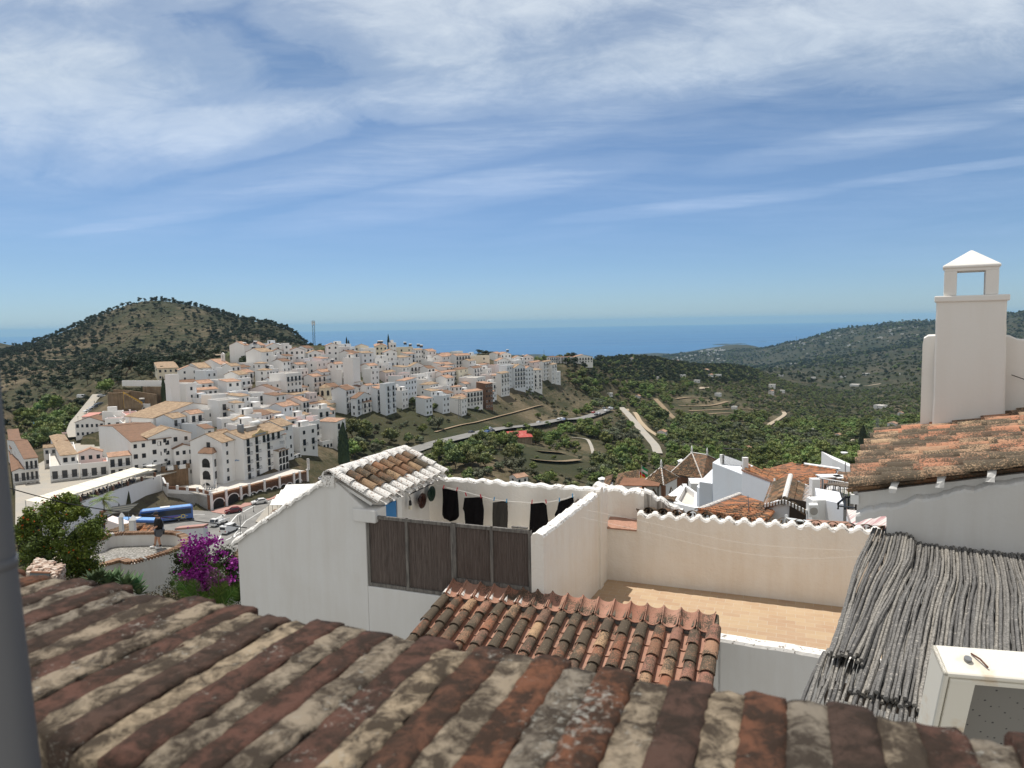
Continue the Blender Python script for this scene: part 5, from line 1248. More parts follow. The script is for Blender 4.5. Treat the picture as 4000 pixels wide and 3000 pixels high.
 for i,(c,r_,nm)in enumerate(((4,4,'grey_tank'),(12,5,'white_tank'))):
  o=P*np.array([1,1,0])+bx*c+ax*r_+W3*(P[2]+1.2)
  mb=MB()
  if nm=='grey_tank':mb.lathe(o,[(.9,-1),(.95,0),(.95,2.3),(.8,2.5)],14)
  else:mb.tube([o+W3*1.6-bx*1.6,o+W3*1.6-bx*1.4,o+W3*1.6+bx*1.4,o+W3*1.6+bx*1.6],[.5,.85,.85,.5],12)
  mb.build('water_tank',M['steel']if nm[0]=='g' else M['frame_white'],root,smooth=True)
 mb=MB().box(P*np.array([1,1,0])+bx*5.5+ax*3.2+W3*(P[2]+.8),bx*5,ax*2.5,W3*1.6);mb.build('plant_room',M['grey_cement'],root)
 return ps
hotel()
M['brick_mid']=plaster('hotel_brick',(.26,.13,.08),dirt=(.14,.08,.05),amount=.7,scale=.8,bd=.02)
def hotel_arcade():
 z0=-48.1;A_=PZ(823,1993,z0);B2=PZ(1203,1890,z0);d=B2-A_;ln=np.linalg.norm(d);d/=ln;n=np.array([d[1],-d[0],0]);H=4.0
 t=thing('arcade_wall',A_+d*ln/2,'brick arcade wall with white arches and pilasters along the road below the hotel','arcade')
 MB().box(A_,d*ln,-n*1.2,W3*H).build('brickwork',M['brick_mid'],t)
 MB().box(A_-n*1.21+W3*(H-.1)-n*14,d*ln,n*14.0,W3*.1).build('terrace_paving',M['flat'],t)
 xs=[0,4.6,9.4,12.2,17.5,23,28.5,ln-3.6]
 i=0
 for x in xs+[ln-.5]:
  mb=MB();mb.box(A_+d*x+n*.002,d*.62,n*.35,W3*(H+.5));mb.box(A_+d*(x-.08)-n*.1+W3*(H+.5),d*.78,n*.55,W3*.14);mb.build('pilaster',M['wall_far'],t)
 for x,w_,hh in((.85,3.3,1.4),(5.5,3.4,1.6),(10.3,1.6,1.2),(12.95,1.9,1.1),(15.2,1.9,1.1),(18.3,1.9,1.1),(20.6,1.9,1.1),(23.8,1.9,1.1),(26.1,1.9,1.1),(29.2,2.6,1.3)):
  if x+w_>ln-.6:continue
  o=A_+d*x+n*.01;k=10;mb=MB();mb.mi=1
  mb.prism([o,o+d*w_]+[o+d*(w_/2)+d*w_/2*math.cos(math.pi*j/k)+W3*(hh+w_/2*.75*math.sin(math.pi*j/k))for j in range(k+1)],n*.04)
  mb.mi=0
  pr=[(o+d*(w_/2)+d*(w_/2)*math.cos(math.pi*j/k)+W3*(hh+w_/2*.75*math.sin(math.pi*j/k)),o+d*(w_/2)+d*(w_/2+.3)*math.cos(math.pi*j/k)+W3*(hh+(w_/2+.3)*.75*math.sin(math.pi*j/k)))for j in range(k+1)]
  for(a1,b1),(a2,b2)in zip(pr[:-1],pr[1:]):mb.prism([a1,b1,b2,a2],n*.12)
  ar=mb.build('arch',[M['wall_far'],M['dark']],t)
  g_=MB()
  for q in range(1,int(w_/.45)):g_.box(o+d*(q*.45)+n*.045,d*.05,n*.03,W3*(hh+w_*.22))
  g_.box(o+n*.046+W3*hh,d*w_,n*.03,W3*.06);g_.build('grille',M['iron'],ar)
 MB().box(A_+n*.1+W3*(H-.02),d*ln,n*.2,W3*.1).build('coping',M['far_tan'],t)
 s_=A_+d*(ln-.1)+W3*(H+.6);sg=MB().box(s_-W3*.1,d*.16,n*1.0,W3*3.4).build('sign',M['frame_white'],t)
 text_mesh('H\nO\nT\nE\nL',.72,s_+n*.5-d*.02+W3*1.6,n*-1,W3,M['iron'],sg)
 pts=[PZ(823,1993,z0),PY(776,1990,189),PY(656,1950,191),PY(634,1900,193.5)]
 t2=thing('garden_wall',pts[1],'white garden wall with brick lattice panels stepping down from the sun loungers to the road corner','wall')
 top=[-44.0,-43.9,-43.5,-40.8]
 for(a,b,za,zb_)in zip(pts[:-1],pts[1:],top[:-1],top[1:]):
  dd=b-a;dd[2]=0;n_=np.array([dd[1],-dd[0],0]);n_/=np.linalg.norm(n_)+1e-9
  if n_[1]>0:n_=-n_
  mb=MB();mb.prism([np.array([a[0],a[1],-52]),np.array([b[0],b[1],-52]),np.array([b[0],b[1],zb_]),np.array([a[0],a[1],za])],-n_*.5);mb.build('wall',M['wall_far'],t2)
  L_=np.linalg.norm(dd);k=max(1,int(L_/3));u_=dd/L_
  for j in range(k):
   f=(j+.15)/k;q=a*np.array([1,1,0])+dd*f+W3*(za+(zb_-za)*f);w_=L_/k*.72
   MB().box(q+W3*.0,u_*w_,-n_*.2,W3*.85).build('lattice_panel',M['brick_mid'],t2)
   MB().box(q-u_*.55+W3*-.02+n_*.03,u_*.5,-n_*.5,W3*1.15).build('pier',M['wall_far'],t2)
 poly=[PZ(823,1993,z0),PY(776,1990,189),PY(656,1950,191),PY(636,1900,193.5),PY(650,1800,215),PY(1000,1800,232),PZ(1203,1890,z0)]
 tb=MB().prism([np.array([q[0],q[1],-52.])for q in poly],W3*(52-44.7)).build('hotel_terrace',M['flat'],None,origin=poly[0]);tag(tb,kind='structure')
 u_=d
 for i in range(5):
  x,y=cp('B',585+i*30,1262-i*3);p=PZ(x,y,-44.0);lo_=thing('sun_lounger',p,'grey sun lounger on the hotel terrace, number %s from the left in its row'%('one','two','three','four','five')[i],'sun lounger','sun loungers on the hotel terrace')
  lo_['label']=('leftmost grey sun lounger','second grey sun lounger from the left','middle grey sun lounger','fourth grey sun lounger from the left','rightmost grey sun lounger')[i]+' on the hotel terrace above the road'
  mb=MB();mb.box(p+W3*.3,n*.6,-d*.0+np.cross(n,W3)*1.9,W3*.06);mb.build('bed',M['steel'],lo_)
  q=np.cross(n,W3);MB().prism([p+W3*.33,p+W3*.9-q*.35,p+W3*.95-q*.33,p+W3*.38],n*.6).build('backrest',M['steel'],lo_)
 for(bx_,by_,lb)in((613,1255,'closed white parasol left of the row of sun loungers'),(741,1258,'closed white parasol right of the row of sun loungers')):
  p=PZ(*cp('B',bx_,by_),-44.2);t3=thing('parasol',p,lb,'parasol','closed parasols on the hotel terrace')
  MB().tube([p,p+W3*2.9],.035,6).build('pole',M['frame_white'],t3);MB().lathe(p,[(.05,.9),(.2,1.0),(.16,2.0),(.03,2.8)],8).build('canopy',M['white_canvas'],t3,smooth=True)
 a,b=PZ(*cp('B',75,1200),-44.5),PZ(*cp('B',385,1190),-45.5)
 pt=PLN(*cp('B',75,1040),a,np.array([.25,-1,0]));zt=-39.6
 t4=thing('castle_wall',a,'brown rough stone wall with white battlement panels between the restaurant terrace and the hotel','wall')
 a=PY(630,1840,197);a=a*[1,1,0]-W3*40.3;b=PY(735,1840,201);b=b*[1,1,0]-W3*40;dd=b-a;dd[2]=0;L_=np.linalg.norm(dd);dd/=L_;nn=np.array([dd[1],-dd[0],0])
 MB().box(a-W3*(a[2]+50),dd*L_,-nn*1.2,W3*(50-39.8+0)).build('stonework',M['stone_brown'],t4)
 for j in range(2):MB().box(a-W3*(a[2]+39.82)+dd*(1.6+j*L_*.45),dd*L_*.3,-nn*.5,W3*1.2).build('battlement_panel',M['frame_white'],t4)
 for j in range(3):MB().box(a-W3*(a[2]+39.83)+dd*(j*L_*.46),dd*1.1,-nn*.6,W3*1.3).build('merlon',M['stone_brown'],t4)
M['stone_brown']=plaster('brown_rubble_wall',(.25,.165,.10),dirt=(.10,.065,.04),amount=.9,scale=.5,bd=.12)
hotel_arcade()
def poly_flat(pts,z,grow=0):
 P=np.array([(p[0],p[1])for p in pts]);ins=np.zeros(XX.shape,bool)
 for i in range(len(P)):
  x0,y0=P[i];x1,y1=P[i-1]
  c=((y0>YY)!=(y1>YY))&(XX<(x1-x0)*(YY-y0)/(y1-y0+1e-12)+x0);ins^=c
 ZZ[ins]=np.minimum(ZZ[ins],z)if grow else z
def asph(w,b):
 v=posco(w);n_=w.noise(v,.35,6,.7);f=w.noise(v,6,4,.7)
 w.l(w.ramp(w.math('ADD',w.math('MULTIPLY',n_,.7),w.math('MULTIPLY',f,.3)),[(.35,(.17,.165,.155)),(.65,(.28,.27,.25))]),b.inputs['Base Color'])
M['asphalt']=mat('pale_worn_asphalt',(.2,.2,.19),.9,.2,asph)
M['concrete']=plaster('pale_concrete',(.36,.34,.30),amount=.4,scale=.3)
M['marking']=mat('white_road_paint',(.75,.75,.72),.7)
M['pink_paving']=mat('pinkish_paving',(.42,.24,.20),.9)
def flatsheet(name,pts,z,m,kind='structure'):
 mb=MB();mb.prism([np.array([p[0],p[1],z-.25])for p in pts],W3*.25);o=mb.build(name,m);tag(o,kind=kind);return o
ZR=-48.05
def pz(l,z):return[PZ(x,y,z)for x,y in l]
lot=pz([(300,2160),(400,2030),(480,1992),(640,1965),(750,1992),(826,1997),(1112,1938),(1268,1868),(1340,1856),(1320,1885),(1180,1975),(1000,2120),(960,2260),(300,2260)],ZR)
flatsheet('road',lot,ZR,M['asphalt']);poly_flat(lot,ZR-.5)
flatsheet('pavement',pz([(823,1996),(1203,1893),(1222,1893),(1110,1936),(905,1993),(880,2008),(830,2000)],ZR+.13),ZR+.13,M['pink_paving'])
pl_=pz([(180,2030),(300,1955),(640,1850),(700,1838),(600,1790),(470,1762),(390,1725),(310,1700),(282,1640),(330,1580),(372,1545),(355,1540),(300,1590),(235,1650),(225,1690),(100,1720),(0,1800),(0,2030)],-40.3)
_e=[PZ(290,2020,-44.4),PZ(645,1914,-44.4),PZ(775,1992,ZR-.1),PZ(640,1995,ZR-.1),PZ(430,2062,ZR-.1),PZ(290,2140,ZR-.1)]
M['dark_earth']=plaster('dark_earth_bank',(.075,.06,.045),dirt=(.12,.11,.06),amount=.8,scale=.4,bd=.15)
_m=MB().add(_e+[q-W3*3 for q in _e],[(0,5,4),(0,4,3,1),(1,3,2),(5,11,10,4),(4,10,9,3),(3,9,8,2)]).build('earth_bank',M['dark_earth']);tag(_m,kind='structure')
def road_marks():
 mb=MB();z=ZR+.012
 def st(pts,w_=.15):
  P=pz(pts,z)
  for a,b in zip(P[:-1],P[1:]):
   d=b-a;n_=np.array([-d[1],d[0],0]);n_=n_/np.linalg.norm(n_)*w_;mb.quad(a-n_,b-n_,b+n_,a+n_)
 for i in range(9):
  x,y=cp('B',690+i*22,1600-i*11.5);a=PZ(x,y,z);b=PZ(x+24,y-4,z);mb.quad(a,b,b+np.array([.1,.5,0]),a+np.array([.1,.5,0]))
 st([(1110,1942),(1000,1972),(925,2012),(870,2075),(845,2130)]);st([(1230,1895),(1080,1960),(960,2035),(905,2100)],.1);st([(800,2010),(700,2012)],.1)
 for(x,y)in((905,2095),(880,2110)):
  a=PZ(x,y,z);mb.quad(a,a+np.array([.3,0,0]),a+np.array([.9,2.6,0]),a+np.array([.6,2.6,0]));mb.quad(a+np.array([.2,2.4,0]),a+np.array([1.3,2.4,0]),a+np.array([1.0,3.6,0]),a+np.array([.9,3.6,0]))
 tag(mb.build('road_markings',M['marking']),kind='structure')
road_marks()
sq=pz([(60,2050),(300,1968),(622,1858),(700,1838),(640,1795),(440,1745),(300,1730),(60,1860)],-40.3)
flatsheet('square',sq,-40.3,M['concrete']);poly_flat(sq,-40.8)
_a,_b=PZ(120,2028,-40.3),PZ(640,1853,-40.3);poly_flat([_a+np.array([-2,9,0]),_b+np.array([0,9,0]),PZ(720,1838,-40.3)+np.array([1,3,0]),PZ(760,1992,ZR),PZ(480,2010,ZR),PZ(300,2200,ZR),PZ(60,2250,ZR),PZ(-100,2200,ZR)],-48.6)
def restaurant():
 a,b=PZ(170,2012,-40.3),PZ(630,1856,-40.3);d=b-a;L_=np.linalg.norm(d);d/=L_;n=np.array([d[1],-d[0],0])
 t=thing('retaining_wall',a+d*L_/2-W3*4,'long white retaining wall carrying the awning covered restaurant terrace','wall')
 MB().box(a-W3*9,d*L_,-n*.6,W3*9.1).build('wall',M['wall_far'],t);
 rl=MB()
 for i in range(int(L_/.35)):rl.box(a+d*i*.35+W3*.1,d*.05,-n*.05,W3*.95)
 rl.box(a+W3*1.05,d*L_,-n*.08,W3*.08);rl.build('railing',M['iron'],t)
 for i in range(int(L_/5.5)+1):MB().box(a+d*i*5.5+n*.01+W3*.1,d*.45,-n*.45,W3*1.15).build('brick_pier',M['brick_mid'],t)
 tw=thing('awning',a+d*L_*.3,'long cream awning on white posts over the restaurant terrace','awning')
 s0,s1=0.0,L_*.87;k=7
 for i in range(k):
  q=a+d*(s0+(s1-s0)*i/k);w_=(s1-s0)/k;mb=MB()
  p=[q+n*.4+W3*2.55,q+d*w_*.97+n*.4+W3*2.55,q+d*w_*.97-n*2+W3*2.85,q+d*w_*.97-n*4.3+W3*3.2,q-n*4.3+W3*3.2,q-n*2+W3*2.85]
  mb.prism(p,W3*.06);mb.box(q+n*.4+W3*2.25,d*w_*.97,n*.03,W3*.33);mb.build('canvas_panel',M['canvas'],tw)
  MB().box(q-n*.1+W3*.1,d*.16,-n*.16,W3*2.5).build('post',M['frame_white'],tw);MB().box(q-n*4.2+W3*.1,d*.16,-n*.16,W3*3.1).build('post',M['frame_white'],tw)
 for(i,lb)in((.885,'white parasol standing at the right end of the restaurant awning'),):
  q=a+d*L_*i-n*1.5;pr=thing('parasol',q,lb,'parasol');MB().tube([q,q+W3*2.6],.04,6).build('pole',M['frame_white'],pr)
  MB().add([q+W3*2.9]+[q+W3*2.3+d*2*sx+n*2*sy for sx,sy in((-1,-1),(1,-1),(1,1),(-1,1))],[(0,1,2),(0,2,3),(0,3,4),(0,4,1),(4,3,2,1)]).build('canopy',M['canvas'],pr)
 for i,(fx,off,lb)in enumerate(((1.03,4.0,'left white parasol before the beige shop awning'),(1.10,3.6,'right white parasol before the beige shop awning'))):
  q=a+d*L_*fx-n*off+W3*.3;pr=thing('parasol',q,lb,'parasol','white parasols by the beige shop awning');MB().tube([q,q+W3*2.4],.04,6).build('pole',M['frame_white'],pr)
  MB().add([q+W3*2.75]+[q+W3*2.3+d*1.9*sx+n*1.9*sy for sx,sy in((-1,-1),(1,-1),(1,1),(-1,1))],[(0,1,2),(0,2,3),(0,3,4),(0,4,1),(4,3,2,1)]).build('canopy',M['white_canvas'],pr)
 q0=PZ(*cp('A',1810,1300),-40.3);sa=thing('shop_awning',q0,'beige shop awning over dark windows at the foot of the outdoor stair','awning')
 dv=d*.8-n*.5;dv/=np.linalg.norm(dv)
 MB().prism([q0+W3*3.0,q0+dv*7.5+W3*3.0,q0+dv*7.5-n*1.8+W3*4.0,q0-n*1.8+W3*4.0],W3*.08).build('canvas',M['canvas'],sa)
 MB().box(q0-n*1.8,dv*7.5,-n*.3,W3*3.2).build('shopfront',M['dark'],sa)
 for e in(0,7.3):MB().box(q0+dv*e,dv*.12,-n*.12,W3*3.0).build('post',M['frame_white'],sa)
 rg=random.Random(12);
 ppl=[]
 for i in range(22):
  s_=3+i*(L_*.82-3)/22;q=a+d*s_-n*(1.2+1.4*(i%2));tb=thing('dining_table',q,'dark dining table under the cream restaurant awning','table','dining tables under the restaurant awning')
  MB().lathe(q,[(.42,.72),(.45,.74),(.45,.76),(.4,.77)],10).build('tabletop',M['frame_dark'],tb);MB().lathe(q,[(.25,0),(.05,.05),(.04,.72)],8).build('pedestal',M['iron'],tb)
  for s2 in(-1,1):
   if rg.random()<.62:ppl.append((q+d*s2*.7,math.atan2(-d[1]*s2,-d[0]*s2)))
   c=q+d*s2*.75;ch=thing('chair',c,'dark chair at a restaurant table under the cream awning','chair','chairs under the restaurant awning')
   MB().cbox(c+W3*.45,d*.22,n*.22,W3*.03).build('seat',M['frame_dark'],ch);MB().cbox(c+d*s2*.22+W3*.72,d*.02,n*.22,W3*.25).build('backrest',M['frame_dark'],ch)
   lg=MB();
   for ex in(-.2,.2):
    for ey in(-.2,.2):MB().cbox(c+d*ex+n*ey+W3*.22,d*.02,n*.02,W3*.22).build('leg',M['iron'],ch)
 return ppl,a,d,n,L_
PPL,RA,RD,RN,RL=restaurant()
def skin_mesh(joints,edges,name):
 me=bpy.data.meshes.new(name);me.from_pydata([j[:3]for j in joints],edges,[])
 o=bpy.data.objects.new(name,me);COL.objects.link(o)
 md=o.modifiers.new('s','SKIN');md.use_smooth_shade=True
 for i,j in enumerate(joints):
  sv=me.skin_vertices[0].data[i];sv.radius=(j[3],j[4]if len(j)>4 else j[3])
 me.skin_vertices[0].data[0].use_root=True
 ss=o.modifiers.new('u','SUBSURF');ss.levels=1;ss.render_levels=1
 bpy.context.view_layer.update()
 m2=bpy.data.meshes.new_from_object(o.evaluated_get(bpy.context.evaluated_depsgraph_get()));bpy.data.objects.remove(o)
 m2.name=name;return m2
def body_joints(pose):
 if pose=='sit':
  J=[(0,0,.50,.15,.11),(0,.0,.72,.13,.10),(0,.01,.98,.15,.10),(0,.02,1.12,.055),(0,.05,1.22,.09,.10),(0,.05,1.34,.075,.09),(-.19,.02,1.02,.05),(-.24,.10,.80,.042),(-.12,.30,.80,.035),(.19,.02,1.02,.05),(.24,.10,.80,.042),(.12,.30,.80,.035),(-.10,.08,.50,.085),(-.12,.44,.50,.065),(-.12,.44,.08,.045),(-.12,.56,.04,.04),(.10,.08,.50,.085),(.12,.44,.50,.065),(.12,.44,.08,.045),(.12,.56,.04,.04)]
 elif pose=='walk':
  J=[(0,0,.95,.15,.11),(0,.01,1.15,.13,.10),(0,.02,1.40,.16,.10),(0,.03,1.52,.055),(0,.05,1.61,.085,.10),(0,.05,1.72,.07,.09),(-.20,.02,1.43,.05),(-.25,-.08,1.17,.042),(-.24,.02,.93,.035),(.20,.02,1.43,.05),(.25,.10,1.17,.042),(.22,.28,1.0,.035),(-.10,.0,.90,.085),(-.11,.16,.52,.065),(-.11,.18,.09,.045),(-.11,.32,.04,.04),(.10,0,.90,.085),(.11,-.05,.50,.065),(.11,-.26,.12,.045),(.11,-.18,.04,.04)]
 E_=[(0,1),(1,2),(2,3),(3,4),(4,5),(2,6),(6,7),(7,8),(2,9),(9,10),(10,11),(0,12),(12,13),(13,14),(14,15),(0,16),(16,17),(17,18),(18,19)]
 return J,E_
M['skin']=mat('skin',(.48,.27,.18),.6)
CL={k:mat(k+'_clothing',c,.9)for k,c in{'white':(.7,.7,.68),'navy':(.03,.04,.10),'red':(.4,.05,.05),'black':(.02,.02,.02),'blue':(.10,.22,.5),'grey':(.25,.25,.26)}.items()}
def clothes_mats(me,top,bottom,zt,zm,hair=None):
 me.materials.clear();[me.materials.append(m)for m in(M['skin'],top,bottom,M['frame_dark'])]
 return me
_sit=skin_mesh(*body_joints('sit'),'person_body');_walk=skin_mesh(*body_joints('walk'),'person_body')
def small_person(p,rot,pose,top,bottom,label,group):
 src=_sit if pose=='sit' else _walk;me=src.copy();clothes_mats(me,CL[top],CL[bottom],0,0)
 zw,zn=(.62,1.08)if pose=='sit' else(.98,1.48)
 for pl in me.polygons:
  z=pl.center[2];x=abs(pl.center[0])
  pl.material_index=3 if z>zn+.17 and pl.center[1]<.10 else(0 if z>zn else(1 if z>zw-(0 if x<.2 else-.15)else 2))
 o=bpy.data.objects.new('person',me);COL.objects.link(o);o.location=p;o.rotation_euler=(0,0,rot-math.pi/2);o['_o']=list(map(float,p))
 tag(o,label,'person',group);return o
rg=random.Random(5)
for i,(p,an)in enumerate(PPL):small_person(p,an,'sit',rg.choice(list(CL)),rg.choice(('navy','grey','black')),'seated diner at a table in the shade of the cream restaurant awning','diners under the restaurant awning')
for i,(x,y,tp,lb)in enumerate(((1610,1350,0,''),)):pass
for(ax_,ay_,tp,lb)in((942,640,'grey','person in grey nearest the parked cars on the uphill street'),(955,600,'navy','person in navy walking at the railing of the uphill street'),(985,625,'white','person in white walking beside the navy clad one on the uphill street'),(995,585,'red','person in red walking on the uphill street'),(1022,595,'blue','person in blue walking up the street next to the one in red'),(1060,555,'black','person in black further up the street by the railing'),(1115,540,'black','person in black near the top of the uphill street'),(810,748,'white','person in white leaning at the railing above the white van')):
 x,y=cp('A',ax_,ay_);h_=hit(x,y,200,500)
 if h_ is None:continue
 small_person((h_[0],h_[1],h_[2]+.05),rg.uniform(0,6),'walk',tp,'grey',lb,'people walking on the uphill street')
M['tyre']=mat('black_rubber',(.015,.015,.015),.8);M['headlamp']=mat('lamp_lens',(.6,.6,.55),.2);M['tail']=mat('red_lens',(.4,.02,.02),.3)
PAINT={}
def paint(c):
 if c not in PAINT:PAINT[c]=mat('car_paint_'+c,{'white':(.75,.75,.74),'maroon':(.13,.012,.02),'silver':(.45,.46,.48),'black':(.02,.02,.024),'blue':(.05,.12,.30),'red':(.35,.03,.03),'grey':(.14,.15,.16)}[c],.25,.5)
 return PAINT[c]
def car(p,ang,col,label,kind='car',group=None,detail=True,sc=1.0):
 """p ground centre, ang = heading from +X"""
 c,s_=math.cos(ang),math.sin(ang);fx=np.array([c,s_,0]);sx=np.array([-s_,c,0]);p=np.array(p,float)
 P_={'car':(4.2,1.75,[(-2.1,.45),(-2.08,.85),(-1.75,1.0),(-1.35,1.42),(.1,1.48),(.95,1.0),(1.9,.85),(2.1,.6),(2.1,.3),(-2.1,.3)],[(-1.62,1.0),(-1.3,1.38),(.08,1.44),(.82,1.0)]),'van':(5.0,1.95,[(-2.5,.4),(-2.5,1.9),(-2.4,2.05),(1.1,2.05),(1.8,1.25),(2.4,1.1),(2.5,.7),(2.5,.35),(-2.5,.35)],[(.1,1.2),(.1,1.9),(1.05,1.95),(1.7,1.22)]),'truck':(5.2,1.9,[(1.0,.4),(1.0,1.95),(2.1,1.95),(2.45,1.2),(2.6,1.0),(2.6,.4)],[(1.3,1.2),(1.3,1.8),(2.05,1.85),(2.38,1.2)])}[kind]
 Ln,Wd,prof,gl=P_
 t=thing('parked_'+kind if 'parked' in label else kind,p,label,kind if kind!='truck' else 'pickup truck',group)
 mb=MB();n=len(prof);vs=[]
 for e,ins in((-1,0),(1,0)):
  for x,z in prof:vs.append(p+fx*x+sx*e*(Wd/2-(.16 if z>1.1 else 0)-(.05 if z<.5 else 0))+W3*z)
 fs=[tuple(range(n)),tuple(range(n,2*n))[::-1]]+[(i,n+i,n+(i+1)%n,(i+1)%n)for i in range(n)]
 mb.add(vs,fs);body=mb.build('body',paint(col),t,bevel=.05)
 if kind=='truck':
  MB().box(p+fx*-2.6+sx*-.9+W3*.75,fx*3.5,sx*1.8,W3*.12).build('load_bed',paint(col),t)
  for e in(-.9,.84):MB().box(p+fx*-2.6+sx*e+W3*.87,fx*3.5,sx*.06,W3*.4).build('side_board',paint(col),t)
 g_=MB()
 for e in(-1,1):g_.prism([p+fx*x+sx*e*(Wd/2-.11-(.045 if z>1.1 else-.095))+W3*z for x,z in gl],sx*e*.02)
 if kind=='car':fr=[((-2.0+.28,1.03),(-1.4,1.37)),((.92,1.03),(.2,1.43))]
 elif kind=='van':fr=[((1.76,1.32),(1.18,1.98))]
 else:fr=[((2.43,1.25),(2.14,1.88))]
 for(a,b)in fr:
  sg=-1 if a[0]<0 else 1
  g_.quad(*[p+fx*(x+sg*.03)+sx*e*(Wd/2-.28)+W3*(z+.02)for x,z,e in((a[0],a[1],-1),(a[0],a[1],1),(b[0],b[1],1),(b[0],b[1],-1))])
 if kind=='van':g_.box(p+fx*-2.53+sx*-.7+W3*1.2,fx*.03,sx*1.4,W3*.6)
 g_.build('window',M['glass'],t)
 for x in(-Ln*.31,Ln*.31):
  for e in(-1,1):
   q=p+fx*x+sx*e*(Wd/2-.12)+W3*.32
   w_=MB().tube([q-sx*.1,q+sx*.12],.32,12).build('wheel',M['tyre'],t)
   if detail:MB().tube([q+sx*e*.10,q+sx*e*.135],.17,8).build('rim',M['steel'],w_)
 if detail:
  for e in(-1,1):
   MB().cbox(p+fx*(Ln/2-.04)+sx*e*(Wd/2-.35)+W3*.72,fx*.05,sx*.18,W3*.08).build('headlight',M['headlamp'],t)
   MB().cbox(p-fx*(Ln/2-.0)+sx*e*(Wd/2-.25)+W3*.85 if kind!='truck' else p-fx*2.6+sx*e*.7+W3*.8,fx*.04,sx*.12,W3*.12).build('tail_light',M['tail'],t)
 return t
def on(x,y,z=ZR):return PZ(x,y,z)
car(on(912,2003),R(215),'maroon','maroon hatchback driving down the road past the zebra crossing')
car(on(857,2050),R(250),'white','small white pickup truck driving in the middle of the road','truck')
car(on(897,2078),R(75),'white','white van driving away at the bottom of the road','van')
car(on(1013,1968),R(215),'white','white saloon car stopped at the kerb beside the big white sun sails')
car(on(1270,1876),R(35),'silver','pale parked car peeping out where the road leaves behind the hotel arcade')
for(x,y,kind,c,an,lb)in((262,1674,'van','white',255,'white parked van facing down at the bend of the uphill street'),(283,1688,'car','silver',255,'silver parked car close beside the white van on the bend'),(346,1611,'car','white',235,'lowest white parked car under the round stone bastion'),(368,1598,'car','silver',235,'second parked car under the round stone bastion'),(388,1585,'car','grey',235,'third and highest parked car under the round stone bastion'),(371,1556,'car','white',10,'white parked car at the top of the uphill street'),(398,1552,'car','silver',10,'silver parked car at the very top of the uphill street'),(321,1556,'van','white',0,'white parked van behind the grey wall at the street top')):
 q=hit(x,y,200,600)
 if q is not None:car((q[0],q[1],hgrid(q[0],q[1])+.1),R(an),c,lb,kind,'cars on the uphill street',detail=False)
for(c_,x,y,kind,col,an,lb)in(('C',385,560,'truck','white',20,'white parked lorry in the hill car park'),('C',525,550,'van','white',20,'white parked van beside the dark pine'),('C',330,605,'car','silver',30,'left silver parked car in the hill car park'),('C',415,597,'car','white',30,'white parked car in the hill car park'),('C',500,585,'car','black',30,'black parked car in the hill car park'),('D',1700,440,'car','white',60,'upper white parked car on the steep street'),('D',1715,470,'car','silver',60,'lower parked car on the steep street'),('E',455,460,'car','black',60,'dark parked car in the lane beside the white terraced row')):
 x,y=cp(c_,x,y);q=hit(x,y,200,700)
 if q is not None:car((q[0],q[1],hgrid(q[0],q[1])+.1),R(an),col,lb,kind,'cars parked on the town hill',detail=False)
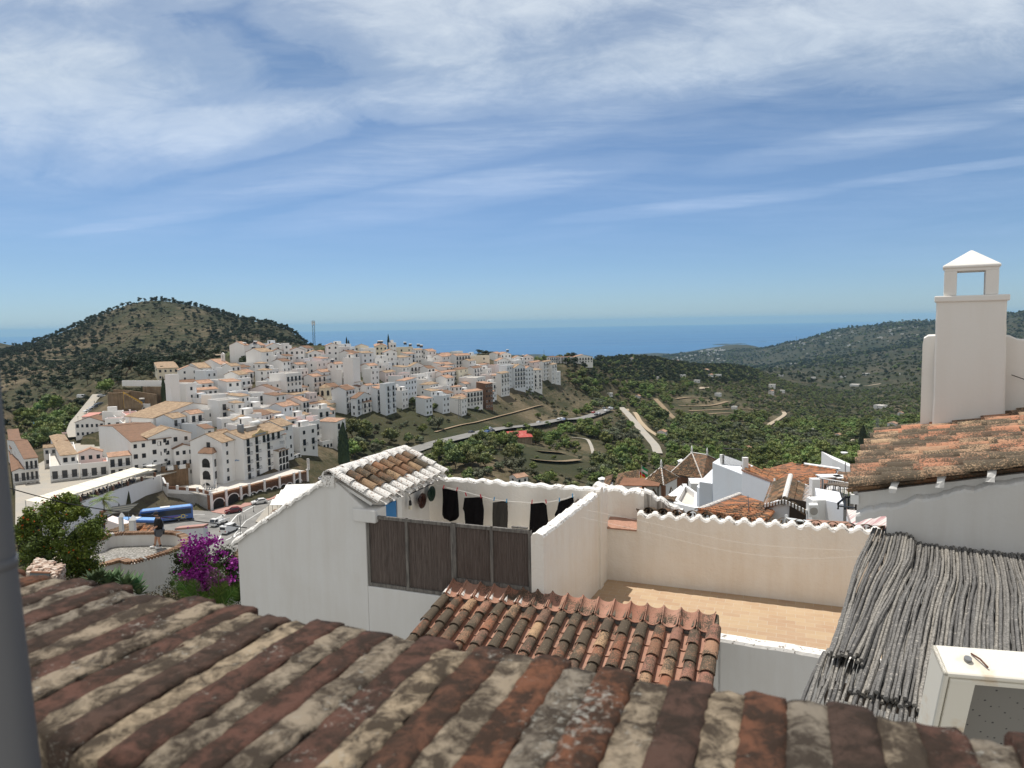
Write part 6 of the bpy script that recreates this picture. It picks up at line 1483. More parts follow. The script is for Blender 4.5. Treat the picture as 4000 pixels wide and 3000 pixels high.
def bus(a,b,label,front_right):
 """a, b = ground points of left and right end of the visible side"""
 d=b-a;d[2]=0;L_=12.2;d/=np.linalg.norm(d);n=np.array([d[1],-d[0],0])
 H=3.6;t=thing('coach',a+d*L_/2,label,'coach','blue coaches')
 def bl(w,b_):
  pass
 W_=2.5;o=a-n*W_
 prof=[(0,.35),(0,2.2),(.35,3.35),(.8,H),(L_-.3,H),(L_,H-.3),(L_,.35)]
 if front_right:prof=[(L_-x,z)for x,z in prof][::-1]
 mb=MB();mb.prism([o+d*x+W3*z for x,z in prof],n*W_);mb.build('body',mat('coach_blue',(.06,.14,.40),.3,.5),t,bevel=.12)
 MB().box(o+d*.9+n*.12+W3*(H+.002),d*(L_-1.4),n*(W_-.24),W3*.06).build('roof',mat('coach_roof_blue',(.22,.42,.78),.3,.5),t)
 MB().box(o+d*4.8+n*.6+W3*(H+.06),d*2.2,n*1.3,W3*.2).build('air_conditioner',M['frame_white'],t)
 MB().box(o+d*.6+n*(W_+.005)+W3*1.75,d*(L_-1.0),n*.02,W3*1.35).build('window',M['glass'],t)
 fe=L_ if front_right else 0
 MB().box(o+d*(fe-(.0 if front_right else .02))+n*.15+W3*1.2,d*.03,n*(W_-.3),W3*1.7).build('windscreen',M['glass'],t)
 for x in(2.4,8.9)if not front_right else(3.3,9.8):
  for e in(.1,W_-.1):
   q=o+d*x+n*e+W3*.5;w_=MB().tube([q-n*.15,q+n*.16],.5,16).build('wheel',M['tyre'],t);MB().tube([q+n*.14,q+n*.19],.27,10).build('rim',M['steel'],w_)
 ye=mat('yellow_vinyl',(.80,.62,.08),.5);pu=mat('purple_vinyl',(.20,.12,.38),.5)
 sd_=o+n*(W_+.012);cx=L_-2.3 if not front_right else 2.3;c=sd_+d*cx+W3*1.25
 ring=MB();k=20
 for i in range(k):
  a0,a1=2*math.pi*i/k,2*math.pi*(i+1)/k
  f=lambda r_,q:c+d*r_*math.cos(q)+W3*r_*math.sin(q)
  ring.quad(f(.34,a0),f(.52,a0),f(.52,a1),f(.34,a1))
 for i in range(8):
  q=2*math.pi*i/8;r_=d*math.cos(q)+W3*math.sin(q);s2=-d*math.sin(q)+W3*math.cos(q);ring.quad(c+r_*.66-s2*.07,c+r_*1.05-s2*.05,c+r_*1.05+s2*.05,c+r_*.66+s2*.07)
 ring.quad(c-d*4.6-W3*.42+n*.002,c-d*.6-W3*.18+n*.002,c-d*.6+W3*.05+n*.002,c-d*1.6-W3*.15+n*.002)
 ring.build('sun_emblem',ye,t)
 MB().quad(c-d*7.2-W3*.1-n*.004,c-d*1.2+W3*.05-n*.004,c-d*.9+W3*.35-n*.004,c-d*6.8+W3*.25-n*.004).build('swoosh',pu,t)
 MB().box(o+d*.5+n*(W_+.004)+W3*.36,d*(L_-.8),n*.01,W3*.25).build('skirt',M['iron'],t)
bus(on(543,2056),on(751,2031),'dark blue touring coach with a yellow sun on its flank, parked farther back',False)
bus(on(430,2088),on(598,2092),'light topped blue coach parked in front of the sun emblem coach, half hidden by roofs',True)
def sails():
 t=thing('sun_sails',on(1100,1975),'large white tensioned sun sails on slim posts at the roadside terrace','sun sail')
 zc=-44.2
 rows_=[(1560,1185,1960,1172),(1500,1245,1890,1232),(1450,1300,1830,1295),(1395,1358,1760,1350),(1350,1425,1700,1420)]
 for(a,b)in zip(rows_[:-1],rows_[1:]):
  for f0,f1 in((0,.56),(.57,1.)):
   g=lambda r_,f:(PZ(*cp('B',r_[0]+(r_[2]-r_[0])*f,r_[1]+(r_[3]-r_[1])*f),zc))
   q=[g(b,f0),g(b,f1),g(a,f1),g(a,f0)];n_=6;vs=[]
   for i in range(n_+1):
    for j in range(n_+1):
     u_,v_=i/n_,j/n_;p=(q[0]*(1-u_)+q[1]*u_)*(1-v_)+(q[3]*(1-u_)+q[2]*u_)*v_;vs.append(p-W3*(.55*math.sin(math.pi*v_)))
   MB().add(vs+[v-W3*.03 for v in vs],[(i*(n_+1)+j,(i+1)*(n_+1)+j,(i+1)*(n_+1)+j+1,i*(n_+1)+j+1)for i in range(n_)for j in range(n_)]+[((n_+1)**2+i*(n_+1)+j,(n_+1)**2+i*(n_+1)+j+1,(n_+1)**2+(i+1)*(n_+1)+j+1,(n_+1)**2+(i+1)*(n_+1)+j)for i in range(n_)for j in range(n_)]).build('sail',M['white_canvas'],t,smooth=True)
 for r_ in rows_:
  for f in(0,.565):
   p=PZ(*cp('B',r_[0]+(r_[2]-r_[0])*f,r_[1]+(r_[3]-r_[1])*f),zc);MB().tube([p+W3*.1,np.array([p[0],p[1],ZR])],.05,6).build('post',M['iron'],t)
 fl=[PZ(*cp('B',x,y),ZR+.3)for x,y in((1200,1620),(1330,1450),(1560,1300),(2000,1250),(2050,1400),(1500,1700))]
 o=MB().prism([p-W3*.25 for p in fl],W3*.25).build('sail_terrace',M['concrete'],None,origin=fl[0]);tag(o,kind='structure')
sails()
def lamp_post(p,h,label,group=None):
 p=np.array(p,float);t=thing('street_lamp',p,label,'street lamp',group)
 MB().lathe(p,[(.12,0),(.09,.4),(.05,.5),(.04,h-.6),(.06,h-.55)],8).build('post',M['iron'],t)
 MB().lathe(p+W3*(h-.55),[(.08,0),(.20,.35),(.22,.38)],6).build('lantern_glass',M['headlamp'],t);MB().lathe(p+W3*(h-.17),[(.24,0),(.05,.18),(.02,.25)],6).build('lantern_cap',M['iron'],t)
lamp_post(on(874,2085),4.5,'black street lamp at the bottom of the road near the white van');lamp_post(on(991,2000),5,'black street lamp in front of the sun sails')
lamp_post(PZ(600,1872,-40.2),4.5,'tall street lamp at the right end of the restaurant awning')
lamp_post(PZ(*cp('A',925,800),-38),4,'street lamp at the corner of the square below the uphill street')
up_pts=[hit(x,y,180,600)for x,y in((300,1722),(290,1690),(305,1655),(330,1622),(352,1592),(375,1565),(385,1548))]
ribbon('uphill_street',[p for p in up_pts if p is not None],5.2,M['concrete'],.12,3)
valley=[PZ(1290,1872,ZR),hit(1460,1820,200,900),hit(1560,1782,200,900),hit(1658,1749,230,900),hit(1782,1719,230,900),hit(1864,1701,230,900),hit(1981,1678,230,900),hit(2099,1665,230,900),hit(2187,1646,230,900),hit(2334,1619,230,900),hit(2375,1602,230,900)]
_,VR=ribbon('valley_road',valley,8.5,M['asphalt'],.45,5)
M['ochre_earth']=plaster('ochre_earth',(.30,.225,.145),dirt=(.17,.13,.08),amount=.8,scale=.3,bd=.1)
_pth=lambda l:[q for q in(hit(x,y,150,2500)for x,y in l)if q is not None]
ribbon('concrete_lane',_pth([(2425,1595),(2455,1625),(2490,1665),(2530,1710),(2560,1745),(2570,1775)]),5.0,M['concrete'],.35,4)
ribbon('dirt_track',_pth([(2450,1600),(2500,1650),(2540,1690),(2570,1705)]),3.2,mat('pale_dirt',(.42,.33,.22),.95),.3,4)
ribbon('footpath',_pth([(2230,1711),(2295,1714),(2310,1745),(2318,1775)]),1.8,M['concrete'],.3,3)
ribbon('slope_footpath',_pth([(1700,1690),(1850,1655),(1950,1628),(2060,1600),(2120,1585)]),1.6,mat('earth_path',(.30,.22,.14),.95),.25,4)
ribbon('hill_track',_pth([(0,1412),(150,1407),(300,1406),(450,1403),(600,1404),(760,1402),(860,1394)]),4,mat('hill_track_dirt',(.33,.25,.17),.95),.5,10)
for nm,l,w_ in(('valley_track',[(3000,1665),(3040,1640),(3070,1620),(3060,1612)],4),('far_track',[(3440,1500),(3380,1510),(3340,1505)],5),('farm_track',[(3320,1720),(3360,1735),(3420,1750)],5),('ridge_track',[(2880,1372),(2900,1360),(2930,1350)],8),('villa_track',[(2745,1515),(2730,1525),(2770,1515)],5)):
 q=_pth(l)
 if len(q)>1:ribbon(nm,q,w_,M['pink_paving']if 0 else mat(nm+'_dirt',(.40,.33,.24),.95),.6,8)
for k_,l in enumerate(([(2690,1607),(2760,1604),(2850,1600)],[(2700,1619),(2780,1618),(2860,1615)],[(2715,1630),(2800,1629),(2865,1627)],[(2640,1560),(2700,1552),(2760,1556),(2830,1562)],[(2650,1585),(2720,1590),(2790,1585),(2840,1570)],[(2560,1560),(2600,1600),(2650,1645)],[(2900,1600),(2960,1603),(3010,1606)],[(2920,1615),(2980,1618)],[(2080,1800),(2170,1812),(2260,1800)],[(2100,1765),(2200,1772)],[(2700,1745),(2790,1752),(2870,1745)])):
 q=_pth(l)
 if len(q)>1:ribbon('field_terrace',q,4.5,M['ochre_earth'],.35,6)
rgc=random.Random(9);k=0
for(x,y,col,kind)in((1320,862,'black','car'),(1360,856,'blue','car'),(1405,849,'black','car'),(1443,841,'silver','car'),(1600,815,'black','car'),(1625,812,'grey','car'),(1785,793,'silver','car'),(1845,774,'white','van'),(1880,768,'blue','car'),(1905,764,'white','car'),(2068,724,'black','car'),(2092,718,'silver','car'),(2110,712,'red','car'),(2130,700,'white','car'),(2160,690,'white','van'),(2175,686,'grey','car'),(2185,672,'silver','car')):
 q=hit(*cp('L',x,y),200,900)
 if q is None:continue
 j=int(np.argmin(((VR[:,:2]-q[:2])**2).sum(1)));j2=min(j+1,len(VR)-1);dd=VR[j2]-VR[j-1];an=math.atan2(dd[1],dd[0])
 nn_=np.array([math.sin(an),-math.cos(an),0]);pp=np.array([VR[j][0],VR[j][1],0])+nn_*(2.9 if k%3 else-2.9);pp[2]=hgrid(VR[j][0],VR[j][1])+.75
 ords=['first','second','third','fourth','fifth','sixth','seventh','eighth','ninth','tenth','eleventh','twelfth','thirteenth','fourteenth','fifteenth','sixteenth','seventeenth']
 car(pp,an,col,'%s parked %s, %s from the left along the valley road'%(col,kind,ords[k]),kind,'cars parked along the valley road',detail=False);k+=1
# ================================================================== vegetation
def leafm(name,c0,c1,c2,trans=.25,scale=.35):
 def fn(w,b):
  t=tintattr(w);oi=w.n('ShaderNodeObjectInfo')
  c=w.ramp(t,[(0.,c0),(.55,c1),(1.,c2)])
  h=w.n('ShaderNodeHueSaturation');w.l(c,h.inputs['Color'])
  w.l(w.math('ADD',w.math('MULTIPLY',oi.outputs['Random'],.06),.47),h.inputs['Hue']);w.l(w.math('ADD',w.math('MULTIPLY',oi.outputs['Random'],.6),.7),h.inputs['Value'])
  w.l(h.outputs[0],b.inputs['Base Color'])
  b.inputs['Transmission Weight'].default_value=0
 return mat(name,c1,.65,.25,fn)
LM=[leafm('dark_green_leaves',(.055,.075,.028),(.125,.155,.052),(.25,.265,.09)),leafm('pine_needles',(.022,.032,.016),(.04,.054,.025),(.07,.082,.034)),leafm('grey_green_leaves',(.06,.07,.04),(.115,.125,.07),(.19,.19,.115)),leafm('bright_green_leaves',(.07,.10,.025),(.155,.20,.05),(.28,.30,.09)),leafm('olive_scrub',(.045,.045,.022),(.085,.078,.038),(.15,.125,.065))]
M['bark']=mat('brown_bark',(.11,.075,.05),.95,.1,lambda w,b:bump(w,b,w.noise(w.mapv(posco(w),scale=(1,1,.2)),14,5),.03))
def crown_mb(seed,rx,rz,zc,ncl,nl,ls,mi=0,gap=.0,mb=None,flat=.6,cone=False,inner=1.0):
 """clumps of small leaf faces spread through an uneven crown"""
 g_=np.random.default_rng(seed);mb=mb or MB();V=[];Fs=[];T_=[]
 for c in range(ncl):
  u=g_.normal(size=3);u/=np.linalg.norm(u);rr=g_.uniform(.35,.95)if c>ncl//5 else .3
  ctr=u*np.array([rx,rx,rz])*rr;
  if ctr[2]<-rz*.45:ctr[2]*=.4
  if cone:f=g_.uniform(0,1);a=g_.uniform(0,6.28);ctr=np.array([math.cos(a)*rx*(1-f)*.7,math.sin(a)*rx*(1-f)*.7,-rz+2*rz*f])
  cr_=rx*g_.uniform(.28,.46)*(1 if not cone else(1.15-f));ct=g_.uniform(.1,.9)
  k=7;vs=[]
  for i in range(4):
   for j in range(k):
    th=math.pi*(i+.5)/4;a=2*math.pi*j/k;q=g_.uniform(.55,.85)*inner;vs.append(ctr+cr_*q*np.array([math.sin(th)*math.cos(a),math.sin(th)*math.sin(a),math.cos(th)*flat*1.2]))
  n0=len(V);V+=vs;T0=max(0,ct-.25)
  for i in range(3):
   for j in range(k):Fs.append((n0+i*k+j,n0+i*k+(j+1)%k,n0+(i+1)*k+(j+1)%k,n0+(i+1)*k+j));T_.append(T0)
  Fs.append(tuple(n0+j for j in range(k)));T_.append(T0);Fs.append(tuple(n0+3*k+j for j in range(k))[::-1]);T_.append(T0)
  for l in range(nl):
   d=g_.normal(size=3);d/=np.linalg.norm(d);p=ctr+d*cr_*np.array([1,1,flat*1.25])*g_.uniform(.7,1.12)
   a=g_.normal(size=3);a/=np.linalg.norm(a);b=np.cross(a,d+g_.normal(size=3)*.5);b/=np.linalg.norm(b)+1e-9;s_=ls*g_.uniform(.6,1.3)
   n0=len(V);V+=[p-a*s_*.5,p+b*s_*.28,p+a*s_*.5,p-b*s_*.28];Fs.append((n0,n0+1,n0+2,n0+3));T_.append(min(1,max(0,ct+g_.uniform(-.3,.3)+d[2]*.12)))
 n0=len(mb.v);mb.v+=[tuple(p+np.array([0,0,zc]))for p in V];mb.f+=[[i+n0 for i in f]for f in Fs];mb.t+=T_;mb.m+=[mi]*len(Fs)
 return mb
def trunk_mb(h,r_,seed=0,limbs=4,spread=1.2,mb=None):
 g_=random.Random(seed);mb=mb or MB();top=np.array([g_.uniform(-.2,.2),g_.uniform(-.2,.2),h])
 mb.tube([(0,0,-.6),(g_.uniform(-.1,.1),0,h*.5),top],[r_*1.3,r_,r_*.7],7)
 for i in range(limbs):
  a=6.28*i/limbs+g_.uniform(-.4,.4);mb.tube([top*np.array([1,1,.8]),top+np.array([math.cos(a)*spread*.6,math.sin(a)*spread*.6,spread*.5]),top+np.array([math.cos(a)*spread,math.sin(a)*spread,spread*1.1])],[r_*.6,r_*.4,r_*.15],5)
 return mb
TP={}
def proto(key,crown,ctrunk,lm):
 c=crown.build('crown',lm);t=ctrunk.build('trunk',M['bark'])if ctrunk else None
 cm,tm=c.data,(t.data if t else None);bpy.data.objects.remove(c)
 if t:bpy.data.objects.remove(t)
 TP[key]=(cm,tm)
for i in range(3):proto(('broad',i),crown_mb(10+i,1.0,.72,1.05,20,42,.22),trunk_mb(.55,.06,i,4,.45),LM[0])
for i in range(2):proto(('light',i),crown_mb(30+i,1.0,.7,1.0,18,40,.22),trunk_mb(.5,.06,i,4,.45),LM[3])
for i in range(3):proto(('pine',i),crown_mb(50+i,.85,.75,1.35,15,42,.20,flat=.45),trunk_mb(.9,.06,i,3,.45),LM[1])
for i in range(2):proto(('olive',i),crown_mb(70+i,1.0,.7,.85,14,36,.20),trunk_mb(.4,.07,i,3,.4),LM[2])
for i in range(2):proto(('scrub',i),crown_mb(80+i,1.0,.55,.3,10,26,.26),None,LM[4])
KEYS=list(TP)
def tree_obj(key,p,s,label,cat='tree',group=None,name='tree',rot=0,sz=None):
 r_=bpy.data.objects.new(name,None);COL.objects.link(r_);r_.location=p;r_.rotation_euler=(0,0,rot);r_.scale=(s,s,sz or s);tag(r_,label,cat,group)
 for nm,me in zip(('crown','trunk'),TP[key]):
  if me is None:continue
  o=bpy.data.objects.new(nm,me);COL.objects.link(o);o.parent=r_
 return r_
def in_poly(px,Y,poly):
 ins=np.zeros(px.shape,bool)
 for i in range(len(poly)):
  x0,y0=poly[i];x1,y1=poly[i-1];ins^=((y0>Y)!=(y1>Y))&(px<(x1-x0)*(Y-y0)/(y1-y0+1e-12)+x0)
 return ins
townp=[(-400,150),(1080,150),(1200,205),(1320,228),(1352,300),(1500,335),(1700,370),(1895,392),(1990,430),(2150,560),(2210,610),(2210,660),(1700,560),(1300,470),(1000,420),(700,350),(470,310),(400,345),(330,345),(300,300),(200,262),(-400,262)]
def scatter(y0,y1,step,n_seed,kmax):
 g_=np.random.default_rng(n_seed);xs=np.arange(-.76*y1,.86*y1,step);ys=np.arange(y0,y1,step);X,Y=np.meshgrid(xs,ys)
 X=(X+g_.uniform(-.48,.48,X.shape)*step).ravel();Y=(Y+g_.uniform(-.48,.48,Y.shape)*step).ravel()
 px=X/Y*F*math.cos(PITCH)+2000;k=(px>-250)&(px<4250);X,Y,px=X[k],Y[k],px[k]
 Z=hgrid(X,Y);py=1262-(px-2000)*.01745-Z/Y*F*1.0
 D=np.zeros(len(X));typ=np.zeros(len(X),int);s_=np.ones(len(X));n1=fbm(X,Y,60,3);n2=fbm(X+500,Y,160,3);n3=fbm(X,Y+900,30,2);rr=g_.random(len(X));r2=g_.random(len(X));r3=g_.random(len(X))
 val=(px>1300)&(Y<1250)
 D[val]=.88;s_[val]=1.6+2.6*r2[val]**1.3;typ[val]=np.where(n1[val]>-.05,0,np.where(n2[val]>.15,1,np.where(r3[val]<.5,3,0)))
 typ[val&(r3>.86)]=1;typ[val&(n3>.3)&(r3>.3)]=3;typ[val&(n2>.12)&(n1<.1)]=1;typ[val&(r3<.07)]=4
 D[val&(n2<-.26)]=.38;D[val&(n3<-.34)]*=.3
 D[val&(px<2200)&(Y<400)]*=1.05
 slope=in_poly(px,Y,[(1400,285),(1560,300),(1700,320),(1880,345),(2000,375),(2180,450),(2300,520),(2330,560),(2200,600),(1990,430),(1895,392),(1700,370),(1500,335)])
 D[slope]=np.where(n1[slope]>.0,.75,.28);s_[slope]=.7+1.3*r2[slope];typ[slope]=np.where(r3[slope]<.45,3,np.where(r3[slope]<.75,4,0))
 clr=in_poly(px,Y,[(2050,255),(2250,250),(2330,300),(2260,360),(2080,330)]);D[clr]=.42;s_[clr]=.9+.9*r2[clr]
 hd=in_poly(px,Y,[(1640,298),(1640,322),(1860,357),(2000,394),(2130,438),(2130,412),(2000,372),(1860,338)]);D[hd]=.97;s_[hd]=2.0+.8*r2[hd];typ[hd]=1
 clr=in_poly(px,Y,[(2620,640),(2880,640),(3100,760),(3050,900),(2750,900)]);D[clr]=.10;s_[clr]=1.2
 ridge=(px>2210)&(px<2960)&(Y>620)&(Y<1250)&(py<1500);D[ridge]=.85;typ[ridge]=np.where(r3[ridge]<.72,2,0);s_[ridge]=1.8+1.8*r2[ridge]
 mid=(px>2700)&(Y>650)&(Y<1250)&~ridge;D[mid]=np.where(n1[mid]>-.1,.75,.35);typ[mid]=np.where(r3[mid]<.4,3,np.where(r3[mid]<.5,2,0));s_[mid]=1.2+1.5*r2[mid]
 lh=(px<1300)&(Y>262)&(Y<860);D[lh]=np.where(n1[lh]>.02,.78,.42);typ[lh]=np.where(r3[lh]<.28,2,np.where(r3[lh]<.6,3,4));s_[lh]=np.where(typ[lh]==2,1.9+1.8*r2[lh],.8+1.1*r2[lh])
 tn=(px<330)&(px>0)&(Y>370)&(Y<440);D[tn]=.12
 hl=(px<1450)&(Y>=860)&(Y<1300);edge=sm(1000,1110,Y)*.0
 D[hl]=.34;typ[hl]=np.where(r3[hl]<.16+.35*(px[hl]>820)+.22*(px[hl]<420),2,4);s_[hl]=np.where(typ[hl]==2,2.3+2.0*r2[hl],.8+1.0*r2[hl]);D[hl&(typ==2)]=.55
 fl_=(px<1450)&(Y>=1300)&(Y<1700);D[fl_]=.3;typ[fl_]=2;s_[fl_]=3
 far=(Y>=1250)&(px>=1450)&~fl_;D[far]=np.where(n2[far]>-.02,.70,.30)*(px[far]>2250);typ[far]=np.where(r3[far]<.5,2,np.where(r3[far]<.8,3,0));s_[far]=2.4+3.4*r2[far];s_[far&(Y>2500)]*=1.6
 D[in_poly(px,Y,townp)]=0
 bank=in_poly(px,Y,[(1180,176),(1500,170),(1500,240),(1345,235),(1215,215)]);D[bank]=.8;s_[bank]=1.2+r2[bank]
 lft=in_poly(px,Y,[(60,262),(300,262),(340,330),(280,372),(60,372)]);D[lft]=.9;s_[lft]=1.8+2.2*r2[lft];typ[lft]=np.where(r3[lft]<.6,1,0)
 D[(px<60)&(Y<300)]=0;D[(Y<232)&(px<1150)]=0
 for RB in RIBS:
  for q in RB[::2]:D[((X-q[0])**2+(Y-q[1])**2)<(4.5+s_)**2]=0;D[(q[1]-Y>0)&(q[1]-Y<11+3*s_)&(abs(X-q[0]*Y/q[1])<3+s_)]=0
 for(hx,hy,hr)in VILLAS:D[((X-hx)**2+(Y-hy+3)**2)<(hr)**2]=0
 k=(rr<D)&(Z>SEA_Z+6)
 return np.c_[X,Y,Z,px,py,typ,s_][k]
RIBS=[VR]+[np.array([tuple(v.co)for v in o.data.vertices][1::3])for o in COL.objects if o.get('kind')=='structure' and o.name in('concrete_lane','dirt_track','footpath','slope_footpath','uphill_street','valley_track','far_track','farm_track','villa_track')or o.name.startswith('field_terrace')]
VILLAS=[]
def villa(px,py,wpx,hf,roof,label,y0=150,ang=None,group=None,wall='wall_far',nc=2,cat='house'):
 q=hit(px,py,y0,7500)
 if q is None:return
 w_=wpx/F*q[1];hgt=hf*2.8;g_=random.Random(int(px*7+py));a=R(ang if ang is not None else g_.choice((35,50,62)))
 bx=np.array([math.cos(a),math.sin(a),0]);ax=np.array([-math.sin(a),math.cos(a),0]);La=max(3.5,w_*.55);Lb=max(4.5,w_*.62)
 P=np.array([q[0],q[1],hgrid(q[0],q[1])+hgt]);VILLAS.append((q[0],q[1],w_*.75+3.5))
 det=q[1]<1400
 return house_at(P,ax,bx,La,Lb,hgt,roof,wall,'far_orange' if roof!='f' else 'flat',label,hf,nc if det else 0,1 if det else 0,group=group,below=2,name='villa',cat=cat)
G_=lambda x,y:cp('G',x,y)
for(x,y,w_,hf,rf,lb)in((335,612,60,1,'gl','small pale house with orange roof alone in the orchards right of the car park'),(140,600,60,1,'f','low white flat house above the valley car park'),(470,485,50,1,'f','white cottage on the pine slope below the ridge'),(625,468,45,1,'f','small white house left of the white villa cluster'),(725,505,55,1,'f','long low white house below the white villa cluster'),(810,478,45,2,'gl','left gabled villa of the white cluster'),(860,480,55,2,'f','right flat villa of the white cluster'),(785,430,60,1,'gl','cream villa highest in the white cluster'),(860,595,55,1,'f','white villa on the bare earth plateau'),(975,685,55,1,'f','white farmhouse beside the stone terraces'),(505,885,95,2,'gl','white house at the foot of the steep concrete lane'),(1235,545,70,2,'f','broad white villa in the dark valley trees'),(1285,570,50,1,'f','small white villa just right of the broad one'),(1215,585,45,2,'gl','house with a red roof below the broad white villa'),(1050,968,85,1,'gl','orange roofed farmhouse with a curved drive in the lower orchards'),(1480,840,75,1,'f','low white farm building by the far orchards'),(1670,875,70,1,'gl','pink roofed farm building left of the dark spruce'),(1950,675,110,1,'f','long white house on the right hand valley slope'),(2085,722,55,1,'gl','small white house above the right hand orchards'),(2040,825,95,2,'gl','white farmhouse with brown roof left of the big chimney'),(1790,528,95,1,'f','long white estate with a pale drive on the far valley side'),(1505,477,45,1,'f','lone white house in the middle of the far valley'),(1280,460,65,1,'f','pale house in the centre of the valley behind the villas'),(1060,462,60,1,'f','white house right of the cream villa'),(1700,470,55,1,'f','pair wide white house on the far valley side'),(1850,452,60,1,'f','white house below the dark terraced slope'),(2070,452,40,1,'f','tiny white house near the chimney at mid height'),(1270,405,40,1,'f','white house beneath the brown far slope'),(1360,378,55,1,'f','white row on the lower far hill'),(1440,240,55,1,'gl','pinkish villa on the spur of the far hill'),(1700,905,55,1,'f','low shed beside the pink roofed farm building')):
 villa(*G_(x,y),w_*.5877,hf,rf,lb,y0=330)
villa(*cp('V',1205,590),26,1,'gl','cottage with a rounded pale roof on the pine slope',y0=600)
villa(2018,1900,90,1,'gl','house with a tan roof and pale awnings low in the orchard behind the laundry yard',y0=180)
def shed():
 q=hit(2035,1730,200,600);t=thing('shed',q,'long low shed with a red sheet metal roof among the orchard trees','shed');VILLAS.append((q[0],q[1],11));VILLAS.append((q[0]+3,q[1]-6,8))
 a=R(12);bx=np.array([math.cos(a),math.sin(a),0]);ax=np.array([-math.sin(a),math.cos(a),0]);o=np.array([q[0]-5,q[1],hgrid(q[0],q[1])])
 MB().box(o-W3*2,bx*10.5,ax*7,W3*4.6).build('wall',M['stone'],t)
 MB().prism([o-bx*.4-ax*.5+W3*2.4,o-bx*.4+ax*7.5+W3*4.3,o-bx*.4+ax*7.5+W3*4.45,o-bx*.4-ax*.5+W3*2.55],bx*11.3).build('roof',mat('red_sheet_metal',(.42,.06,.04),.6,.3,lambda w,b:w.l(w.mix(w.ramp(w.noise(posco(w),.8,5,.7),[(.5,0.),(.7,.6)]),(.42,.06,.045),(.5,.28,.22)),b.inputs['Base Color'])),t)
shed()
rgv=random.Random(77)
for i in range(46):
 x=rgv.uniform(3080,3600);y=rgv.uniform(1285,1420);sk=np.interp(x,[3064,3152,3240,3358,3475,3600],[1343,1322,1300,1285,1276,1270])+6
 y=sk+abs(rgv.gauss(0,28))
 villa(x,y,rgv.uniform(9,20),1,'f','tiny white villa scattered over the distant hillside above the sea',y0=1500,group='villas on the distant hillside')
for i in range(70):
 if i<40:x=rgv.uniform(2640,2830);y=1386+rgv.uniform(0,22)-(x-2640)*.10
 else:x=rgv.uniform(2560,2830);y=1408+rgv.uniform(-4,12)
 if rgv.random()<.25:x=rgv.uniform(2740,2830);y=1372-(x-2740)*.12+rgv.uniform(-3,14)
 villa(x,y,rgv.uniform(8,16),rgv.choice((1,2,3)),'f','tiny pale building of the distant coastal town at the foot of the hills',y0=1500,group='buildings of the coastal town',cat='building')
for i,(x,y,w_)in enumerate(((2640,1412,34),(2662,1418,30),(2560,1408,30),(2385,1400,34),(2470,1416,20))):
 villa(x,y,w_,2,'gl',('white apartment house among the ridge pines, upper of the pair','white apartment house among the ridge pines, lower of the pair','white house half hidden in the ridge pines left of the pair','white house right of the long orange roofed terrace on the ridge','small white house between pines on the ridge')[i],y0=700)
S1=scatter(150,1250,5.2,3,0);S2=scatter(1250,5200,21,4,0)
print('plants',len(S1),len(S2))
TK={0:['broad'],1:['light'],2:['pine'],3:['olive'],4:['scrub']}
def key_of(t,r_):
 ks=[k for k in KEYS if k[0]==TK[t][0]];return ks[int(r_*len(ks))%len(ks)]
ALLS=np.r_[S1,S2];app=ALLS[:,6]/ALLS[:,1]
vis=(ALLS[:,5]!=4)&(ALLS[:,3]>60)&(ALLS[:,3]<3560)&(ALLS[:,4]<1880)&~((ALLS[:,3]>900)&(ALLS[:,3]<1300)&(ALLS[:,4]>1860))&~((ALLS[:,3]>1290)&(ALLS[:,3]<1700)&(ALLS[:,4]>1810))
order=np.argsort(-app*vis);ind=set(order[:225].tolist())
ZL=[(0,1330,'tree','leafy tree on the green bank left of the uphill street','trees on the left hand slope'),(1330,1720,'tree','bushy tree in the green valley below the balcony houses','trees in the valley below the balcony houses'),(1720,2280,'tree','rounded orchard tree between the valley road and the laundry yard','orchard trees below the valley road'),(2280,2800,'tree','orchard tree on the slope around the steep concrete lane','orchard trees around the concrete lane'),(2800,4200,'tree','orchard tree in the lower right valley behind the tiled roofs','orchard trees behind the tiled roofs')]
g9=np.random.default_rng(5)
stuff_pts=[]
for i in range(len(ALLS)):
 X,Y,Z,px,py,ty,s_=ALLS[i];r_=g9.random();k=key_of(int(ty),r_)
 sc_=s_*(1.0 if ty!=4 else 1.1)
 if i in ind:
  for a,b,nm,lb,gr in ZL:
   if a<=px<b:tree_obj(k,(X,Y,Z-.1),sc_,lb,'tree',gr,rot=g9.uniform(0,6.28),sz=sc_*g9.uniform(.85,1.2));break
 else:stuff_pts.append((X,Y,Z-.1*sc_,KEYS.index(k),sc_,g9.uniform(0,6.28),g9.uniform(.8,1.25)))
sp_=np.array(stuff_pts)
pc=bpy.data.collections.new('plant_shapes')
for i,k in enumerate(KEYS):
 mb_=bpy.data.meshes.new('%02d_plant'%i);import bmesh
 bm=bmesh.new();bm.from_mesh(TP[k][0]);nf=len(bm.faces)
 if TP[k][1]:bm.from_mesh(TP[k][1])
 bm.faces.ensure_lookup_table()
 for f in bm.faces[nf:]:f.material_index=1
 bm.to_mesh(mb_);bm.free();mb_.materials.append(TP[k][0].materials[0]);mb_.materials.append(M['bark'])
 o=bpy.data.objects.new('%02d_plant'%i,mb_);pc.objects.link(o)
me=bpy.data.meshes.new('woods');me.vertices.add(len(sp_));me.vertices.foreach_set('co',sp_[:,:3].ravel())
for nm,tp,arr in(('kind_i','INT',sp_[:,3].astype(np.int32)),('sz','FLOAT',sp_[:,4].astype(np.float32)),('rz','FLOAT',sp_[:,5].astype(np.float32)),('hz','FLOAT',sp_[:,6].astype(np.float32))):
 a=me.attributes.new(nm,tp,'POINT');a.data.foreach_set('value',arr)
